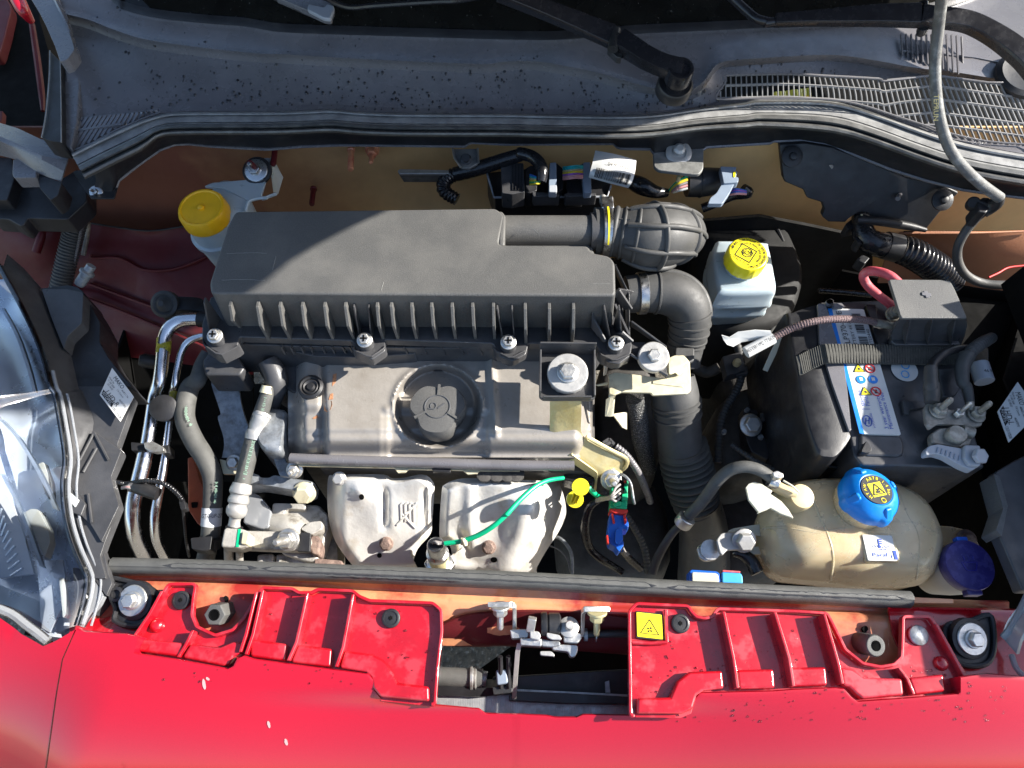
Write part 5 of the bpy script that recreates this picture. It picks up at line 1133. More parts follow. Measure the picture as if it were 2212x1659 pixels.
# ------------------------------------------------------------------ engine block: valve cover
en = thing('engine', 'engine with a warm grey painted valve cover and round oil filler cap', 'engine', tuple(P(945, 900, -.05)))
oc = q1('c2', 1530, 290)
def vz(x, y):
    z = 0.
    d = hypot(x - oc[0], (y - oc[1] + 4) * 1.06)
    z += .004 * math.exp(-((d - 94) / 8.) ** 2) - .028 * sstep(98, 80, d)
    xe = sstep(629, 668, x) ; z -= .028 * (1 - xe) ** 1.5
    z -= .012 * sstep(712, 690, x) * sstep(870, 900, y) + .006 * math.exp(-((x - 697) / 6) ** 2)
    z -= .030 * sstep(938, 985, y) ** 1.6 + .004 * sstep(925, 940, y)
    z += .006 * math.exp(-((x - 1068 - (y - 880) * .06) / 7) ** 2) * sstep(955, 930, y)
    z -= .006 * sstep(820, 836, x) * sstep(1060, 1045, x) * sstep(880, 900, y)
    z -= .03 * sstep(1235, 1275, x) ** 2
    z += .004 * math.exp(-((x - 835) / 8) ** 2) * sstep(870, 890, y)
    return z
rows = []
for j in range(80):
    y = 735 + (988 - 735) * j / 79; row = []
    for i in range(170):
        x = 622 + (1280 - 622) * i / 169; row.append(P(x, y, vz(x, y)))
    rows.append(row)
first = [p + V((0, .0, -.05)) for p in rows[0]]; last = [p + V((0, -.001, -.018)) for p in rows[-1]]
rows = [first] + rows + [last]
for r in rows: r.insert(0, r[0] + V((.004, 0, -.03))); r.append(r[-1] + V((-.002, 0, -.06)))
MB().grid(rows).build('valve_cover', M['cover_paint'], en, smooth=60)
mb = MB(); mb.tube(pts3(cr([(628, 990, -.038), (700, 993, -.036), (900, 999, -.036), (1100, 1005, -.036), (1240, 1006, -.038)], 6)), .0068, 14); mb.build('cover_gasket', M['cowl_plastic'], en, smooth=60)
mb = MB(); prismpx(mb, q('c2', [(330, 740), (2212, 795), (2212, 810), (1870, 810), (1860, 830), (1780, 838), (1740, 805), (1290, 795), (1260, 820), (1200, 825), (1170, 785), (380, 768)]), -.044, .003, 2); mb.build('head_flange', M['cream_zinc'], en, bevel=.0005)
mb = MB(); prismpx(mb, q('c2', [(1480, 778), (1640, 782), (1635, 818), (1490, 815)]), -.040, .006, 2); mb.build('gasket_clip', M['black_plastic'], en, bevel=.001)
mb = MB(); prismpx(mb, [(690, 985), (1290, 995), (1290, 1022), (690, 1012)], -.064, .03); mb.build('cylinder_head', M['dark_cast'], en, bevel=.003)
mb = MB(); prismpx(mb, [(640, 760), (1285, 760), (1285, 985), (640, 985)], -.075, .2); mb.build('block', M['dark_cast'], en, bevel=.003)
mb = MB()
for x in (1920, 2020, 2110, 2180): mb.lathe(P(*q1('c2', x, 840), -.055), (0, 0, 1), [(.011, 0), (.011, .004), (.006, .005)], 14)
mb.build('water_jacket_plugs', M['dark_cast'], en, kind='stuff')
# oil filler cap: three lobes
o = P(oc[0], oc[1] + 2, .004)
R = mpp(o) * 63
def lobes(a, h): return 1 - .20 * (.5 + .5 * cos(3 * (a - radians(-30)))) ** 3
cap_ = MB().lathe(o, (0, 0, 1), [(R * .80, -.036), (R * .94, -.022), (R, -.008), (R, .001), (R * .94, .006), (R * .62, .0072), (R * .46, .0075)], 60, mod=lobes).build('oil_cap', M['box_plastic'], en, smooth=35)
for a0 in (88, 208, 328):
    a = radians(a0); MB().bar(o + V((cos(a), sin(a), 0)) * R * .42 + V((0, 0, .0075)), o + V((cos(a), sin(a), 0)) * R * .86 + V((0, 0, .0065)), .003, .003).build('cap_rib', M['box_plastic'], cap_)
ringp = [o + V((cos(2 * pi * k / 40) * R * .43, sin(2 * pi * k / 40) * R * .43, .0078)) for k in range(41)]; MB().tube(ringp, .0008, 6).build('cap_ring', M['emboss'], cap_)
mb = MB()
pts = [o + V((-R * .14 + R * .1 * cos(a), R * .02 + R * .12 * sin(a), .0079)) for a in [2 * pi * k / 14 for k in range(15)]]; mb.tube(pts, .0007, 6)
mb.bar(o + V((R * .02, -R * .06, .0079)), o + V((R * .24, R * .12, .0079)), .0016, .001); mb.bar(o + V((-R * .3, -R * .08, .0079)), o + V((-R * .12, -R * .1, .0079)), .0016, .001); mb.build('cap_symbol', M['emboss'], cap_)
# breather grommet, rust flakes
g = P(*q1('c2', 478, 118), vz(672, 837) + .002)
MB().lathe(g, (0, -.1, 1), [(.0165, -.004), (.0165, .003), (.013, .005), (.011, .002), (.009, .004), (.006, .002), (.004, .005)], 24).build('grommet', M['black_plastic'], en, smooth=50)
for t, pts in (('c2', [(600, 232), (650, 228), (655, 262), (640, 300), (610, 322), (588, 310), (586, 272)]), ('c2', [(640, 170), (662, 165), (660, 215), (625, 218)]), ('c2', [(490, 372), (530, 345), (540, 370), (500, 378)]), ('c2', [(660, 10), (690, 0), (685, 70), (655, 105)])):
    qq = q(t, pts); MB().prism([P(x, y, vz(x, y) + .0006) for x, y in qq], (0, 0, -.0004)).build('rust_patch', M['rust_flake'], en)
# spark plug cover lump left of the valve cover and cam belt case
mb = MB(); pillow(mb, q('c2', [(60, 300), (250, 290), (262, 380), (240, 560), (215, 650), (80, 630), (20, 520)]), -.03, [(-.03, .85), (-.034, .97), (-.045, 1), (-.14, 1)]); mb.build('belt_case', M['galv'], en, smooth=50)
mb = MB(); tubepx(mb, q('b2', [(120, 1440, -.0), (180, 1560, -.01), (190, 1659, -.02)]) + q('c2', [(160, 220, -.04), (120, 420, -.07)]), [22, 24, 24, 20, 16], n=18); mb.build('breather_pipe', M['box_smooth'], en, smooth=60)
mb = MB(); prismpx(mb, q('b1', [(1750, 1340), (1960, 1380), (2030, 1500), (1990, 1560), (1700, 1560), (1670, 1450)]), .0, .05, 6); mb.build('thermostat_cover', M['box_smooth'], en, bevel=.004)
mb = MB(); prismpx(mb, [(520, 740), (640, 740), (640, 850), (560, 800)], -.02, .1, 8); mb.build('timing_cover', M['box_smooth'], en, bevel=.005)
# front bracket arms with bolts
mb = MB(); pillow(mb, q('c2', [(-120, 815), (20, 840), (60, 868), (130, 870), (190, 850), (350, 880), (490, 900), (503, 930), (490, 990), (420, 990), (250, 960), (60, 930), (-100, 930)]), -.075, [(-.072, .93), (-.075, 1), (-.10, 1), (-.103, .97)]); mb.build('mount_arm', M['galv'], en, smooth=40)
mb = MB(); prismpx(mb, q('c2', [(165, 705), (268, 705), (270, 740), (330, 745), (400, 800), (395, 830), (330, 860), (220, 850)]), -.055, .006, 4); mb.build('lift_eye', M['galv'], en, bevel=.001)
MB().hexbolt(P(*q1('c2', 345, 800), -.054), V((0, -.5, .8)), .0085, .011, .011, .014).build('bolt', M['zinc'], en, bevel=.0006)
MB().hexbolt(P(*q1('c2', 425, 985), -.080), V((0, -.6, .6)), .0125, .014, .0155).build('bolt', M['cream_zinc'], en, bevel=.0008)
# power steering pump and castings at the lower left
cst = [('c2', [(170, 1075), (440, 1085), (540, 1090), (620, 1170), (620, 1290), (560, 1480), (520, 1560), (440, 1560), (240, 1500), (130, 1300), (135, 1260)], -.12, .09, 'cast_alloy'),
       ('c2', [(160, 1075), (440, 1082), (430, 1130), (280, 1120), (210, 1230), (140, 1260)], -.108, .03, 'cast_alloy'), ('c2', [(240, 1200), (350, 1200), (360, 1250), (240, 1290), (210, 1270)], -.104, .02, 'cast_alloy'),
       ('c2', [(385, 1290), (470, 1230), (570, 1222), (575, 1290), (480, 1340), (440, 1320)], -.100, .04, 'cast_alloy'), ('c2', [(470, 1345), (540, 1340), (560, 1400), (545, 1500), (480, 1500), (455, 1440)], -.105, .03, 'rust'),
       ('c2', [(30, 1500), (165, 1490), (165, 1600), (30, 1600)], -.13, .03, 'cast_alloy'), ('c2', [(185, 1500), (470, 1490), (470, 1600), (185, 1600)], -.132, .03, 'cast_alloy'), ('c2', [(600, 1240), (660, 1260), (700, 1440), (700, 1560), (600, 1560)], -.15, .05, 'lead'),
       ('c2', [(500, 1530), (740, 1550), (745, 1610), (500, 1600)], -.12, .02, 'rust')]
for t, pts, z, d, mt in cst:
    mb = MB(); prismpx(mb, q(t, pts), z, d, 7); mb.build('pump_casting', M[mt], en, bevel=.004, seg=3)
mb = MB(); prismpx(mb, q('c2', [(-60, 985), (5, 985), (60, 1020), (150, 1140), (130, 1280), (60, 1290), (-90, 1240)]), -.10, .03, 6); mb.build('pump_guard', M['clear_grey'], en, bevel=.003)
MB().lathe(P(*q1('c2', 250, 1280), -.115), V((1, -.3, .2)), [(.016, -.02), (.018, 0), (.018, .02), (.012, .03)], 18).build('pump_boss', M['cast_alloy'], en, smooth=50)
mb = MB(); prismpx(mb, q('c2', [(-180, 1320), (-100, 1300), (300, 1310), (380, 1330), (470, 1350), (480, 1400), (440, 1470), (250, 1470), (-180, 1450)]), -.098, .014, 5); mb.build('pump_bracket', M['cast_alloy'], en, bevel=.003)
mb = MB(); prismpx(mb, q('c2', [(385, 1318), (475, 1322), (470, 1480), (360, 1475), (385, 1410)]), -.0955, .006, 4); mb.build('bracket_tip', M['black_plastic'], en, bevel=.001)
MB().hexbolt(P(*q1('c2', 295, 1380), -.096), V((-.1, -.35, .9)), .0115, .014, .015, .03).build('nut', M['zinc'], en, bevel=.0008)
# ------------------------------------------------------------------ exhaust heat shields
def hz1(x, y, s=0):
    t = (y - 1020) / 210; z = -.055 - .075 * t - .012 * sstep(.86, 1, s)
    z -= .016 * sstep(748, 706, x); z += .008 * math.exp(-((x - 778) / 20) ** 2 - ((y - 1062) / 22) ** 2)
    z -= .010 * math.exp(-((x - 831) / 7) ** 2) * sstep(1045, 1075, y) * sstep(1160, 1120, y); z -= .008 * math.exp(-((x - 918) / 6) ** 2) * sstep(1045, 1070, y) * sstep(1170, 1130, y)
    z += .002 * sin(x / 23) * sin(y / 31)
    return z
h1 = thing('exhaust_heat_shield', 'left pressed metal heat shield with two bolts and an embossed flame mark', 'heat shield', tuple(P(820, 1130, -.1)), 'exhaust heat shields below the valve cover')
O1 = q('c2', [(620, 870), (680, 842), (900, 838), (1080, 840), (1150, 868), (1240, 868), (1370, 840), (1450, 855), (1500, 920), (1500, 1000), (1485, 1200), (1470, 1330), (1365, 1455), (1330, 1560), (1345, 1650), (900, 1650), (830, 1600), (700, 1430), (640, 1280), (615, 1100)])
mb = MB(); dish(mb, O1, hz1, 22, 4); mb.build('shield_sheet', M['heat_shield'], h1, smooth=70, solid=.0015)
def hz2(x, y, s=0):
    t = (y - 1030) / 200; z = -.055 - .080 * t - .012 * sstep(.86, 1, s)
    z -= .05 * sstep(1150, 1225, x) ; z += .012 * math.exp(-((x - 1125 + (y - 1140) * .3) / 34) ** 2) * sstep(1050, 1110, y)
    z += .005 * math.exp(-((x - 1015 ) / 12) ** 2) * sstep(1030, 1060, y); z -= .008 * math.exp(-((x - 1000 - (y - 1150) * .3) / 9) ** 2) * sstep(1140, 1170, y)
    z += .002 * sin(x / 19 + 1) * sin(y / 27)
    return z
h2 = thing('exhaust_heat_shield', 'right pressed metal heat shield crossed by the green wire and its shadow', 'heat shield', tuple(P(1080, 1130, -.1)), 'exhaust heat shields below the valve cover')
O2 = [(954, 1062), (962, 1046), (985, 1036), (1016, 1033), (1080, 1034), (1150, 1038), (1200, 1040), (1214, 1060), (1222, 1092), (1221, 1118), (1206, 1150), (1180, 1190), (1160, 1225), (1150, 1246), (1050, 1246), (958, 1236), (961, 1210), (975, 1200), (972, 1180), (956, 1165), (949, 1152)]
mb = MB(); dish(mb, O2, hz2, 22, 4); mb.build('shield_sheet', M['heat_shield'], h2, smooth=70, solid=.0015)
for h, t, x, y, mt, f, nm in ((h1, 'c2', 715, 872, 'zinc_white', hz1, 'bolt'), (h1, 'c2', 1105, 1412, 'rust', hz1, 'bolt'), (h2, 'c2', 1955, 1442, 'rust', hz2, 'bolt')):
    p = q1(t, x, y); MB().hexbolt(P(p[0], p[1], f(*p) + .001), V((-.05, -.45, .9)), .0078, .009, .0095).build(nm, M[mt], h, bevel=.0008)
for h, t, x, y, rx, ry, f in ((h1, 'c2', 897, 1025, 21, 23, hz1), (h1, 'c2', 1045, 1510, 20, 20, hz1), (h2, 'c2', 1995, 1546, 28, 22, hz2)):
    pts = q(t, [(x + rx * cos(a), y + ry * sin(a)) for a in [2 * pi * k / 20 for k in range(20)]]); MB().prism([P(a, b, f(a, b, .5) + .0014) for a, b in pts], (0, 0, -.001)).build('hole', M['void'], h)
mb = MB(); 
for x in (1222, 1258, 1295, 1330):
    pp = q('c2', [(x, 1085), (x + 4, 1230)]); mb.tube([P(a, b, hz1(a, b, .5) + .0003) for a, b in pp], .0015, 6)
for pl in ([(1355, 1075), (1190, 1260)], [(1235, 1170), (1345, 1285)], [(1225, 1085), (1240, 1075)], [(1262, 1085), (1280, 1072)], [(1300, 1085), (1312, 1075)]):
    pp = q('c2', pl); mb.tube([P(a, b, hz1(a, b, .5) + .0003) for a, b in pp], .0015, 6)
mb.build('embossed_mark', M['heat_shield'], h1)
# ------------------------------------------------------------------ oxygen sensor with green lead
ox = thing('oxygen_sensor', 'brass and steel oxygen sensor with green sheathed lead between the heat shields', 'sensor', tuple(P(950, 1210, -.15)))
a = P(*q1('c2', 1512, 1420), -.065); b = P(*q1('c2', 1548, 1590), -.125); ax = (a - b).normalized(); L_ = (a - b).length
MB().lathe(b, ax, [(.017, 0), (.017, L_ * .12), (.0125, L_ * .16), (.0125, L_ * .5), (.0145, L_ * .52), (.0145, L_ * .62), (.0115, L_ * .66), (.0115, L_ * .96), (.010, L_)], 24).build('sensor_body', M['steel'], ox, smooth=40)
MB().lathe(b + ax * L_ * .17, ax, [(.0132, 0), (.0132, L_ * .3)], 20).build('brass_sleeve', M['gold_zinc'], ox)
MB().lathe(b, ax, [(.0205, -.004), (.0205, .006)], 6).build('sensor_hex', M['steel'], ox, bevel=.001)
MB().lathe(a, ax, [(.008, 0), (.008, .001)], 16).build('sensor_mouth', M['black_plastic'], ox)
for k in range(3): mb = MB(); tubepx(mb, q('c2', [(1490 + 12 * k, 1420 - 6 * k, -.066), (1500 + 12 * k, 1395 + 10 * k, -.055), (1545, 1400 + 8 * k, -.055), (1600, 1412, -.055)]), 2.0, n=8); mb.build('lead_wire', M['wire_grey'], ox)
wp = q('c2', [(1585, 1412, -.055), (1720, 1393, -.052), (1860, 1345, -.045), (2000, 1260, -.036), (2120, 1150, -.03)]) + q('c3', [(0, 1170, -.028), (110, 1050, -.03), (230, 945, -.036), (340, 890, -.045), (470, 868, -.06)])
mb = MB(); tubepx(mb, wp, [5.4, 5.6, 5.8, 5.8, 5.8, 5.6, 5.6, 5.4, 5, 4.4], n=12, sub=8); mb.build('green_sheath', M['green_wire'], ox, smooth=60)
mb = MB(); tubepx(mb, q('c2', [(1738, 1372, -.046), (1760, 1430, -.05)]), 4.5); mb.build('lead_tie', M['cream_zinc'], ox); MB().cyl(P(*q1('c2', 1750, 1395), -.052) - V((.004, 0, 0)), P(*q1('c2', 1750, 1395), -.052) + V((.004, 0, 0)), .0048).build('lead_tie', M['cream_zinc'], ox)
# ------------------------------------------------------------------ yellow dipstick handle
dp = thing('dipstick', 'bright yellow dipstick handle of two round discs beside the zinc strap', 'dipstick', tuple(P(1243, 1066, -.04)))
a = P(*q1('c3', 612, 943), -.015); b = P(*q1('c3', 566, 1045), -.047); ax = (a - b).normalized(); r = mpp(a) * 19; L_ = (a - b).length
ax2 = V((-.05, -.35, .92)).normalized()
MB().lathe(a, ax2, [(r * .96, -.006), (r, -.005), (r, .001), (r * .96, .002)], 32).build('upper_disc', M['lemon'], dp, smooth=40)
MB().lathe(b, ax2, [(r * .96, -.005), (r, -.004), (r, .002), (r * .96, .003)], 32).build('lower_disc', M['lemon'], dp, smooth=40)
MB().cyl(b, a, r * .42, n=14).build('neck', M['lemon'], dp)
for k in range(3): mb = MB(); aa = b + V((-.006 + .004 * k, -.004, .002)); MB().bar(aa, aa + (a - b) * .6, .0015, .006, ax2).build('web', M['lemon'], dp)
# ------------------------------------------------------------------ green connector with grey wires
gc = thing('green_connector', 'green electrical connector with four grey wires and red seal on the blue plug', 'connector', tuple(P(1335, 1075, -.07)))
mb = MB(); prismpx(mb, q('c3', [(872, 905), (1008, 905), (1000, 1125), (858, 1115)]), -.062, .022, 3); mb.build('connector_body', M['green_plug'], gc, bevel=.0015)
for pts in ([(958, 1000), (1006, 992), (1006, 1050), (955, 1055)], [(880, 1085), (920, 1060), (950, 1060), (950, 1090), (900, 1110)], [(872, 885), (885, 885), (890, 925), (872, 925)], [(995, 885), (1010, 885), (1010, 930), (995, 930)]):
    mb = MB(); prismpx(mb, q('c3', pts), -.058, .012, 2); mb.build('latch_tab', M['green_plug'], gc, bevel=.001)
for i, y in enumerate((922, 962, 994, 1030)):
    c0 = P(*q1('c3', 938, y), -.0615); MB().lathe(c0, (0, 0, 1), [(.0062, 0), (.0062, .001)], 14).build('wire_hole', M['void'], gc)
    mb = MB(); tubepx(mb, q('c3', [(940, y, -.060), (905, y + 30, -.05), (860, 1020 + 8 * i, -.05), (770, 1035 + 8 * i, -.065), (730, 1055 + 5 * i, -.08)]), 2.6, n=8); mb.build('wire', M['wire_grey'], gc)
    mb = MB()
for x in (975, 880):
    mb = MB(); prismpx(mb, q('c3', [(x, 890), (x + 18, 890), (x + 18, 905), (x, 905)]), -.058, .01); mb.build('red_tab', M['red_plug'], gc)
mb = MB(); prismpx(mb, q('c3', [(855, 1118), (1008, 1128), (1006, 1152), (960, 1168), (900, 1162), (855, 1140)]), -.064, .022, 3); mb.build('red_seal', M['red_plug'], gc, bevel=.002)
mb = MB(); tubepx(mb, q('c3', [(680, 945, -.055), (720, 990, -.06), (760, 1020, -.07), (830, 1030, -.09)]), [5, 6, 5, 3]); mb.build('green_tie', M['green_wire'], gc)
mb = MB(); tubepx(mb, q('c3', [(945, 835, -.06), (990, 860, -.055), (1030, 920, -.055), (1050, 1040, -.06), (1060, 1080, -.07)]), 3); mb.build('wire_hook', M['galv'], gc)
bc = thing('blue_connector', 'blue plug with red locking tabs hanging below the green connector', 'connector', tuple(P(1335, 1140, -.09)))
mb = MB(); prismpx(mb, q('c3', [(860, 1155), (905, 1165), (990, 1175), (1012, 1240), (1008, 1300), (960, 1290), (950, 1330), (975, 1420), (930, 1480), (905, 1440), (850, 1410), (840, 1300)]), -.070, .024, 4); mb.build('connector_body', M['blue_plug'], bc, bevel=.003)
mb = MB(); prismpx(mb, q('c3', [(905, 1300), (960, 1270), (965, 1380), (925, 1420), (900, 1400)]), -.064, .01, 3); mb.build('latch_tab', M['blue_plug'], bc, bevel=.002)
for pts in ([(868, 1165), (885, 1165), (900, 1240), (885, 1245)], [(968, 1170), (988, 1175), (996, 1240), (980, 1248)], [(828, 1340), (842, 1345), (848, 1415), (835, 1405)]):
    mb = MB(); prismpx(mb, q('c3', pts), -.066, .008, 1); mb.build('lock_tab', M['red_plug'], bc, bevel=.001)
for mt, dx in (('wire_blue', 0), ('wire_yellow', -12), ('wire_grey', 12)):
    mb = MB(); tubepx(mb, q('c3', [(945 + dx, 1390, -.075), (955 + dx, 1450, -.085), (990 + dx, 1510, -.11)]), 2.2); mb.build('wire', M[mt], bc)
lm = thing('sensor_loom', 'black taped wiring loom curling under the green and blue connectors', 'wiring loom', tuple(P(1290, 1180, -.14)))
mb = MB(); tubepx(mb, q('c3', [(760, 1050, -.075), (690, 1110, -.085), (655, 1220, -.10), (655, 1340, -.12), (690, 1450, -.14), (770, 1530, -.15), (900, 1610, -.165), (960, 1650, -.17)]), [7, 8, 9, 10, 9, 9, 8, 8], n=10); mb.build('taped_loom', M['black_gloss'] if 'black_gloss' in M else M['black_plastic'], lm, smooth=30)
mb = MB(); tubepx(mb, q('c3', [(950, 1460, -.09), (1010, 1530, -.12), (1110, 1620, -.15)]), [7, 8, 8]); mb.build('taped_loom', M['black_gloss'] if 'black_gloss' in M else M['black_plastic'], lm)
mb = MB(); tubepx(mb, q('c3', [(340, 1425, -.20), (430, 1460, -.2), (500, 1540, -.2), (530, 1650, -.2)]), 1.6); mb.build('thin_lead', M['wire_grey'], lm)
# ------------------------------------------------------------------ brake fluid reservoir
br = thing('brake_fluid_reservoir', 'translucent white brake fluid reservoir with a bright yellow printed cap', 'reservoir', tuple(P(1610, 600, .0)))
bo = [(1545, 523), (1560, 516), (1652, 520), (1664, 532), (1676, 590), (1680, 622), (1664, 632), (1562, 634), (1550, 622), (1540, 560)]
mb = MB(); pillow(mb, bo, .020, [(.020, .86), (.018, .94), (.012, .985), (-.008, 1.0), (-.010, 1.035), (-.016, 1.035), (-.018, .985), (-.032, .985), (-.034, 1.01), (-.040, 1.01), (-.044, .95), (-.09, .6)], 4)
mb.build('tank', M['milk_plastic'], br, smooth=50)
mb = MB(); prismpx(mb, q('b3', [(1690, 1040), (1860, 1000), (1990, 1000), (2010, 1140), (1880, 1170), (1700, 1150)]), -.10, .05, 5); mb.build('master_cylinder', M['dark_cast'], br, bevel=.004)
o = P(1616, 548, .050); R = mpp(o) * 44
axb = V((.03, -.05, 1)).normalized()
MB().cyl(o - axb * .036, o - axb * .01, R * .86, n=28).build('neck', M['milk_plastic'], br)
cp = MB().lathe(o, axb, [(R * .97, -.021), (R * 1.0, -.020), (R * .99, -.003), (R * .95, 0), (R * .9, .0008)], 72, mod=lambda a, h: 1 + (.022 * (1 if sin(a * 18) > 0 else 0) if h < 0 else 0)).build('cap', M['lemon'], br, smooth=30)
mb = MB(); ref = (1, 0, 0)
arc_letter(mb, 'WARNING! CLEAN FILLER CAP BEFORE REMOVING USE ONLY', o + axb * .0009, axb, R * .80, radians(160), radians(-95), R * .20, ref=ref)
arc_letter(mb, 'DOT 4 FLUID FROM A SEALED CONTAINER', o + axb * .0009, axb, R * .60, radians(118), radians(-55), R * .17, ref=ref)
x_, y_, z_ = basis(axb, ref); ur = (x_ * cos(radians(-35)) + y_ * sin(radians(-35))); uu = z_.cross(ur)
y_dir = z_.cross(x_)
cs = o + axb * .0011
def ink_poly(c, ux, uy, pts, w, closed=True):
    pp = [c + ux * a + uy * b for a, b in pts]
    for a, b in zip(pp, pp[1:] + (pp[:1] if closed else [])): mb.bar(a, b, w, .0004, axb)
h = R * .40
ink_poly(cs - uu * R * .06 - ur * R * .10, ur, uu, [(-h, -h), (h, -h), (h, h), (-h, h)], R * .045)
ink_poly(cs - ur * R * .06, ur, uu, [(R * .27 * cos(k * pi / 4 + pi / 8), R * .27 * sin(k * pi / 4 + pi / 8)) for k in range(8)], R * .04)
ink_poly(cs - ur * R * .06, ur, uu, [(R * .11 * cos(k * pi / 8), R * .11 * sin(k * pi / 8)) for k in range(16)], R * .035)
for s in (1, -1): ink_poly(cs - ur * R * .06, ur, uu, [(s * R * .19 * cos(k * pi / 12), R * .19 * sin(k * pi / 12)) for k in range(-4, 5)], R * .035, False)
letter(mb, 'TUTELA TOP 4', cs - uu * R * .60 - ur * R * .10, ur, uu, R * .19, lift=.0003)
mb.build('cap_printing', M['ink'], cp, kind='stuff')
# ------------------------------------------------------------------ battery
bat = thing('battery', 'black car battery with a long white and blue label under a webbing strap', 'battery', tuple(P(1900, 830, -.16)))
BZ = .028
bl = [(1770, 652), (1992, 645), (2030, 660), (2120, 985), (2128, 1010), (2100, 1012), (1862, 1004), (1845, 985), (1782, 690)]
mb = MB(); rt = pts3(fillet(bl, 6), BZ); mb.rings([[p + V((0, 0, -.17)) for p in rt], [p + V((0, 0, -.006)) for p in rt], [V((p.x * .998 + .001, p.y, p.z)) for p in rt]]); mb.build('case', M['box_smooth'], bat, bevel=.003)
# sloping heat cover on the left of the battery
CV = q('b4', [(235, 1090), (280, 1035), (480, 968), (560, 975), (590, 1180), (700, 1659)]) + q('c4', [(760, 480), (770, 560), (660, 700), (580, 712), (500, 680), (420, 480), (360, 240), (330, 60)])
mb = MB(); pillow(mb, CV, BZ + .001, [(BZ + .004, .90), (BZ + .002, .97), (BZ - .006, 1.0), (BZ - .05, 1.02), (-.15, 1.03)], 3); CVM = mb; mb.build('side_cover', M['black_plastic'], bat, smooth=50)
mb = MB(); prismpx(mb, q('b4', [(500, 970), (560, 972), (580, 1010), (720, 1480), (745, 1659)]) + q('c4', [(780, 470), (762, 480), (620, 80), (560, -120), (520, 1180 - 1549 + 200)]), BZ + .008, .01, 3); mb.build('cover_rib', M['cowl_plastic'], bat, bevel=.003)
mb = MB(); prismpx(mb, q('b4', [(565, 945), (610, 925), (635, 940), (630, 1000), (720, 1000), (700, 970), (580, 975)]), BZ + .012, .02, 3); mb.build('cover_hook', M['cowl_plastic'], bat, bevel=.002)
mb = MB(); prismpx(mb, q('c4', [(850, 500), (1190, 510), (1228, 590), (1220, 670), (1180, 690), (900, 680), (850, 640)]), BZ + .004, .03, 8); mb.build('case_front', M['box_smooth'], bat, bevel=.004)
mb = MB(); prismpx(mb, q('c4', [(905, 555), (950, 620), (945, 650), (905, 660), (860, 650)]), BZ + .012, .02, 4); mb.build('lift_lug', M['black_plastic'], bat, bevel=.003)
mb = MB(); prismpx(mb, q('b4', [(900, 975), (985, 975), (1000, 1100), (1100, 1200), (1090, 1300), (1000, 1310)]), BZ + .006, .01, 3); mb.build('lid_step', M['black_plastic'], bat, bevel=.002)
mb = MB(); prismpx(mb, q('c4', [(1200, 225), (1390, 230), (1400, 280), (1270, 300), (1260, 340), (1220, 330)]), BZ + .006, .01, 2); mb.build('lid_step', M['box_smooth'], bat, bevel=.002)
mb = MB(); prismpx(mb, q('b4', [(1500, 1510), (1660, 1505), (1690, 1660)]) + q('c4', [(1640, 190), (1540, 200)]), BZ + .010, .012, 4); mb.build('vent_cover', M['box_smooth'], bat, bevel=.003)
mb = MB(); prismpx(mb, q('c4', [(430, 700), (640, 760), (1290, 800), (1290, 840), (900, 810), (600, 780)]), -.02, .05); mb.build('battery_tray', M['black_plastic'], bat, bevel=.002)
LB = q('b4', [(585, 1010), (882, 1016)]) + q('c4', [(1192, 510), (885, 502)])
lz = BZ + .0065
lab = MB(); prismpx(lab, LB, lz, .006, 3); lab = lab.build('label', M['white_paper'], bat)
mb = MB(); prismpx(mb, q('b4', [(585, 1010), (618, 1011)]) + q('c4', [(887, 502), (850, 497)]), lz + .0005, .001); mb.build('blue_stripe', M['blue_print'], lab)
def lp(u, v):  # label coordinates: u across (0 left..1 right), v from top 0 to bottom 1, in px
    a, b, c_, d = LB; t = (a[0] + (b[0] - a[0]) * u, a[1] + (b[1] - a[1]) * u); w_ = (d[0] + (c_[0] - d[0]) * u, d[1] + (c_[1] - d[1]) * u); return (t[0] + (w_[0] - t[0]) * v, t[1] + (w_[1] - t[1]) * v)
mb = MB()
letter_px(mb, 'LP370-APE', lp(.27, .275), lp(.27, .02), lz + .0006, 12); letter_px(mb, 'BATTERY 44 Ah -', lp(.48, .33), lp(.48, .06), lz + .0006, 7); letter_px(mb, 'ITE0440', lp(.93, .28), lp(.93, .16), lz + .0006, 7)
random.seed(3)
v = .04
while v < .32:
    wv = random.choice((.003, .004, .006, .008)); 
    a, b = lp(.62, v), lp(.86, v); mb.bar(P(*a, lz + .0007), P(*b, lz + .0007), wv * .17, .0003); v += wv + random.choice((.004, .006))
    if .085 < v < .11: v = .13
    if .2 < v < .215: v = .225
mb.build('label_printing', M['ink'], lab, kind='stuff')
mb = MB(); letter_px(mb, 'Genuine', lp(.20, .775), lp(.20, .65), lz + .0006, 9); letter_px(mb, 'Parts', lp(.33, .775), lp(.33, .70), lz + .0006, 9); letter_px(mb, '3 year warranty', lp(.66, .955), lp(.66, .69), lz + .0006, 8.5); letter_px(mb, 'Maintenance free', lp(.79, .955), lp(.79, .665), lz + .0006, 8.5)
letter_px(mb, 'HYUNDAI', lp(.34, .95), lp(.34, .835), lz + .0006, 4.5); a, b = lp(.12, .80), lp(.36, .80); mb.bar(P(*a, lz + .0007), P(*b, lz + .0007), .0005, .0003)
oc2 = P(*lp(.20, .895), lz + .0007); ring = [oc2 + V((.0062 * cos(a_) * .8, .0062 * sin(a_) * 1.15, 0)) for a_ in [2 * pi * k / 20 for k in range(21)]]; mb.tube(ring, .0005, 6)
for a_, b_ in (((-.003, -.004), (-.001, .004)), ((.001, -.004), (.003, .004)), ((-.002, 0), (.002, .0006))): mb.bar(oc2 + V((a_[0], a_[1], 0)), oc2 + V((b_[0], b_[1], 0)), .0009, .0004)
mb.build('label_printing', M['blue_ink'], lab, kind='stuff')
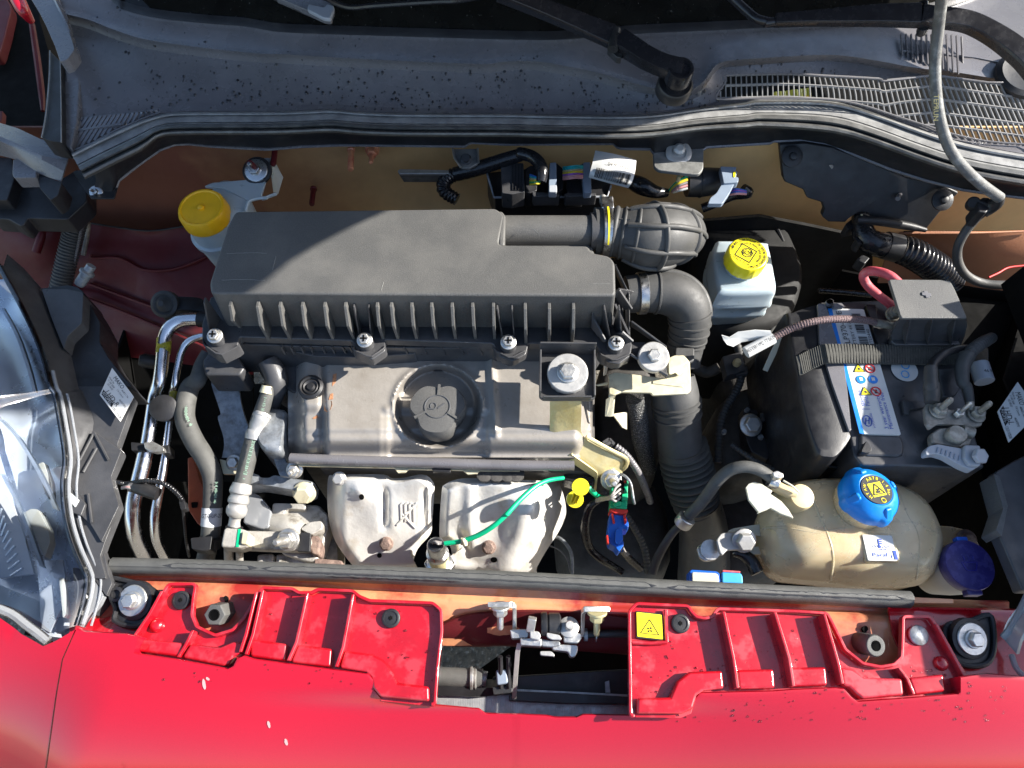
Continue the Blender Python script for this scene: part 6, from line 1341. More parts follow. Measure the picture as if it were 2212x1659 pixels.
def disc(c, r, mat, par, nm, h=.0003, n=24): return MB().lathe(c, (0, 0, 1), [(r, 0), (r, h)], n).build(nm, M[mat], par)
for t, x, y, kind_ in (('b4', 840, 1508, 't'), ('b4', 935, 1508, 'r'), ('b4', 860, 1600, 'b'), ('b4', 960, 1600, 'b'), ('c4', 895, 150, 't'), ('c4', 985, 150, 'r')):
    c = P(*q1(t, x, y), lz + .0006); s = .0058
    if kind_ == 'b':
        disc(c, s, 'blue_print', lab, 'mandatory_sign'); mb = MB(); mb.cube(c + V((0, .0005, .0005)), .004, .0045, .0004); mb.build('sign_symbol', M['white_paper'], lab)
    elif kind_ == 'r':
        mb = MB(); ring = [c + V((s * cos(a_), s * sin(a_), .0002)) for a_ in [2 * pi * k / 24 for k in range(25)]]; mb.tube(ring, .0008, 6); mb.bar(c + V((-s * .7, s * .7, .0002)), c + V((s * .7, -s * .7, .0002)), .0011, .0004); mb.build('prohibition_sign', M['red_ink'], lab)
        mb = MB(); mb.cube(c + V((0, 0, .0001)), .003, .005, .0003); mb.build('sign_symbol', M['ink'], lab)
    else:
        mb = MB(); tri = [c + V((s * 1.2 * a_, s * 1.2 * b_, .0003)) for a_, b_ in ((0, .9), (.95, -.7), (-.95, -.7))]; mb.prism(tri, (0, 0, -.0003)); mb.build('warning_sign', M['lemon'], lab)
        mb = MB()
        for a_, b_ in zip(tri, tri[1:] + tri[:1]): mb.bar(a_, b_, .0007, .0004)
        mb.cube(c + V((0, -.0008, .0004)), .0026, .003, .0003); mb.build('sign_symbol', M['ink'], lab, kind='stuff')
c = P(*q1('b4', 1220, 1520), BZ + .0012); stc = MB().lathe(c, (0, 0, 1), [(.0165, 0), (.0165, .0005)], 36).build('round_sticker', M['white_paper'], bat)
mb = MB(); letter_px(mb, 'OC', q1('b4', 1225, 1590), q1('b4', 1225, 1462), BZ + .0019, 19); mb.build('sticker_printing', M['pale_blue'], stc)
mb = MB()
for k, pt in enumerate(((1195, 430), (1480, 330), (1520, 450), (1540, 560), (1640, 640))): pass
# strap --------------------------------------------------------------------
sp_ = thing('webbing_strap', 'dark ribbed webbing strap across the battery top', 'strap', tuple(P(1860, 765, .03)))
top_ = [q1('b4', 240, 1470) + (-.06,), q1('b4', 330, 1412) + (-.012,), q1('b4', 420, 1365) + (.016,), q1('b4', 530, 1318) + (.041,), q1('b4', 560, 1314) + (.0435,), q1('b4', 720, 1313) + (.040,), q1('b4', 1000, 1316) + (.036,), q1('b4', 1400, 1325) + (.034,), q1('b4', 1720, 1335) + (.034,), q1('b4', 1900, 1345) + (.0,)]
bot_ = [q1('b4', 280, 1640) + (-.06,), q1('b4', 362, 1568) + (-.012,), q1('b4', 450, 1520) + (.016,), q1('b4', 556, 1474) + (.041,), q1('b4', 590, 1470) + (.0435,), q1('b4', 730, 1470) + (.040,), q1('b4', 1010, 1475) + (.036,), q1('b4', 1400, 1480) + (.034,), q1('b4', 1730, 1482) + (.034,), q1('b4', 1900, 1486) + (.0,)]
def on_cover(p):
    h = surf(CVM, p[0], p[1], .003); return h
A = [on_cover(p) if i in (1, 2) else P(*p) for i, p in enumerate(top_)]; B = [on_cover(p) if i in (1, 2) else P(*p) for i, p in enumerate(bot_)]
def densify(l, n):
    o = []
    for a, b in zip(l, l[1:]): o += [a + (b - a) * k / n for k in range(n)]
    return o + [l[-1]]
A = densify(A, 6); B = densify(B, 6)
MB().grid([A, [a + (b - a) * .5 + V((0, 0, .0006)) for a, b in zip(A, B)], B]).build('webbing', M['strap_flat'] if 'strap_flat' in M else M['strap_web'], sp_, solid=.0022, smooth=60, off=1)
mb = MB(); Ltot = 0
seg_ = [(a, b) for a, b in zip(A, B)]
for k in range(7, len(seg_) - 8):
    a0, b0 = seg_[k]; a1, b1 = seg_[k + 1]; m_ = max(1, int((a1 - a0).length / .0027))
    for j in range(m_):
        a = a0 + (a1 - a0) * j / m_; b = b0 + (b1 - b0) * j / m_; mb.bar(a + V((0, 0, .0026)), b + V((0, 0, .0026)), .0015, .0012)
mb.build('webbing_ridges', M['strap_flat'] if 'strap_flat' in M else M['strap_web'], sp_, kind='stuff', smooth=0)
# positive terminal cover ----------------------------------------------------
tc_ = thing('terminal_cover', 'grey plastic positive terminal cover moulded with a plus sign', 'terminal cover', tuple(P(2000, 640, .06)))
mb = MB(); prismpx(mb, q('b4', [(1092, 772), (1110, 766), (1530, 770), (1602, 780), (1640, 850), (1738, 1075), (1735, 1090), (1200, 1090), (1185, 1070)]), .092, .005, 4); mb.build('cover_top', M['box_plastic'], tc_, bevel=.0016)
MB().grid(to3([q('b4', [(1195, 1090, .089), (1735, 1092, .089)]), q('b4', [(1150, 1150, .07), (1740, 1150, .07)]), q('b4', [(1112, 1230, .05), (1720, 1240, .05)]), q('b4', [(1120, 1300, .036), (1690, 1312, .036)])])).build('cover_front', M['box_smooth'], tc_, solid=.003, smooth=50)
mb = MB(); prismpx(mb, q('b4', [(1110, 1230), (1670, 1240), (1690, 1312), (1150, 1312), (1110, 1280)]), .042, .01, 4); mb.build('cover_foot', M['box_smooth'], tc_, bevel=.002)
for x0, x1 in ((1268, 1222), (1452, 1408), (1640, 1598)):
    a = P(*q1('b4', x0, 1098), .088); b = P(*q1('b4', x1, 1308), .042); MB().prism([a, b, V((b.x, b.y + .022, b.z)), V((a.x, a.y + .004, a.z - .02))], V((.002, 0, 0))).build('cover_rib', M['box_smooth'], tc_)
c = q1('b4', 1400, 893); mb = MB(); mb.bar(P(*q1('b4', 1362, 888), .0925), P(*q1('b4', 1440, 900), .0925), .005, .002); mb.bar(P(*q1('b4', 1390, 866), .0925), P(*q1('b4', 1414, 922), .0925), .005, .0021); mb.build('plus_sign', M['cowl_plastic'], tc_, bevel=.0006)
MB().hexbolt(P(*q1('b4', 1130, 1060), .04), V((-.3, -.3, .9)), .008, .016, .010, .02).build('terminal_nut', M['lead'], tc_)
# red positive cable
rc = thing('red_cable', 'dusty red battery cable looping out from under the plus cover', 'cable', tuple(P(1880, 620, .06)))
mb = MB(); tubepx(mb, q('b4', [(1230, 860, .080), (1110, 745, .085), (1000, 705, .080), (910, 705, .070), (880, 750, .06), (920, 825, .05), (1010, 905, .045), (1100, 975, .04), (1180, 1060, .035)]), [10, 10, 10, 10, 9.5, 9.5, 9.5, 9.5, 9], sub=8, n=16); mb.build('cable_sheath', M['red_cable'], rc, smooth=60)
# braided cable with paper tag
bcb = thing('braided_cable', 'braided cable with crimped lug and wrapped white tags, crossing the battery label', 'cable', tuple(P(1750, 700, .05)))
mb = MB(); tubepx(mb, q('b4', [(130, 1255, .035), (260, 1185, .045), (400, 1135, .055), (560, 1105, .06), (740, 1098, .06), (900, 1108, .055), (985, 1128, .05)]), [8, 8.4, 8.4, 8.4, 8.4, 8.2, 7.5], sub=10, n=16, corr=(.0032, .08)); mb.build('braided_sleeve', M['braid'], bcb, smooth=60)
MB().cyl(P(*q1('b4', 978, 1128), .05), P(*q1('b4', 1110, 1150), .045), mpp(P(1890, 690, .05)) * 9, n=16).build('cable_lug', M['lead'], bcb)
a = P(*q1('b3', 1985, 1375), .028); b = P(*q1('b4', 130, 1255), .036); r_ = mpp(a) * 13
MB().cyl(a, b, r_, n=24).build('tag_roll', M['white_paper'], bcb, smooth=60)
mb = MB(); ax = (b - a).normalized(); up_ = (V((0, -.3, 1)) - ax * ax.dot(V((0, -.3, 1)))).normalized()
letter(mb, '46533811M2 17.06.09', (a + b) / 2 + up_ * (r_ + .0002) , ax, up_.cross(ax), .0075, sx=.62, lift=.0002); mb.build('tag_printing', M['ink'], bcb, kind='stuff')
MB().grid(to3([q('b3', [(1783, 1232, .05), (1850, 1250, .045), (1920, 1205, .05), (2060, 1188, .05), (2190, 1195, .045)]), q('b3', [(1800, 1275, .04), (1860, 1285, .035), (1930, 1250, .04), (2070, 1240, .04), (2200, 1240, .04)]), q('b3', [(1830, 1310, .035), (1880, 1328, .03), (1950, 1290, .03), (2080, 1270, .03), (2200, 1245, .035)])])).build('paper_tag', M['white_paper'], bcb, solid=.0006, smooth=70)
MB().grid(to3([q('b4', [(205, 1250, .02), (160, 1270, .02)]), q('b4', [(160, 1380, .0), (100, 1395, .0)]), q('b4', [(85, 1535, -.02), (45, 1520, -.02)])])).build('paper_tag', M['pale_tab'], bcb, solid=.0006)
# negative clamp -------------------------------------------------------------
ng = thing('negative_terminal', 'oxidised lead negative clamp with three studs and a pale grey quick-release lever', 'battery terminal', tuple(P(2060, 940, .04)))
mb = MB(); prismpx(mb, q('c4', [(1385, 285), (1420, 235), (1500, 290), (1780, 310), (1865, 370), (1870, 430), (1800, 445), (1680, 430), (1500, 420), (1430, 465), (1395, 400)]), .050, .006, 5); mb.build('clamp_plate', M['lead'], ng, bevel=.002)
mb = MB(); prismpx(mb, q('c4', [(1440, 500), (1510, 450), (1620, 440), (1740, 450), (1790, 520), (1770, 590), (1660, 612), (1540, 590), (1450, 580)]), .046, .012, 6); mb.build('clamp_ring', M['lead'], ng, bevel=.003)
MB().lathe(P(*q1('c4', 1632, 525), .046), (0, 0, 1), [(.0120, -.01), (.0112, .008), (.0100, .0095), (.003, .0098)], 28).build('battery_post', M['lead'], ng)
for x, y in ((1500, 295), (1655, 330), (1815, 325)):
    o = P(*q1('c4', x - 4, y + 20), .050); MB().hexbolt(o, V((.1, .10, 1)), .0085 if x != 1655 else .0058, .009, .011 if x != 1655 else 0., .020).build('stud', M['lead' if x != 1655 else 'zinc'], ng, bevel=.0005)
mb = MB(); prismpx(mb, q('c4', [(1392, 640), (1420, 600), (1500, 584), (1580, 600), (1700, 620), (1715, 700), (1840, 760), (1790, 805), (1700, 770), (1560, 690), (1480, 665), (1400, 680)]), .052, .012, 6); mb.build('release_lever', M['pale_lever'], ng, bevel=.003)
mb = MB(); prismpx(mb, q('c4', [(1720, 590), (1850, 595), (1860, 640), (1885, 690), (1850, 770), (1760, 760), (1715, 690)]), .057, .014, 5); mb.build('lever_hinge', M['pale_lever'], ng, bevel=.002)
MB().hexbolt(P(*q1('c4', 1822, 690), .057), V((.2, -.25, .9)), .0095, .008).build('lever_nut', M['pale_lever'], ng, bevel=.0008)
for k in range(6):
    a = q1('c4', 1500 + 36 * k, 612 + 14 * k); b = q1('c4', 1490 + 36 * k, 655 + 14 * k); MB().bar(P(*a, .0526), P(*b, .0526), .0014, .001).build('lever_ridge', M['grey_lever'], ng)
MB().cyl(P(*q1('c4', 1700, 470), .05), P(*q1('c4', 1790, 500), .05), .007, n=14).build('clamp_bolt', M['lead'], ng)
nc = thing('negative_cable', 'thick black battery cables running down to the oxidised negative clamp', 'cable', tuple(P(2020, 820, .05)))
mb = MB(); tubepx(mb, q('b4', [(1740, 1340, .05), (1640, 1350, .055), (1540, 1390, .06), (1460, 1470, .06), (1435, 1560, .06)]), [8, 9, 10, 11, 12]); mb.build('cable_sheath', M['black_plastic'], nc, smooth=60)
mb = MB(); tubepx(mb, q('b4', [(1438, 1500, .062), (1440, 1659, .06)]) + q('c4', [(1445, 110, .058), (1450, 245, .055)]), [13, 15, 17, 15], n=16); mb.build('cable_boot', M['rubber'], nc, smooth=60)
mb = MB(); tubepx(mb, q('b4', [(1940, 1255, .03), (1860, 1300, .05), (1780, 1360, .06), (1730, 1430, .062)]), [12, 14, 14, 13], corr=(.0062, .18), n=18); mb.build('cable_bellows', M['rubber'], nc, smooth=60)
mb = MB(); tubepx(mb, q('b4', [(1740, 1400, .062), (1700, 1500, .06), (1705, 1620, .058)]) + q('c4', [(1740, 120, .056), (1765, 250, .052)]), [17, 15, 13, 11, 9], n=14); mb.build('cable_boot', M['rubber'], nc, smooth=60)
mb = MB(); tubepx(mb, q('c4', [(1765, 240, .054), (1775, 310, .052)]), [8, 7]); mb.build('cable_lug', M['lead'], nc)
a = P(*q1('b4', 1835, 1470), .035); b = P(*q1('b4', 1885, 1620), .035); MB().cyl(a, b, .0115, n=18).build('cable_tag', M['pale_lever'], nc, bevel=.001)
mb = MB(); letter(mb, '46 8', (a + b) / 2 + V((.001, -.003, .0112)), (b - a).cross(V((0, 0, 1))) * -1, (b - a) * -1, .006); mb.build('tag_printing', M['ink'], nc)

# ------------------------------------------------------------------ coolant tank
ct = thing('coolant_tank', 'yellowed translucent coolant expansion tank with bright blue pressure cap', 'coolant tank', tuple(P(1830, 1180, -.13)))
TO = [(1634, 1140), (1642, 1105), (1668, 1068), (1705, 1050), (1745, 1044), (1800, 1044), (1880, 1046), (1945, 1066), (1990, 1098), (2018, 1150), (2026, 1196), (2014, 1238), (1985, 1262), (1930, 1268), (1850, 1266), (1790, 1256), (1730, 1250), (1690, 1244), (1660, 1222), (1640, 1180)]
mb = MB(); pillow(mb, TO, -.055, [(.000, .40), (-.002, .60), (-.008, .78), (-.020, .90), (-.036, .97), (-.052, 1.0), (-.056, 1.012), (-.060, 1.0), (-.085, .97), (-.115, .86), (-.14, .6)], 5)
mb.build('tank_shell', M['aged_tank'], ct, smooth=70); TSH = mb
def tz(x, y):
    cx, cy = 1830, 1155; d = max(abs(x - cx) / 196, abs(y - cy) / 112); return -.002 - .055 * max(0, d - .4) ** 1.7 / .42
for pl, w_ in ([[(1745, 1055), (1768, 1110), (1786, 1148), (1800, 1200), (1795, 1250)], 6], [[(1786, 1146), (1850, 1136), (1920, 1128), (1970, 1128), (2018, 1148)], 5], [[(1650, 1140), (1700, 1140), (1760, 1150), (1784, 1148)], 5], [[(1945, 1068), (1960, 1110), (1985, 1160), (1980, 1250)], 5]):
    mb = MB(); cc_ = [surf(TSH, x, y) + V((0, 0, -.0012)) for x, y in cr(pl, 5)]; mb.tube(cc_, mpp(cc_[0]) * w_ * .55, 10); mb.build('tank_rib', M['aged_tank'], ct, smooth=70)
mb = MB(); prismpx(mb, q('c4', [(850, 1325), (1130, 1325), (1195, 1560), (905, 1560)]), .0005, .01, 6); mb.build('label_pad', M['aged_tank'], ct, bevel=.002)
sk_ = MB(); prismpx(sk_, q('c4', [(872, 1338), (1115, 1346), (1162, 1556), (920, 1552)]), .0018, .001, 3); sk_ = sk_.build('sticker', M['white_paper'], ct)
mb = MB(); z_ = .0022
for pl in ([(1000, 1375), (1012, 1430)], [(1005, 1378), (1030, 1376)], [(1008, 1395), (1032, 1393)], [(1012, 1412), (1034, 1410)]): mb.bar(P(*q1('c4', *pl[0]), z_), P(*q1('c4', *pl[1]), z_), .0013, .0004)
mb.lathe(P(*q1('c4', 1015, 1438), z_), (0, 0, 1), [(.0016, -.0002), (.0016, .0003)], 12)
for x0, x1, y in ((955, 1000, 1432), (1035, 1095, 1440), (1000, 1070, 1462)): mb.tube([P(*q1('c4', x0 + (x1 - x0) * k / 8, y + 4 * sin(k * 1.6)), z_) for k in range(9)], .0003, 5)
letter_px(mb, 'Paraf', q1('c4', 955, 1505), q1('c4', 1085, 1505), z_ - .0004, 8); letter_px(mb, 'J', q1('c4', 1100, 1518), q1('c4', 1118, 1518), z_ - .0004, 5)
mb.bar(P(*q1('c4', 1135, 1470), z_), P(*q1('c4', 1155, 1545), z_), .0035, .0003); mb.build('sticker_printing', M['blue_ink'], sk_, kind='stuff')
# cap
axc = V((.10, .10, 1)).normalized(); o = P(1886, 1064, .030); R = mpp(o) * 62
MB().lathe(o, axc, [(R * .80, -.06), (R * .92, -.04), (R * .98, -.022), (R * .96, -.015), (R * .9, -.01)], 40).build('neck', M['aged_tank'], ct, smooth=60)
def capm(a, h): return 1 + (.085 if h < -.001 else .0) * sstep(.55, .9, cos(4 * (a - radians(20))))
cp = MB().lathe(o, axc, [(R * 1.02, -.017), (R * 1.03, -.014), (R * 1.0, -.006), (R * .95, -.002), (R * .87, .001), (R * .74, .005), (R * .60, .0075), (R * .57, .007), (R * .2, .007)], 72, mod=capm).build('cap', M['blue_cap'], ct, smooth=50)
for k in range(4):
    a = radians(20 + 90 * k); x_, y_, z_ = basis(axc); d = x_ * cos(a) + y_ * sin(a); MB().bar(o + d * R * .66 + axc * .006, o + d * R * 1.02 - axc * .008, R * .30, .008, axc).build('cap_grip', M['blue_cap'], cp, bevel=.003)
cc = o + axc * .0078
sd = MB().lathe(cc, axc, [(R * .545, 0), (R * .545, .0006)], 40).build('cap_sticker', M['ink'], cp)
mb = MB(); x_, y_, z_ = basis(axc, (1, 0, 0)); y_ = z_.cross(x_); ur = x_ * cos(radians(14)) + y_ * sin(radians(14)); uu = z_.cross(ur); ctr = cc + axc * .0009
sq = R * .255; pp = [ctr + ur * a * sq + uu * b * sq for a, b in ((-1, -1), (1, -1), (1, 1), (-1, 1))]; mb.prism(pp, axc * -.0004)
arc_letter(mb, 'A878', cc + axc * .0006, axc, R * .43, radians(125), radians(75), R * .17, ref=(1, 0, 0)); arc_letter(mb, '1.4 bar', cc + axc * .0006, axc, R * .43, radians(45), radians(-25), R * .16, ref=(1, 0, 0)); arc_letter(mb, 'MTAW', cc + axc * .0006, axc, R * .43, radians(225), radians(165), R * .15, ref=(1, 0, 0))
rg = [cc + axc * .0006 + x_ * R * (.13 + .08 * cos(a)) - y_ * R * (.40 - .08 * sin(a)) for a in [2 * pi * k / 16 for k in range(17)]]; mb.tube(rg, R * .018, 5)
mb.build('sticker_printing', M['lemon'], sd, kind='stuff')
mb = MB(); ctr = cc + axc * .0013; tri = [ctr + ur * a * sq + uu * b * sq for a, b in ((-.85, -.7), (.85, -.7), (0, .85))]
for a, b in zip(tri, tri[1:] + tri[:1]): mb.bar(a, b, R * .035, .0004, axc)
mb.bar(ctr - ur * sq * .3 - uu * sq * .4, ctr + ur * sq * .3 - uu * sq * .4, R * .08, .0004, axc); mb.bar(ctr - uu * sq * .1 - ur * sq * .1, ctr - uu * sq * .05 + ur * sq * .25, R * .07, .0004, axc); mb.build('sticker_symbol', M['ink'], sd, kind='stuff')
# hose union, white guide fin and ears
mb = MB(); tubepx(mb, q('c4', [(130, 925, .02), (230, 975, .02), (310, 1005, .018)]), [13, 13, 14], n=18); mb.build('hose_union', M['ivory'], ct, smooth=60)
o2 = P(*q1('c4', 350, 1030), .014); MB().lathe(o2, V((.1, -.1, 1)), [(.0145, -.04), (.0155, -.012), (.0155, .004), (.014, .0075), (.009, .0085), (.003, .0085)], 28).build('hose_union', M['ivory'], ct, smooth=50)
mb = MB(); tubepx(mb, q('c4', [(215, 890, .034), (290, 935, .034), (345, 985, .030)]), 2.2); mb.build('union_rib', M['pale_tab'], ct)
FN = q('c3', [(1985, 945), (2010, 915), (2060, 900), (2120, 920), (2205, 975)]) + q('c4', [(110, 1000), (200, 1060), (260, 1130), (300, 1198), (200, 1165), (110, 1115), (80, 1130), (0, 1160)]) + q('c3', [(2090, 1150), (2010, 1050)])
mb = MB(); r3 = pts3(FN, .030); mb.prism(r3, V((0, 0, -.004))); mb.build('guide_fin', M['pale_tab'], ct, bevel=.0012)
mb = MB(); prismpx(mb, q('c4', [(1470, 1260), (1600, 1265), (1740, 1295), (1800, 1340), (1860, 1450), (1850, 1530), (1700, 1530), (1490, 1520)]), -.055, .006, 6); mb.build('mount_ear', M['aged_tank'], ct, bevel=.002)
MB().hexbolt(P(*q1('c4', 1728, 1385), -.052), V((0, -.3, .95)), .0095, .010, .0135).build('rusty_bolt', M['rust'], ct, bevel=.001)
mb = MB(); prismpx(mb, q('c3', [(1830, 1310), (1880, 1285), (2060, 1255), (2212, 1240), (2212, 1330), (2120, 1350)]), -.045, .005, 5); mb.build('mount_ear', M['pale_tab'], ct, bevel=.0015)
mb = MB(); prismpx(mb, q('c3', [(1870, 1490), (2100, 1430), (2212, 1440), (2212, 1490), (1950, 1505)]), -.055, .005, 4); mb.build('mount_ear', M['pale_tab'], ct, bevel=.0015)
tb = thing('tank_bracket', 'white zinc bracket bolted to the left ear of the yellowed coolant tank', 'bracket', tuple(P(1560, 1180, -.06)))
mb = MB(); prismpx(mb, q('c3', [(1740, 1380), (1780, 1325), (1860, 1315), (1990, 1330), (2020, 1380), (2010, 1440), (1960, 1460), (1830, 1465), (1790, 1510), (1770, 1490)]), -.040, .006, 5); mb.build('bracket_plate', M['zinc_white'], tb, bevel=.002)
mb = MB(); prismpx(mb, q('c3', [(1578, 1450), (1600, 1415), (1700, 1405), (1745, 1430), (1770, 1500), (1740, 1545), (1650, 1560), (1600, 1530)]), -.060, .006, 5); mb.build('bracket_plate', M['zinc'], tb, bevel=.002)
MB().hexbolt(P(*q1('c3', 1965, 1385), -.040), V((0, -.5, .85)), .0115, .013, .015).build('bolt', M['zinc_white'], tb, bevel=.0008)
MB().lathe(P(*q1('c3', 1685, 1465), -.060), (0, -.2, 1), [(.0125, 0), (.0125, .004), (.006, .005)], 20).build('rivet', M['zinc'], tb)
mb = MB(); tubepx(mb, q('c3', [(1880, 1480, -.06), (1960, 1500, -.06), (2030, 1560, -.06), (2070, 1640, -.06), (2080, 1659, -.06)]), [10, 13, 15, 15, 14], n=14); mb.build('guide_tube', M['black_gloss'], tb, smooth=60)
# hose to the tank
ch = thing('tank_hose', 'black rubber hose arching from the yellowed tank down to a thin lower pipe', 'hose', tuple(P(1560, 1060, -.02)))
mb = MB(); tubepx(mb, q('c4', [(120, 905, .022)]) + q('c3', [(2200, 872, .026), (2090, 800, .03), (1970, 775, .03), (1850, 805, .022), (1750, 890, .005), (1680, 985, -.015), (1600, 1090, -.035), (1510, 1180, -.055)]), [12, 12.5, 13, 13.2, 13.2, 13.2, 13, 12.6, 12.2], sub=8, n=20); mb.build('hose_body', M['hose_rubber'], ch, smooth=60)
a = P(*q1('c4', 95, 890), .024); b = P(*q1('c4', 165, 920), .022); r_ = mpp(a) * 13.6
MB().lathe(a, b - a, [(r_, 0), (r_ * 1.06, .001), (r_ * 1.06, (b - a).length - .001), (r_, (b - a).length)], 30, mod=lambda t, h: 1 + .03 * sin(t * 9)).build('hose_clamp', M['steel'], ch)
mb = MB(); prismpx(mb, q('c4', [(125, 820), (165, 805), (215, 830), (220, 860), (180, 870), (140, 860)]), .044, .01, 2); mb.build('clamp_screw', M['zinc'], ch, bevel=.001)
a = P(*q1('c3', 1470, 1175), -.05); b = P(*q1('c3', 1530, 1220), -.052); 
MB().lathe(P(*q1('c3', 1500, 1195), -.056), P(*q1('c3', 1460, 1245), -.065) - P(*q1('c3', 1500, 1195), -.056), [(.0105, 0), (.0115, .001), (.0115, .012), (.0105, .014)], 24).build('hose_clamp', M['zinc'], ch)
mb = MB(); tubepx(mb, q('c3', [(1460, 1240, -.065), (1380, 1320, -.08), (1300, 1440, -.10), (1240, 1560, -.12), (1210, 1659, -.13)]), [8, 8.5, 9, 9.5, 9], n=14); mb.build('lower_pipe', M['rubber'], ch, smooth=60)
# windshield washer filler
wf = thing('washer_filler', 'violet flip lid on a white washer filler neck by the right headlight', 'filler cap', tuple(P(2095, 1250, -.05)))
o = P(*q1('c4', 1760, 1590), -.012); R = mpp(o) * 54.5; ax = V((.05, -.05, 1)).normalized()
MB().lathe(o, ax, [(R * .7, -.08), (R * .9, -.05), (R * .97, -.034), (R * .97, -.018), (R * .92, -.010)], 40).build('neck', M['white_plastic'], wf, smooth=50)
cp = MB().lathe(o, ax, [(R * .98, -.014), (R, -.013), (R, -.001), (R * .97, .0012), (R * .92, .0008), (R * .3, .0008)], 48).build('lid', M['violet_cap'], wf, smooth=40)
mb = MB(); x_, y_, z_ = basis(ax, (1, 0, 0)); y_ = z_.cross(x_); ctr = o + ax * .0014
for pl in ([(-.32, .10), (.32, .10), (.18, -.22), (-.18, -.22)],):
    pp = [ctr + x_ * a * R + y_ * b * R for a, b in pl]
    for a, b in zip(pp, pp[1:] + pp[:1]): mb.bar(a, b, R * .05, .0006, ax)
for a in (-.2, 0, .2): mb.tube([ctr + x_ * R * (a + .02 * sin(k)) + y_ * R * (.16 + .05 * k) for k in range(5)], R * .02, 5)
mb.build('moulded_symbol', M['violet_gloss'], cp, kind='stuff')
MB().box(o + V((.0, R * 1.04, -.004)), (R * .22, 0, 0), (0, .003, 0), (0, 0, .005)).build('hinge', M['blue_plug'], wf, bevel=.001); MB().box(o + V((.0, -R * 1.0, -.010)), (R * .30, 0, 0), (0, .004, 0), (0, 0, .006)).build('lid_tab', M['violet_cap'], wf, bevel=.0015)
# blue fuse covers by the strip
fc = thing('relay_cover', 'blue framed relay cover with dusty window just behind the grey strip', 'relay cover', tuple(P(1522, 1242, -.04)))
mb = MB(); prismpx(mb, q('d3', [(1518, 90), (1535, 78), (1745, 92), (1770, 110), (1785, 190), (1520, 190)]), -.015, .02, 4); mb.build('frame', M['blue_plug'], fc, bevel=.002)
mb = MB(); prismpx(mb, q('d3', [(1538, 98), (1740, 108), (1758, 125), (1765, 185), (1540, 182)]), -.0135, .01, 4); mb.build('window', M['pale_tab'], fc, bevel=.001)
fc = thing('relay_plug', 'bright blue plug with pink tab next to the framed relay cover', 'connector', tuple(P(1582, 1242, -.04)))
mb = MB(); prismpx(mb, q('d3', [(1785, 95), (1940, 105), (1958, 130), (1962, 195), (1788, 190)]), -.013, .02, 4); mb.build('plug_body', M['pale_blue'], fc, bevel=.002)
mb = MB(); prismpx(mb, q('d3', [(1792, 82), (1938, 92), (1940, 106), (1792, 98)]), -.012, .01, 1); mb.build('pink_tab', M['red_cable'], fc, bevel=.001)
# gearbox and dark castings behind the tank
gx = thing('gearbox', 'dark gearbox castings with a zinc bolt in the shade left of the battery', 'gearbox', tuple(P(1620, 950, -.2)))
for pts, z, d in (([(1560, 860), (1660, 820), (1710, 900), (1700, 1000), (1600, 1040), (1540, 980)], -.16, .2), ([(1580, 720), (1700, 700), (1720, 860), (1640, 900), (1560, 820)], -.22, .2), ([(1540, 1080), (1680, 1060), (1700, 1240), (1540, 1240)], -.26, .1), ([(1230, 1020), (1420, 1040), (1440, 1240), (1230, 1240)], -.30, .1), ([(1300, 780), (1420, 780), (1420, 1020), (1290, 1000)], -.18, .1)):
    mb = MB(); pillow(mb, pts, z, [(z, .7), (z - .008, .9), (z - .03, 1), (z - d, 1.02)], 4); mb.build('casing', M['dark_cast'], gx, smooth=45)
MB().hexbolt(P(*q1('c3', 2022, 430), -.10), V((.1, -.3, .95)), .0125, .012, .0165).build('bolt', M['zinc'], gx, bevel=.001)
mb = MB(); prismpx(mb, q('c3', [(1960, 280), (2080, 300), (2120, 500), (2200, 600), (2170, 720), (2030, 650), (1990, 560), (1970, 420)]), -.105, .03, 5); mb.build('mount_bracket', M['black_plastic'], gx, bevel=.003)
for x, y in ((1990, 310), (2105, 535), (1800, 490)): MB().lathe(P(*q1('c3', x, y), -.10), (0, 0, 1), [(.004, 0), (.003, .005)], 10).build('dowel', M['galv'], gx)
a = q1('b3', 1905, 1470); MB().lathe(P(*a, -.10), (0, 0, 1), [(.006, 0), (.006, .006), (.004, .010)], 12).build('drain_plug', M['ivory'], gx)
tubepx(MB(), q('b3', [(1560, 1500, -.15), (1660, 1540, -.15), (1760, 1500, -.14)]), 12).build('selector_rod', M['dark_cast'], gx)
# ------------------------------------------------------------------ power steering reservoir (rear left)
ps = thing('steering_reservoir', 'translucent white reservoir with amber yellow screw cap in the rear left corner', 'reservoir', tuple(P(450, 540, .0)))
o = P(434, 448, .066); R = mpp(o) * 53
axp = V((-.04, -.06, 1)).normalized()
MB().lathe(o, axp, [(R * .55, -.19), (R * .9, -.12), (R * .98, -.075), (R * .98, -.062), (R * 1.09, -.060), (R * 1.10, -.052), (R * .98, -.050), (R * .93, -.03), (R * .9, -.012)], 44).build('tank', M['milk_plastic'], ps, smooth=50)
cp = MB().lathe(o, axp, [(R * 1.0, -.022), (R * 1.01, -.020), (R * .98, -.004), (R * .93, 0), (R * .85, .0008), (R * .8, -.0006), (R * .1, -.0006)], 72, mod=lambda a, h: 1 + (.012 * (1 if sin(a * 16) > .2 else 0) if -.021 <= h < -.003 else 0)).build('cap', M['yellow_cap'], ps, smooth=35)
MB().lathe(o, axp, [(.0045, -.001), (.0045, .002), (.002, .004)], 12).build('cap_pip', M['yellow_cap'], cp)
mb = MB(); pillow(mb, [(470, 395), (505, 392), (532, 412), (540, 440), (520, 470), (470, 480), (440, 450)], .045, [(.050, .8), (.046, .96), (.036, 1.0), (-.06, 1.0)]); mb.build('tank_shoulder', M['milk_plastic'], ps, smooth=60)
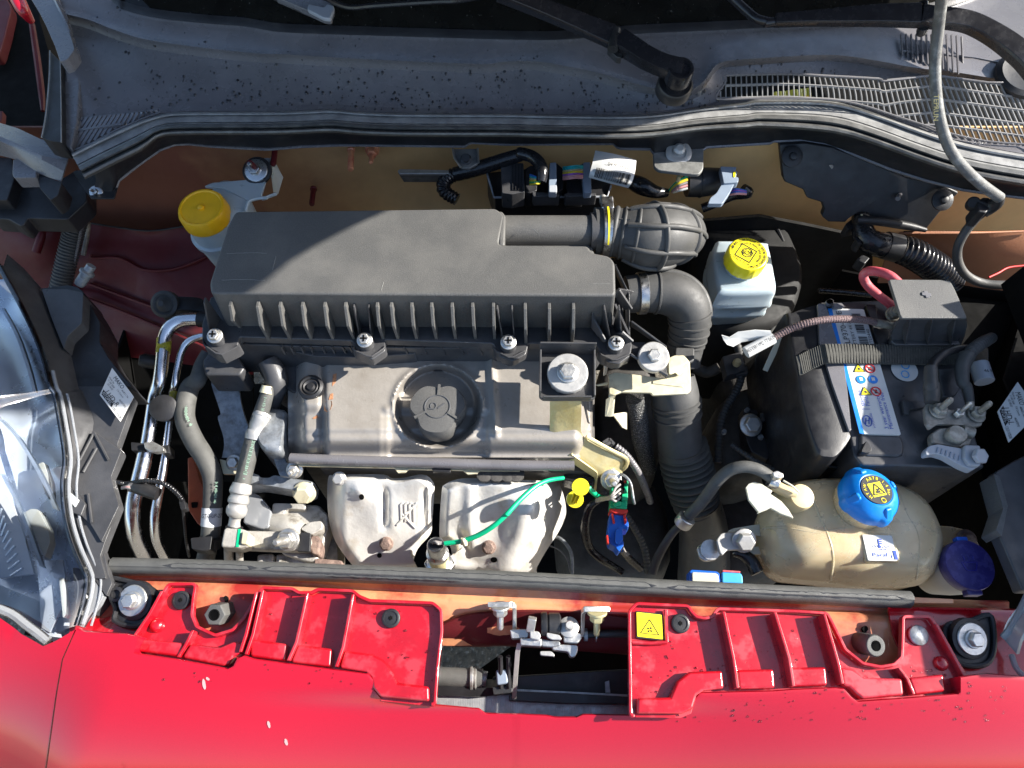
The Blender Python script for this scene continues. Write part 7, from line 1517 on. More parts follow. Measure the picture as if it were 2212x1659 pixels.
EAR = q('a1', [(2026, 1362), (2062, 1315), (2212, 1310)]) + q('a2', [(130, 1308), (150, 1330)]) + q('a2', [(60, 1640), (-20, 1659)]) + q('a1', [(2060, 1659), (1850, 1560), (1690, 1545), (1760, 1515), (2050, 1490), (2072, 1470)])
mb = MB(); prismpx(mb, EAR, .052, .004, 4); mb.build('mount_ear', M['milk_plastic'], ps, bevel=.0015)
plate3([q1('a2', 130, 1310) + (.056,), q1('a2', 150, 1335) + (.056,), q1('a2', 232, 1480) + (.035,), q1('a2', 190, 1620) + (.02,), q1('a2', 165, 1620) + (.02,), q1('a2', 150, 1480) + (.05,)], .004, 'ear_rib', 'pale_tab', ps)
mb = MB(); tubepx(mb, q('b1', [(2040, 200, .05), (2060, 130, .055), (2120, 100, .055), (2212, 92, .055)]) + q('b2', [(80, 100, .05), (190, 60, .045)]), 3.6); mb.build('ear_rib', M['milk_plastic'], ps, smooth=60)
c = P(*q1('a2', 38, 1425), .054); MB().lathe(c, V((0, -.4, 1)), [(.0205, 0), (.0205, .005), (.018, .006)], 28).build('rubber_bush', M['black_plastic'], ps)
MB().hexbolt(c + V((0, -.003, .005)), V((0, -.5, 1)), .009, .013, .0165, .02).build('nut', M['steel'], ps, bevel=.0006); MB().cyl(c + V((0, -.008, .018)), c + V((0, -.014, .030)), .0052, n=12).build('stud', M['red_inner'], ps)
# ------------------------------------------------------------------ hinge trim and corrugated pipe, far left
ht = thing('hinge_trim', 'grey folded plastic trim below the left end of the scuttle', 'trim panel', tuple(P(70, 330, .06)))
MB().grid(to3([q('a1', [(-120, 990, .10), (0, 1020, .10), (150, 1065, .10), (330, 1150, .098), (585, 1222, .095)]), q('a1', [(-120, 1100, .112), (0, 1130, .112), (150, 1195, .11), (345, 1290, .104), (560, 1330, .09)]), q('a1', [(-120, 1150, .11), (0, 1170, .11), (150, 1235, .106), (345, 1325, .10), (530, 1420, .085)]), q('a1', [(-120, 1260, .08), (0, 1290, .08), (120, 1320, .08), (300, 1430, .082), (505, 1510, .075)])])).build('trim_fold', M['cowl_plastic'], ht, solid=.004, smooth=35)
mb = MB(); prismpx(mb, q('a1', [(105, 1320), (340, 1330), (300, 1430), (300, 1470), (115, 1475), (100, 1440)]), .084, .02, 4); mb.build('trim_step', M['cowl_plastic'], ht, bevel=.003)
mb = MB(); prismpx(mb, q('a1', [(300, 1430), (510, 1512), (480, 1620), (420, 1660), (330, 1560)]), .078, .03, 4); mb.build('trim_step', M['black_plastic'], ht, bevel=.003)
mb = MB(); prismpx(mb, q('a1', [(-150, 1290), (100, 1310), (120, 1480), (60, 1659), (-150, 1659)]), .05, .03, 4); mb.build('dark_liner', M['black_plastic'], ht, bevel=.004)
mb = MB(); prismpx(mb, q('a1', [(60, 1480), (480, 1500), (640, 1400), (720, 1500), (720, 1660)]) + q('b1', [(700, 140), (560, 270), (230, 260), (200, 310), (170, 325), (120, 300), (70, 270), (-80, 260), (-80, -30)]), .03, .03, 4); mb.build('dark_liner', M['black_plastic'], ht, bevel=.004)
cp_ = thing('drain_hose', 'black corrugated drain hose running down the red inner wing at the left', 'hose', tuple(P(160, 520, .0)))
mb = MB(); tubepx(mb, q('b1', [(690, 60, .0), (650, 230, -.03), (600, 420, -.06), (550, 620, -.085), (505, 820, -.11), (480, 950, -.13)]), 22, corr=(.0052, .14), n=20); mb.build('hose_body', M['rubber'], cp_, smooth=60)
mb = MB()
for k in range(44):
    f = k / 43; a = q1('b1', 718 - 138 * f, 135 + 665 * f); p = P(a[0] + .5, a[1], .003 - .118 * f); mb.lathe(p, V((.5, .1, .8)), [(.0022, 0), (.0022, .002)], 6)
mb.build('rib_ends', M['cowl_plastic'], cp_, kind='stuff')
mb = MB(); tubepx(mb, q('b1', [(735, 300, -.07), (720, 420, -.09), (690, 570, -.105)]), 5); mb.build('edge_tape', M['lead'], cp_)
# ------------------------------------------------------------------ damper arm behind the air box
da = thing('damper_bracket', 'black rubber bushed arm joining the inner wing to the air filter box', 'support arm', tuple(P(390, 660, -.02)))
mb = MB(); pillow(mb, q('b1', [(1300, 990), (1300, 930), (1350, 905), (1500, 912), (1640, 920), (1720, 960), (1770, 1010), (1760, 1060), (1660, 1040), (1500, 1030), (1380, 1050), (1320, 1040)]), -.02, [(-.018, .9), (-.02, 1), (-.045, 1)], 3); mb.build('arm_body', M['black_plastic'], da, smooth=50)
MB().lathe(P(*q1('b1', 1365, 975), -.015), V((0, -.5, .85)), [(.019, -.01), (.019, .002), (.015, .004), (.012, .002), (.008, .006), (.004, .012)], 24).build('bush', M['rubber'], da, smooth=40)
# ------------------------------------------------------------------ air conditioning pipes
ac = thing('aircon_pipe', 'wide shiny aluminium air conditioning pipe with a yellow band', 'pipe', tuple(P(320, 1000, -.08)), 'aluminium air conditioning pipes')
mb = MB(); tubepx(mb, q('b1', [(1740, 1100, -.02), (1620, 1098, -.02), (1500, 1110, -.02), (1410, 1165, -.022), (1365, 1260, -.028), (1350, 1400, -.035), (1325, 1600, -.045)]) + q('c1', [(1285, 200, -.06), (1250, 420, -.07), (1220, 600, -.078)]), [14.5, 14.5, 14.5, 14.5, 14.5, 14.2, 14, 14, 14, 14], sub=8, n=22); mb.build('pipe_run', M['alu_pipe'], ac, smooth=60)
mb = MB(); tubepx(mb, q('c1', [(1222, 590, -.078), (1190, 740, -.085), (1150, 900, -.092), (1110, 1050, -.10), (1100, 1200, -.115), (1125, 1360, -.14), (1190, 1500, -.17), (1240, 1580, -.19)]), [16, 16.5, 16.5, 16, 16, 16, 16, 16], sub=8, n=22); mb.build('pipe_run', M['alu_pipe'], ac, smooth=60)
mb = MB(); tubepx(mb, q('b1', [(1361, 1262, -.029), (1358, 1330, -.032), (1350, 1385, -.035)]), 15.2, n=22); mb.build('yellow_band', M['lemon_dirty'] if 'lemon_dirty' in M else M['lemon'], ac, smooth=60)
mb = MB(); tubepx(mb, q('b1', [(1800, 1110, -.02), (1650, 1100, -.02)]), 17, n=20); mb.build('pipe_boot', M['black_plastic'], ac)
MB().lathe(P(*q1('b1', 1245, 1450), -.05), V((-.8, -.1, .5)), [(.010, -.012), (.010, .008), (.007, .014)], 16).build('service_valve', M['black_plastic'], ac)
MB().lathe(P(*q1('c1', 1360, 290), -.045), V((.15, -.3, .9)), [(.017, -.012), (.018, -.004), (.018, .004), (.015, .006)], 24).build('service_cap', M['black_plastic'], ac)
mb = MB(); prismpx(mb, q('c1', [(1190, 575), (1260, 560), (1355, 610), (1360, 640), (1280, 650), (1200, 625)]), -.058, .01, 3); mb.build('pipe_clip', M['zinc'], ac, bevel=.001)
mb = MB(); prismpx(mb, q('c1', [(1085, 570), (1200, 580), (1200, 640), (1090, 640)]), -.066, .02, 3); mb.build('pipe_clip', M['black_plastic'], ac, bevel=.002); mb = MB(); prismpx(mb, q('c1', [(1340, 600), (1400, 590), (1405, 660), (1350, 670)]), -.066, .02, 3); mb.build('pipe_clip', M['black_plastic'], ac, bevel=.002)
a2 = thing('aircon_pipe', 'thin aluminium air conditioning pipe running just right of the wide one', 'pipe', tuple(P(360, 1000, -.08)), 'aluminium air conditioning pipes')
mb = MB(); tubepx(mb, q('b1', [(1740, 1240, -.02), (1670, 1243, -.022), (1570, 1280, -.025), (1510, 1360, -.03), (1475, 1500, -.038), (1450, 1640, -.045)]) + q('c1', [(1430, 170, -.058), (1405, 420, -.07), (1380, 620, -.08), (1350, 820, -.09), (1310, 1020, -.10), (1283, 1200, -.115), (1295, 1370, -.14), (1350, 1500, -.17), (1400, 1600, -.19)]), [7.5, 7.5, 7.5, 7.5, 7.5, 7.5, 7.8, 8, 8, 9, 10, 10, 10, 10, 10], sub=8, n=18); mb.build('pipe_run', M['alu_pipe'], a2, smooth=60)
mb = MB(); tubepx(mb, q('c1', [(1447, 150, -.056), (1430, 260, -.062)]), 9.5, n=18); mb.build('yellow_band', M['lemon_dirty'] if 'lemon_dirty' in M else M['lemon'], a2, smooth=60)
pc = thing('pressure_switch', 'black pressure switch plug with corrugated lead in front of the aluminium pipes', 'connector', tuple(P(310, 1055, -.08)))
mb = MB(); tubepx(mb, q('c1', [(1085, 945, -.07), (1150, 955, -.068), (1230, 975, -.068), (1310, 1005, -.07)]), [9, 13, 15, 14], n=16); mb.build('plug_body', M['black_plastic'], pc, smooth=50)
mb = MB(); tubepx(mb, q('c1', [(1080, 945, -.07), (1110, 948, -.069)]), [10, 11], n=16); mb.build('plug_collar', M['cowl_plastic'], pc)
for k in range(3): mb = MB(); tubepx(mb, q('c1', [(1120, 940 + 10 * k, -.066), (1060, 935 + 8 * k, -.064), (1010, 945 + 6 * k, -.07)]), 2.2, n=8); mb.build('wire', M['wire_pink' if k == 1 else 'wire_grey'], pc)
mb = MB(); tubepx(mb, q('c1', [(900, 890, -.08), (980, 905, -.075), (1060, 915, -.075), (1180, 895, -.06), (1280, 895, -.058), (1380, 925, -.06), (1460, 985, -.065), (1510, 1050, -.075), (1520, 1100, -.09)]), 5.5, corr=(.0036, .22), n=12); mb.build('corrugated_lead', M['black_gloss'], pc, smooth=60)
mb = MB(); tubepx(mb, q('c1', [(1515, 1090, -.085), (1530, 1250, -.12), (1545, 1400, -.15), (1570, 1520, -.18)]), 3.4, corr=(.004, .2), n=10); mb.build('corrugated_lead', M['black_plastic'], pc, smooth=60)
mb = MB(); prismpx(mb, q('c1', [(1480, 1060), (1525, 1050), (1545, 1120), (1500, 1135)]), -.075, .012, 3); mb.build('lead_clip', M['black_plastic'], pc, bevel=.001)
# ------------------------------------------------------------------ hoses
chs = thing('coolant_hose', 'thick black coolant hose with a white printed band, left of the engine', 'hose', tuple(P(440, 1000, -.06)))
mb = MB(); tubepx(mb, q('b1', [(1730, 1380, -.03), (1680, 1480, -.035), (1640, 1600, -.04)]) + q('c1', [(1575, 120, -.05), (1535, 270, -.052), (1540, 400, -.055), (1610, 560, -.062), (1710, 720, -.07), (1762, 860, -.08), (1765, 1020, -.088), (1755, 1180, -.098), (1745, 1340, -.11), (1725, 1450, -.125), (1700, 1560, -.14)]), [15, 17, 18, 20, 21, 21, 21, 21, 20.5, 20, 20, 20, 19, 19], sub=8, n=24); mb.build('hose_body', M['hose_rubber'], chs, smooth=60)
mb = MB(); tubepx(mb, q('c1', [(1759, 1115, -.094), (1755, 1180, -.098), (1750, 1262, -.104)]), 21.2, n=24); mb.build('white_band', M['silver_paper'], chs, smooth=60)
mb = MB(); letter_px(mb, 'GT-S-UP-27', q1('c1', 1672, 1185), q1('c1', 1842, 1180), -.0845, 9); mb.build('band_printing', M['ink'], chs, kind='stuff')
def dashes(path, n, mat, par, w=.0012, l=.6):
    mb = MB(); c = cr3([P(*p) for p in path], 12); 
    for k in range(n):
        i = int(k / n * (len(c) - 2)); 
        if random.random() < .85: mb.bar(c[i], c[i] + (c[i + 1] - c[i]) * l, w * random.uniform(.5, 1.5), .0003, (0, 0, 1))
    mb.build('hose_printing', M[mat], par, kind='stuff')
dashes(q('c1', [(1545, 270, -.0375), (1545, 350, -.039), (1590, 440, -.043)]), 26, 'green_print', chs, .003); dashes(q('c1', [(1795, 900, -.066), (1790, 1000, -.072), (1780, 1090, -.078)]), 24, 'green_print', chs, .003)
mb = MB(); tubepx(mb, q('c1', [(1750, 1360, -.105), (1740, 1440, -.112)]), 23, n=20); mb.build('hose_clamp', M['black_plastic'], chs); mb = MB(); prismpx(mb, q('c1', [(1580, 1365), (1680, 1355), (1760, 1350), (1745, 1460), (1690, 1475), (1590, 1455)]), -.090, .02, 3); mb.build('hose_clamp', M['black_plastic'], chs, bevel=.002)
ph = thing('pressure_hose', 'grey power steering pressure hose with white crimped ferrules', 'hose', tuple(P(540, 980, -.06)))
mb = MB(); tubepx(mb, q('c2', [(130, 110, -.01), (90, 250, -.02), (30, 430, -.035)]) + q('c1', [(2080, 620, -.045), (2040, 780, -.055), (2005, 940, -.065)]), [13, 15.5, 17, 17.5, 17.5, 17], n=22, sub=8); mb.build('hose_body', M['hose_rubber'], ph, smooth=60)
mb = MB(); tubepx(mb, q('c2', [(118, 105, -.008), (105, 165, -.012)]), [12, 14.5], n=20); mb.build('end_sleeve', M['cream_zinc'], ph)
def ferr(path, rs_, nm='ferrule', mat='zinc_white'):
    mb = MB(); tubepx(mb, path, rs_, n=24, sub=4); return mb.build(nm, M[mat], ph, smooth=40)
ferr(q('c2', [(80, 330, -.026), (68, 360, -.027), (64, 372, -.0275), (40, 430, -.033), (30, 470, -.036), (18, 500, -.038), (8, 545, -.041)]), [18, 20, 18, 18, 18, 20.5, 20])
ferr(q('c1', [(2012, 915, -.064), (2000, 960, -.066), (1992, 990, -.068), (1988, 1010, -.069), (1982, 1040, -.071), (1976, 1070, -.073), (1972, 1090, -.074), (1966, 1120, -.076), (1960, 1160, -.079), (1955, 1185, -.081)]), [20, 23, 23, 19, 22, 22, 18.5, 22, 21, 17])
ferr(q('c1', [(1955, 1180, -.081), (1945, 1230, -.085), (1940, 1280, -.09)]), [13, 12, 14]); ferr(q('c1', [(1945, 1270, -.088), (1940, 1300, -.09)]), [18, 18], 'collar', 'black_plastic')
dashes(q('c1', [(2105, 560, -.026), (2060, 720, -.036), (2020, 890, -.046)]), 34, 'green_print', ph, .0035); dashes(q('c2', [(100, 200, -.003), (85, 270, -.008), (72, 320, -.010)]), 14, 'green_print', ph, .0035)
pcl = thing('pipe_clamp', 'cast clamp with green paint mark holding the steering pressure hose', 'pipe clamp', tuple(P(510, 1165, -.1)))
mb = MB(); prismpx(mb, q('c1', [(1830, 1420), (1855, 1290), (1880, 1275), (2020, 1290), (2060, 1310), (2075, 1330), (2050, 1430), (1980, 1450), (1840, 1440)]), -.078, .025, 5); mb.build('clamp_body', M['cast_alloy'], pcl, bevel=.003)
mb = MB(); prismpx(mb, q('c1', [(2010, 1310), (2070, 1320), (2050, 1420), (1995, 1415)]), -.074, .02, 4); mb.build('clamp_tab', M['cream_zinc'], pcl, bevel=.002)
mb = MB(); prismpx(mb, q('c1', [(1975, 1290), (1998, 1292), (1980, 1440), (1955, 1440)]), -.0772, .001, 1); mb.build('paint_mark', M['green_wire'], pcl)
for x in (1895, 1985): mb = MB(); tubepx(mb, q('c1', [(x, 1430, -.10), (x + 5, 1560, -.13)]), 10 if x < 1950 else 8); mb.build('pump_pipe', M['cast_alloy'], pcl)
# steel engine mount bracket
mbk = thing('engine_bracket', 'mottled grey galvanised steel bracket under the corner of the air filter box', 'bracket', tuple(P(490, 930, -.08)))
A = cr3(pts3(q('c1', [(1752, 80, -.05), (1758, 20, -.045), (1760, -60, -.03)])[::-1] + q('c1', [(1770, 150, -.055), (1805, 250, -.06), (1830, 340, -.065), (1805, 370, -.066), (1860, 560, -.075), (1840, 700, -.085)])), 3)
B = cr3(pts3(q('c1', [(1960, -60, -.03), (1965, 20, -.045), (1975, 80, -.05), (1985, 150, -.055), (2000, 250, -.06), (2030, 360, -.065), (2060, 440, -.068), (2100, 560, -.075), (2110, 700, -.085)])), 3)
rows = [[a + (b - a) * t for a, b in zip(rs_n(A, 30), rs_n(B, 30))] for t in (0, .25, .5, .75, 1)]
MB().grid(rows).build('bracket_plate', M['galv'], mbk, solid=.004, smooth=40)
pts = q('c1', [(1785 + 22 * cos(a), 537 + 18 * sin(a)) for a in [2 * pi * k / 16 for k in range(16)]]); mb = MB(); prismpx(mb, pts, -.0695, .002); mb.build('hole', M['void'], mbk)
mb = MB(); prismpx(mb, q('c1', [(1820, 710), (1920, 735), (1990, 730), (1995, 835), (1850, 835)]), -.082, .004, 3); mb.build('lower_plate', M['cream_zinc'], mbk, bevel=.001); MB().hexbolt(P(*q1('c1', 1945, 740), -.08), V((0, -.4, .9)), .008, .01, .011).build('bolt', M['zinc'], mbk, bevel=.0005)
cb = thing('chassis_rail', 'orange red primed chassis rail end seen past the coolant hose', 'chassis rail', tuple(P(425, 1080, -.15)))
mb = MB(); prismpx(mb, q('c1', [(1555, 700), (1600, 690), (1690, 960), (1690, 1250), (1640, 1250), (1560, 1130)]), -.12, .06, 4); mb.build('rail_end', M['rail_paint'], cb, bevel=.003)
mb = MB(); prismpx(mb, q('c1', [(1585, 1070), (1640, 1065), (1635, 1110), (1590, 1115)]), -.1185, .002, 2); mb.build('rail_slot', M['void'], cb)
# ------------------------------------------------------------------ type stickers on the headlight housings
def sticker(t, c4_, z, label, code, par_label):
    s = thing('headlight_sticker', label, 'sticker', tuple(P(*q1(t, *c4_[0]), z[0])), 'white part stickers on the headlight housings')
    pp = q(t, c4_); r = [P(p[0], p[1], z_) for p, z_ in zip(pp, z if isinstance(z, (list, tuple)) else [z] * 4)]
    n = (r[1] - r[0]).cross(r[3] - r[0]).normalized()
    if n.z < 0: n = -n
    MB().prism([p + n * .0012 for p in r], n * -.0012).build('paper', M['white_paper'], s)
    o = r[3]; ux = (r[2] - r[3]); uy = (r[0] - r[3]); W_ = ux.length; H_ = uy.length; mb = MB()
    return s, o, ux, uy, n
s, o, ux, uy, n = sticker('b1', [(933, 1507), (1112, 1745), (1000, 1950), (830, 1730)], [.058, .052, .050, .056], 'white part sticker marked LHD-R on the left headlight housing', 0, 0)
def sw(mb, txt, u, v, w, h):   # u,v in sticker units: u along the long edge, v from lower edge up
    a = o + ux * u + uy * v; l = ux.normalized(); vs, fs = glyphs(txt); ww = max(x[0] for x in vs) - min(x[0] for x in vs); size = uy.length * h / .7
    letter(mb, txt, a, l, n.cross(l), size, 0, ux.length * w / (ww * size), .0016)
# the sticker is read along the lower right edge
ux_, uy_ = ux, uy
def fill_sticker(code, mirrored=False):
    mb = MB(); sw(mb, code, .18, .30, .55, .14); sw(mb, 'MAKO', .22, .86, .42, .13); sw(mb, 'Made by', .05, .70, .25, .05); sw(mb, 'F.lli Ceraolo', .48, .64, .3, .05); sw(mb, '11 HR 2008', .06, .60, .3, .05); sw(mb, '02.18.02', .1, .5, .24, .05); sw(mb, '46831781', .62, .78, .34, .055); sw(mb, '46547095', .68, .48, .3, .06); sw(mb, '1353197508', .60, .10, .38, .075)
    mb.build('sticker_printing', M['ink'], s, kind='stuff')
    mb = MB(); a = o + ux * .05 + uy * .07; mb.prism([a + n * .0016, a + ux * .5 + n * .0016, a + ux * .5 + uy * .17 + n * .0016, a + uy * .17 + n * .0016], n * -.0004); pl = mb.build('maker_plate', M['ink'], s)
    mb = MB(); sw(mb, 'FITOPEC', .09, .155, .42, .10); lt = mb.build('plate_printing', M['white_paper'], pl); lt.location = n * .0006
fill_sticker('LHD-R')
s, o, ux, uy, n = sticker('c4', [(2155, 75), (2300, 250), (2225, 420), (2082, 575)][:1] + [(2330, 330), (2082, 575), (1988, 320)], [.050, .048, .046, .048], 'white part sticker marked LHD-L on the right headlight housing', 0, 0)
fill_sticker('LHD-L')
# ------------------------------------------------------------------ wipers
def flat_arm(name, parent, cl, w, th, mat='wiper_paint'):
    """channel section arm: cl centre line (px,py,z), w half widths px"""
    c = cr([tuple(P(*p)) + (mpp(P(*p)) * r_,) for p, r_ in zip(cl, w)], 8); rs = []
    for i, a in enumerate(c):
        p = V(a[:3]); t = (V(c[min(i + 1, len(c) - 1)][:3]) - V(c[max(i - 1, 0)][:3])).normalized(); sd = V((0, -.45, .9)).cross(t).normalized(); n = t.cross(sd); h = a[3]
        if n.z < 0: n = -n
        rs.append([p - sd * h - n * th, p + sd * h - n * th, p + sd * h + n * th * .45, p + sd * h * .86 + n * th * .78, p + n * th * .86, p - sd * h * .86 + n * th * .78, p - sd * h + n * th * .45])
    return MB().rings(rs).build(name, M[mat], parent, smooth=24, bevel=.0006)
w1 = thing('wiper', 'black wiper arm crossing the middle of the windscreen to its capped pivot', 'wiper', tuple(P(1466, 150, .165)))
pv = P(*q1('a3', 1435, 565), .195)
flat_arm('arm_head', w1, q('a3', [(935, 330, .200), (1050, 400, .200), (1160, 470, .199), (1290, 530, .197), (1400, 562, .195), (1440, 572, .194)]), [22, 21, 20, 19.5, 20, 20], .012)
MB().lathe(pv + V((0, .003, -.035)), V((0, -.25, 1)), [(.014, 0), (.014, .018), (.0172, .020), (.0172, .040), (.0160, .043), (.0125, .043), (.0116, .0405), (.004, .0412)], 32).build('pivot_cap', M['wiper_paint'], w1, smooth=40)
MB().lathe(pv + V((0, .004, -.030)), V((0, -.25, 1)), [(.024, -.012), (.024, .002), (.0215, .005), (.018, .004)], 32).build('pivot_boot', M['black_plastic'], w1, smooth=50)
flat_arm('arm_cover', w1, q('a3', [(-60, -60, .265), (140, 10, .25), (400, 105, .23), (650, 205, .213), (880, 300, .202)]), [14, 16, 19, 21, 23], .008)
a = P(*q1('a3', 905, 250), .206); b = P(*q1('a3', 880, 410), .199); MB().cyl(a, b, .007, n=14).build('hinge_pin', M['steel_dark'], w1, smooth=50)
mb = MB(); prismpx(mb, q('a3', [(835, 390), (900, 380), (960, 430), (950, 480), (910, 470), (850, 410)]), .192, .01, 3); mb.build('hinge_side', M['steel_dark'], w1, bevel=.001)
MB().tube(cr3(pts3(q('a2', [(2050, -60, .26), (1700, 2, .225), (1500, 12, .222), (1000, 45, .213), (850, 60, .208), (760, 52, .208), (660, 15, .214), (560, -40, .225)])), 5), .0035, 8).build('blade_rail', M['wiper_paint'], w1)
mb = MB(); prismpx(mb, q('a2', [(230, -60), (480, -40), (640, 20), (672, 50), (640, 150), (580, 145), (440, 80), (180, -30)]), .205, .01, 4); mb.build('blade_end', M['cowl_plastic'], w1, bevel=.002)
mb = MB(); prismpx(mb, q('a2', [(455, 30), (590, 60), (610, 30), (672, 50), (640, 150), (580, 145), (445, 75)]), .208, .006, 4); mb.build('blade_cap', M['pale_lever'], w1, bevel=.002)
MB().tube(pts3(q('a2', [(100, -60, .20), (400, 85, .197), (640, 185, .193)])), .004, 8).build('blade_rubber', M['black_plastic'], w1)
w2 = thing('wiper', 'second wiper arm lying along the right part of the scuttle, partly sunlit at its elbow', 'wiper', tuple(P(2200, 150, .17)))
flat_arm('arm_cover', w2, q('a4', [(145, 165, .205), (400, 150, .208), (700, 135, .210), (1000, 122, .212), (1345, 122, .212)]), [11.5, 13, 17, 21, 24], .008)
flat_arm('arm_head', w2, q('a4', [(1355, 125, .212), (1480, 140, .212), (1620, 150, .212), (1780, 185, .21), (1950, 270, .207), (2100, 370, .203), (2230, 480, .198), (2330, 600, .19)]), [22, 21, 20, 20, 21, 23, 24, 24], .009)
MB().tube(cr3(pts3(q('a3', [(1820, -70, .22), (1900, 10, .213), (2000, 100, .207), (2080, 160, .205), (2180, 185, .203)]) + q('a4', [(60, 188, .203), (150, 180, .203)])), 5), .0062, 10).build('arm_rod', M['wiper_paint'], w2)
a = P(*q1('a4', 1372, 35), .214); b = P(*q1('a4', 1380, 215), .206); MB().cyl(a, b, .0075, n=14).build('hinge_pin', M['wiper_paint'], w2); mb = MB(); prismpx(mb, q('a4', [(1345, 190), (1420, 200), (1430, 240), (1380, 258), (1345, 245)]), .202, .01, 4); mb.build('hinge_side', M['black_plastic'], w2, bevel=.001)
MB().lathe(P(*q1('a4', 2180, 640), .15), (0, -.2, 1), [(.036, 0), (.036, .006), (.03, .01), (.02, .008)], 28).build('pivot_boot', M['black_plastic'], w2)
# ------------------------------------------------------------------ scuttle washer hose, pale where the sun hits it
wh = thing('bonnet_hose', 'grey dusty rubber hose hanging from the bonnet down to a black elbow connector', 'hose', tuple(P(2160, 430, .10)))
mb = MB(); tubepx(mb, q('a4', [(1540, -120, .36), (1528, 0, .335), (1505, 200, .30), (1478, 450, .27), (1475, 650, .25), (1492, 850, .23), (1530, 1050, .21), (1600, 1240, .19), (1720, 1400, .17), (1860, 1530, .15), (2010, 1640, .13)]), [12, 12, 12, 11.8, 11.6, 11.5, 11.5, 11.5, 11.5, 11.5, 11.5], sub=8, n=18); mb.build('hose_body', M['pale_rubber'], wh, smooth=60)
mb = MB(); letter(mb, 'TEPRUN', P(*q1('a4', 1462, 905), .2475), V((.02, -.7, -.45)), V((1, 0, .1)), .008, lift=.0062); mb.build('hose_printing', M['olive_print'], wh, kind='stuff')
hc = thing('hose_connector', 'black elbow connector clipped beside the tan wall, with hose curving away to the right', 'connector', tuple(P(2135, 440, .06)))
mb = MB(); tubepx(mb, q('b4', [(2000, 80, .115), (1985, 130, .105), (1930, 170, .095), (1870, 215, .088)]), [12.5, 14, 15, 13], n=18); mb.build('elbow', M['black_plastic'], hc, smooth=60)
mb = MB(); prismpx(mb, q('b4', [(1820, 130), (1870, 85), (1930, 90), (1945, 160), (1900, 215), (1835, 205)]), .10, .03, 4); mb.build('clip_body', M['black_plastic'], hc, bevel=.003)
for x, y in ((1780, 155), (1840, 190)): MB().lathe(P(*q1('b4', x, y), .085), V((-.4, -.4, .8)), [(.0085, 0), (.0085, .014), (.007, .016)], 16).build('clip_stud', M['black_plastic'], hc)
mb = MB(); tubepx(mb, q('b4', [(1890, 200, .09), (1800, 280, .075), (1710, 400, .055), (1660, 520, .035), (1670, 640, .015), (1740, 740, .0), (1870, 800, -.01), (2040, 815, -.01), (2250, 795, -.01), (2400, 780, -.01)]), [9, 9.5, 9.5, 9.5, 9.5, 9.5, 9.5, 9.5, 9.5, 9.5], sub=8, n=16); mb.build('hose_tail', M['rubber'], hc, smooth=60)
# ------------------------------------------------------------------ black elbow with corrugated duct under the shield
ed_ = thing('air_duct', 'black elbow and corrugated duct emerging under the moulded shield at the right', 'duct', tuple(P(1900, 520, -.04)))
mb = MB(); tubepx(mb, q('b4', [(860, 240, -.005), (870, 330, -.01), (900, 420, -.016), (970, 470, -.02), (1070, 490, -.024), (1160, 510, -.028)]), [19, 22, 25, 27, 27, 28], n=26, sub=8); mb.build('elbow', M['black_gloss'], ed_, smooth=60)
mb = MB(); tubepx(mb, q('b4', [(1055, 485, -.024), (1165, 512, -.028)]), [29.5, 30.5], n=26); mb.build('collar', M['black_plastic'], ed_, smooth=50)
mb = MB(); tubepx(mb, q('b4', [(1165, 510, -.028), (1290, 555, -.036), (1400, 620, -.05), (1500, 690, -.07), (1600, 780, -.10)]), [31, 33, 33, 33, 32], corr=(.0085, .14), n=28, sub=8); mb.build('corrugated_duct', M['black_gloss'], ed_, smooth=60)
for pts in ([(870, 560), (935, 590), (890, 640), (825, 600)], [(815, 420), (860, 445), (870, 480), (830, 460)], [(730, 310), (780, 270), (830, 240), (830, 330), (750, 350)]):
    mb = MB(); prismpx(mb, q('b4', pts), -.01, .02, 3); mb.build('duct_clip', M['black_plastic'], ed_, bevel=.002)
mb = MB(); tubepx(mb, q('b4', [(862, 228, .012), (876, 275, .008)]), 1.8); mb.build('cable_tie', M['ivory'], ed_)
# dark servo and cover behind the brake fluid reservoir
sv = thing('brake_servo', 'black brake servo housing in deep shade behind the brake fluid reservoir', 'brake servo', tuple(P(1640, 560, -.15)))
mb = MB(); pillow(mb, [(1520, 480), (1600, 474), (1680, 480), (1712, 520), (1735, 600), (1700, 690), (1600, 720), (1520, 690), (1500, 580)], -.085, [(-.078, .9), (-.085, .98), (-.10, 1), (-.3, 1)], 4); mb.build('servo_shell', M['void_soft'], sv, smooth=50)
MB().tube(cr3(pts3(q('b3', [(1700, 320, -.078), (1800, 300, -.078), (2050, 290, -.078), (2180, 300, -.078)]) + q('b4', [(120, 290, -.078), (170, 360, -.078), (215, 460, -.08)])), 4), .003, 8).build('shell_edge', M['black_plastic'], sv)
mb = MB(); tubepx(mb, q('b4', [(205, 705, -.09), (345, 712, -.09)]), 8); mb.build('vacuum_pipe', M['black_gloss'], sv, smooth=60)
mb = MB(); tubepx(mb, q('b4', [(510, 860, -.10), (780, 880, -.10), (950, 900, -.10)]), 6); mb.build('vacuum_pipe', M['black_gloss'], sv, smooth=60)
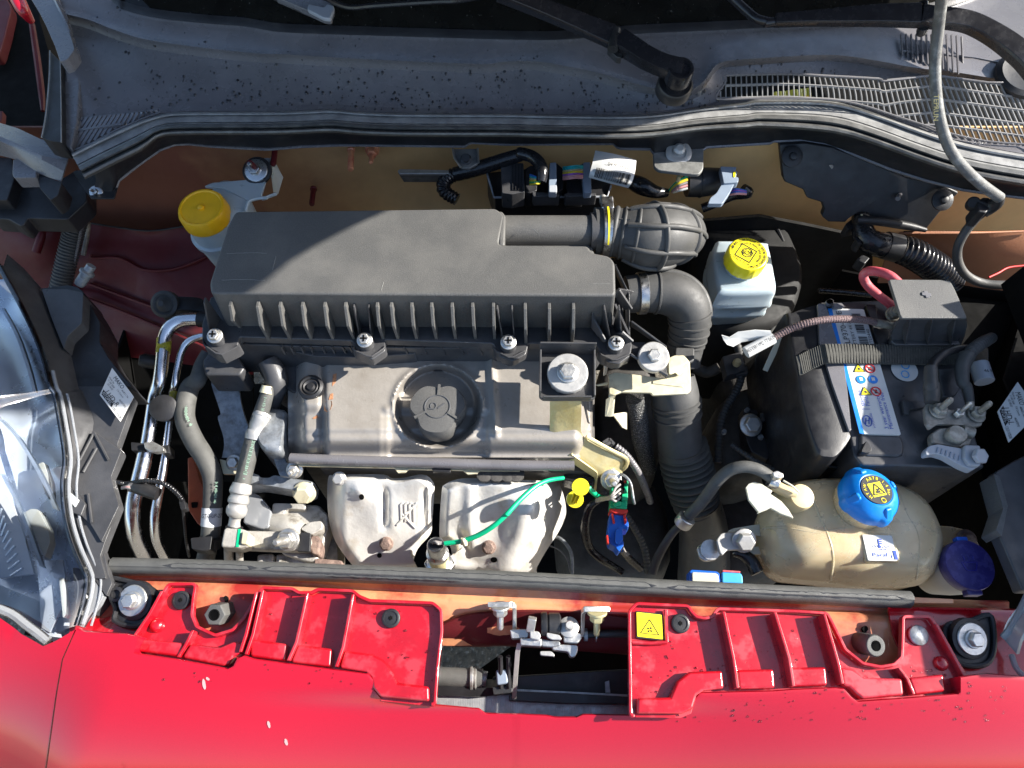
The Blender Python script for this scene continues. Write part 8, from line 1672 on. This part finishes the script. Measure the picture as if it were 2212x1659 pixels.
# ------------------------------------------------------------------ wiring: control unit connectors on the firewall
ec = thing('control_unit', 'black control unit with two slate levered plugs and rainbow wires on the tan wall', 'control unit', tuple(P(1190, 390, .04)))
mb = MB(); prismpx(mb, q('a2', [(1935, 1430), (2212, 1400)]) + q('a3', [(850, 1400), (865, 1530), (840, 1640)]) + q('a2', [(2005, 1642), (1975, 1560)]), .030, .05, 4); mb.build('unit_body', M['black_plastic'], ec, bevel=.003)
MB().tube(pts3(q('a2', [(1938, 1440, .033), (1975, 1560, .033), (1995, 1638, .033)]) + q('a3', [(835, 1632, .033), (866, 1540, .033)])), .0016, 6).build('unit_edge', M['pale_lever'], ec)
def pl(t, pts, z, d, mat, nm, r=3, bev=.0012): mb = MB(); prismpx(mb, q(t, pts), z, d, r); return mb.build(nm, M[mat], ec, bevel=bev)
pl('a3', [(-50, 1360), (40, 1350), (140, 1350), (150, 1590), (40, 1610), (-40, 1600)], .058, .03, 'box_smooth', 'plug_housing')
for k in range(4): a = q1('a3', 50 + 25 * k, 1370); b = q1('a3', 50 + 25 * k, 1580); MB().bar(P(*a, .0588), P(*b, .0588), .0012, .0022).build('housing_rib', M['black_plastic'], ec)
pl('a3', [(150, 1400), (200, 1370), (260, 1380), (250, 1580), (190, 1600), (150, 1590)], .052, .03, 'black_plastic', 'plug_housing')
pl('a3', [(330, 1430), (415, 1350), (470, 1400), (470, 1560), (420, 1600), (340, 1600)], .048, .03, 'black_plastic', 'plug_housing')
pl('a3', [(357, 1348), (412, 1344), (415, 1480), (418, 1590), (350, 1590), (348, 1520)], .062, .012, 'grey_lever', 'plug_lever'); pl('a3', [(350, 1535), (417, 1530), (418, 1592), (350, 1592)], .064, .012, 'pale_lever', 'plug_lever')
pl('a3', [(490, 1490), (620, 1490), (640, 1600), (500, 1610)], .046, .03, 'black_plastic', 'plug_housing'); pl('a3', [(635, 1345), (695, 1342), (700, 1480), (705, 1595), (640, 1600), (630, 1490)], .060, .012, 'grey_lever', 'plug_lever')
pl('a3', [(600, 1370), (640, 1350), (640, 1440), (600, 1440)], .058, .02, 'box_smooth', 'plug_housing'); pl('a3', [(210, 1590), (430, 1600), (440, 1625), (220, 1628)], .052, .02, 'box_smooth', 'plug_housing'); pl('a3', [(480, 1600), (740, 1600), (745, 1622), (485, 1628)], .05, .02, 'box_smooth', 'plug_housing')
cols = ['wire_teal', 'wire_teal', 'ivory', 'wire_yellow', 'wire_purple', 'wire_pink', 'wire_pink']
for k in range(7):
    y = 1382 + 16 * k; mb = MB(); tubepx(mb, q('a3', [(635, y, .058), (580, y - 4, .066), (520, y + 2, .066), (470, y + 8, .056)]), 2.4, n=8); mb.build('wire', M[cols[k]], ec)
for k, c_ in enumerate(('wire_blue', 'wire_teal', 'ivory', 'wire_yellow', 'green_wire', 'wire_yellow')):
    mb = MB(); tubepx(mb, q('a3', [(275, 1480 + 8 * k, .070), (235, 1465 + 12 * k, .07), (195, 1450 + 16 * k, .056)]), 2.2, n=8); mb.build('wire', M[c_], ec)
lo2 = thing('harness_loop', 'black taped harness loop rising over the control unit plugs', 'wiring loom', tuple(P(1080, 380, .04)))
mb = MB(); tubepx(mb, q('a2', [(1690, 1655, .01), (1600, 1600, .015), (1575, 1540, .022), (1610, 1480, .03), (1690, 1440, .036)]), [14, 15.5, 16, 16, 16], corr=(.0052, .13), n=20, sub=8); mb.build('corrugated_part', M['black_gloss'], lo2, smooth=60)
mb = MB(); tubepx(mb, q('a2', [(1680, 1445, .036), (1800, 1415, .045), (1950, 1370, .055), (2100, 1320, .065), (2212, 1285, .072)]) + q('a3', [(120, 1275, .076), (210, 1300, .078), (275, 1360, .078), (295, 1430, .076), (285, 1510, .070)]), [15.5, 16, 16, 15, 14, 13.5, 13.5, 14, 13, 11], n=18, sub=8); mb.build('taped_part', M['black_gloss'], lo2, smooth=50)
mb = MB(); tubepx(mb, q('a2', [(1755, 1425, .041), (1772, 1420, .042)]), 16.8, n=18); mb.build('tape_band', M['cowl_plastic'], lo2)
pt = thing('paper_tag', 'white barcode tag wrapped round the wiring above the air intake elbow', 'paper tag', tuple(P(1320, 365, .07)))
TG = [[(735, 1248, .085), (900, 1278, .09), (1076, 1328, .082)], [(712, 1350, .092), (885, 1385, .098), (1066, 1420, .09)], [(690, 1430, .09), (870, 1475, .096), (1040, 1510, .088)], [(680, 1472, .08), (850, 1520, .085), (1008, 1560, .078)]]
rows = to3(loftx([q('a3', r_) for r_ in TG], 14, 5)); MB().grid(rows).build('paper', M['white_paper'], pt, solid=.0008, smooth=70)
def tg(u, v):
    i = min(int(v * (len(rows) - 1)), len(rows) - 2); j = min(int(u * 14), 13); fv = v * (len(rows) - 1) - i; fu = u * 14 - j
    return (rows[i][j] * (1 - fu) + rows[i][j + 1] * fu) * (1 - fv) + (rows[i + 1][j] * (1 - fu) + rows[i + 1][j + 1] * fu) * fv
mb = MB(); random.seed(11); u = .13
nn = V((0, -.3, 1)).normalized()
while u < .93:
    wv = random.choice((.004, .005, .008, .012)); 
    for k in range(4): a = tg(u, .46 + .10 * k); b = tg(u, .56 + .10 * k); mb.bar(a + nn * .0012, b + nn * .0012, wv * .085, .0004, nn)
    u += wv + random.choice((.008, .012, .016))
a = tg(.82, .30); b = tg(.38, .30); letter(mb, '013118 60', (a + b) / 2, b - a, nn.cross(b - a), .0085, sx=.85, lift=.0016)
mb.build('barcode', M['ink'], pt, kind='stuff')
c2 = thing('plug_connector', 'black round plug with a slate locking lever, right of the barcode tag', 'connector', tuple(P(1500, 390, .03)))
mb = MB(); tubepx(mb, q('a3', [(1020, 1500, .03), (1120, 1545, .036), (1230, 1590, .03), (1330, 1600, .024)]), [16, 19, 14, 9], n=16); mb.build('taped_part', M['black_gloss'], c2, smooth=50)
for k, c_ in enumerate(('green_wire', 'wire_yellow', 'wire_grey', 'wire_pink', 'white_plastic')):
    mb = MB(); tubepx(mb, q('a3', [(1350 + 8 * k, 1580 + 4 * k, .028), (1420, 1505 + 20 * k, .042), (1500, 1465 + 24 * k, .046)]), 2.6 if k > 1 else 3.4, n=8); mb.build('wire', M[c_], c2)
mb = MB(); tubepx(mb, q('a3', [(1490, 1520, .03), (1620, 1512, .03), (1770, 1500, .03)]), [29, 31, 27], n=24); mb.build('plug_body', M['black_plastic'], c2, smooth=50)
mb = MB(); tubepx(mb, q('a3', [(1600, 1512, .03), (1612, 1512, .03)]), 33, n=24); mb.build('plug_ring', M['black_plastic'], c2, smooth=50)
mb = MB(); prismpx(mb, q('a3', [(1772, 1378), (1910, 1384), (1900, 1415), (1918, 1420), (1900, 1465), (1925, 1470), (1922, 1510), (1800, 1520)]), .062, .012, 3); mb.build('plug_lever', M['grey_lever'], c2, bevel=.001)
mb = MB(); prismpx(mb, q('a3', [(1790, 1515), (1890, 1520), (1850, 1600)]) + q('b3', [(1790, 140), (1670, 140), (1690, 90)]) + q('a3', [(1740, 1600)]), .058, .008, 3); mb.build('plug_lever', M['grey_lever'], c2, bevel=.001)
mb = MB(); prismpx(mb, q('a3', [(1880, 1425), (1900, 1420), (1898, 1465), (1882, 1470)]), .063, .004, 2); mb.build('lever_tab', M['lemon'], c2)
for k, c_ in enumerate(('wire_blue', 'wire_purple', 'wire_blue', 'wire_pink')):
    mb = MB(); tubepx(mb, q('a3', [(1850, 1580 + 12 * k, .026), (1910, 1570 + 12 * k, .034), (1985, 1585 + 8 * k, .02)]), 2.6, n=8); mb.build('wire', M[c_], c2)
mb = MB(); tubepx(mb, q('a3', [(1960, 1560, .02), (2000, 1600, .012)]) + q('b3', [(1880, 70, .0), (1750, 130, -.01), (1620, 180, -.02)]), [10, 12, 11, 10, 10], n=14); mb.build('taped_part', M['black_gloss'], c2)
# steel tabs that carry the control unit
tbk = thing('tray_bracket', 'broad grey plastic tab with a white push nut hanging from the scuttle tray', 'bracket', tuple(P(1465, 345, .06)))
mb = MB(); prismpx(mb, q('a3', [(1215, 1265), (1400, 1240), (1635, 1228), (1632, 1400), (1600, 1442), (1540, 1445), (1260, 1410), (1222, 1380)]), .074, .006, 5); mb.build('tab_plate', M['tab_grey'], tbk, bevel=.0015)
c = P(*q1('a3', 1425, 1275), .0745); MB().lathe(c, V((0, -.35, 1)), [(.0185, 0), (.0185, .003), (.0165, .0045), (.0105, .0045), (.010, .003)], 28).build('push_nut', M['zinc_white'], tbk, smooth=40)
MB().lathe(c + V((0, .003, .003)), V((0, -.35, 1)), [(.0085, 0), (.0085, .006), (.005, .009)], 12).build('push_pin', M['zinc_white'], tbk)
mb = MB(); prismpx(mb, q('a3', [(1415, 1440), (1448, 1445), (1446, 1470), (1416, 1466)]), .06, .01, 1); mb.build('lower_stud', M['gold_zinc'], tbk)
tb2 = thing('firewall_tab', 'small folded steel tab with a black pin left of the harness loop', 'bracket', tuple(P(1005, 340, .06)))
mb = MB(); prismpx(mb, q('a2', [(1655, 1235), (1860, 1232), (1868, 1350), (1790, 1395), (1720, 1388), (1668, 1310)]), .064, .004, 5); mb.build('tab_plate', M['tab_grey'], tb2, bevel=.001)
a = P(*q1('a2', 1765, 1325), .066); MB().lathe(a, V((0, -.5, .8)), [(.008, 0), (.008, .004), (.0055, .005), (.0055, .012)], 10).build('pin', M['black_plastic'], tb2)
for pl_ in ([(1655, 1235), (1668, 1310), (1720, 1388)], [(1860, 1232), (1868, 1350)]): MB().tube(pts3(q('a2', pl_), .066), .0016, 6).build('tab_edge', M['zinc'], tb2)
rl_ = thing('firewall_rail', 'thin zinc rail on the tan firewall left of the harness loop', 'rail', tuple(P(920, 370, .03)))
mb = MB(); prismpx(mb, q('a2', [(1195, 1415), (1215, 1400), (1690, 1412), (1680, 1440), (1215, 1440)]), .042, .004, 2); mb.build('rail_top', M['zinc'], rl_, bevel=.001)
MB().grid(to3([q('a2', [(1205, 1440, .041), (1640, 1440, .041)]), q('a2', [(1250, 1510, .012), (1580, 1510, .012)])])).build('rail_web', M['tab_grey'], rl_, solid=.003)

# ------------------------------------------------------------------ dim looms and pipes in the gap beside the gearbox
dl = thing('gearbox_loom', 'dim black looms and clips in the deep gap between intake duct and battery', 'wiring loom', tuple(P(1620, 780, -.12)))
for pts, r_, mt, cor in (([(1545, 690, -.10), (1590, 740, -.11), (1600, 820, -.12), (1560, 900, -.13), (1550, 1000, -.15)], 9, 'rubber', (.005, .14)), ([(1690, 690, -.09), (1640, 760, -.10), (1650, 850, -.11), (1690, 960, -.12), (1680, 1050, -.14)], 7, 'hose_rubber', None),
                         ([(1580, 960, -.10), (1640, 1000, -.10), (1720, 1030, -.10), (1800, 1036, -.10)], 6, 'rubber', (.004, .16)), ([(1300, 1060, -.16), (1350, 1110, -.17), (1390, 1180, -.19), (1400, 1240, -.2)], 8, 'rubber', (.005, .14)), ([(1160, 1190, -.2), (1200, 1160, -.19), (1232, 1190, -.19), (1236, 1240, -.2)], 4, 'galv', None)):
    mb = MB(); tubepx(mb, pts, r_, n=14, corr=cor); mb.build('loom_tube', M[mt], dl, smooth=60)
for x, y, z in ((1602, 800, -.108), (1654, 900, -.10), (1700, 1022, -.092)):
    mb = MB(); prismpx(mb, [(x - 12, y - 8), (x + 12, y - 10), (x + 14, y + 8), (x - 10, y + 10)], z, .012, 2); mb.build('loom_clip', M['box_smooth'], dl, bevel=.001)
mb = MB(); prismpx(mb, [(1560, 770), (1600, 760), (1612, 800), (1570, 812)], -.105, .02, 3); mb.build('relay_block', M['box_smooth'], dl, bevel=.001)
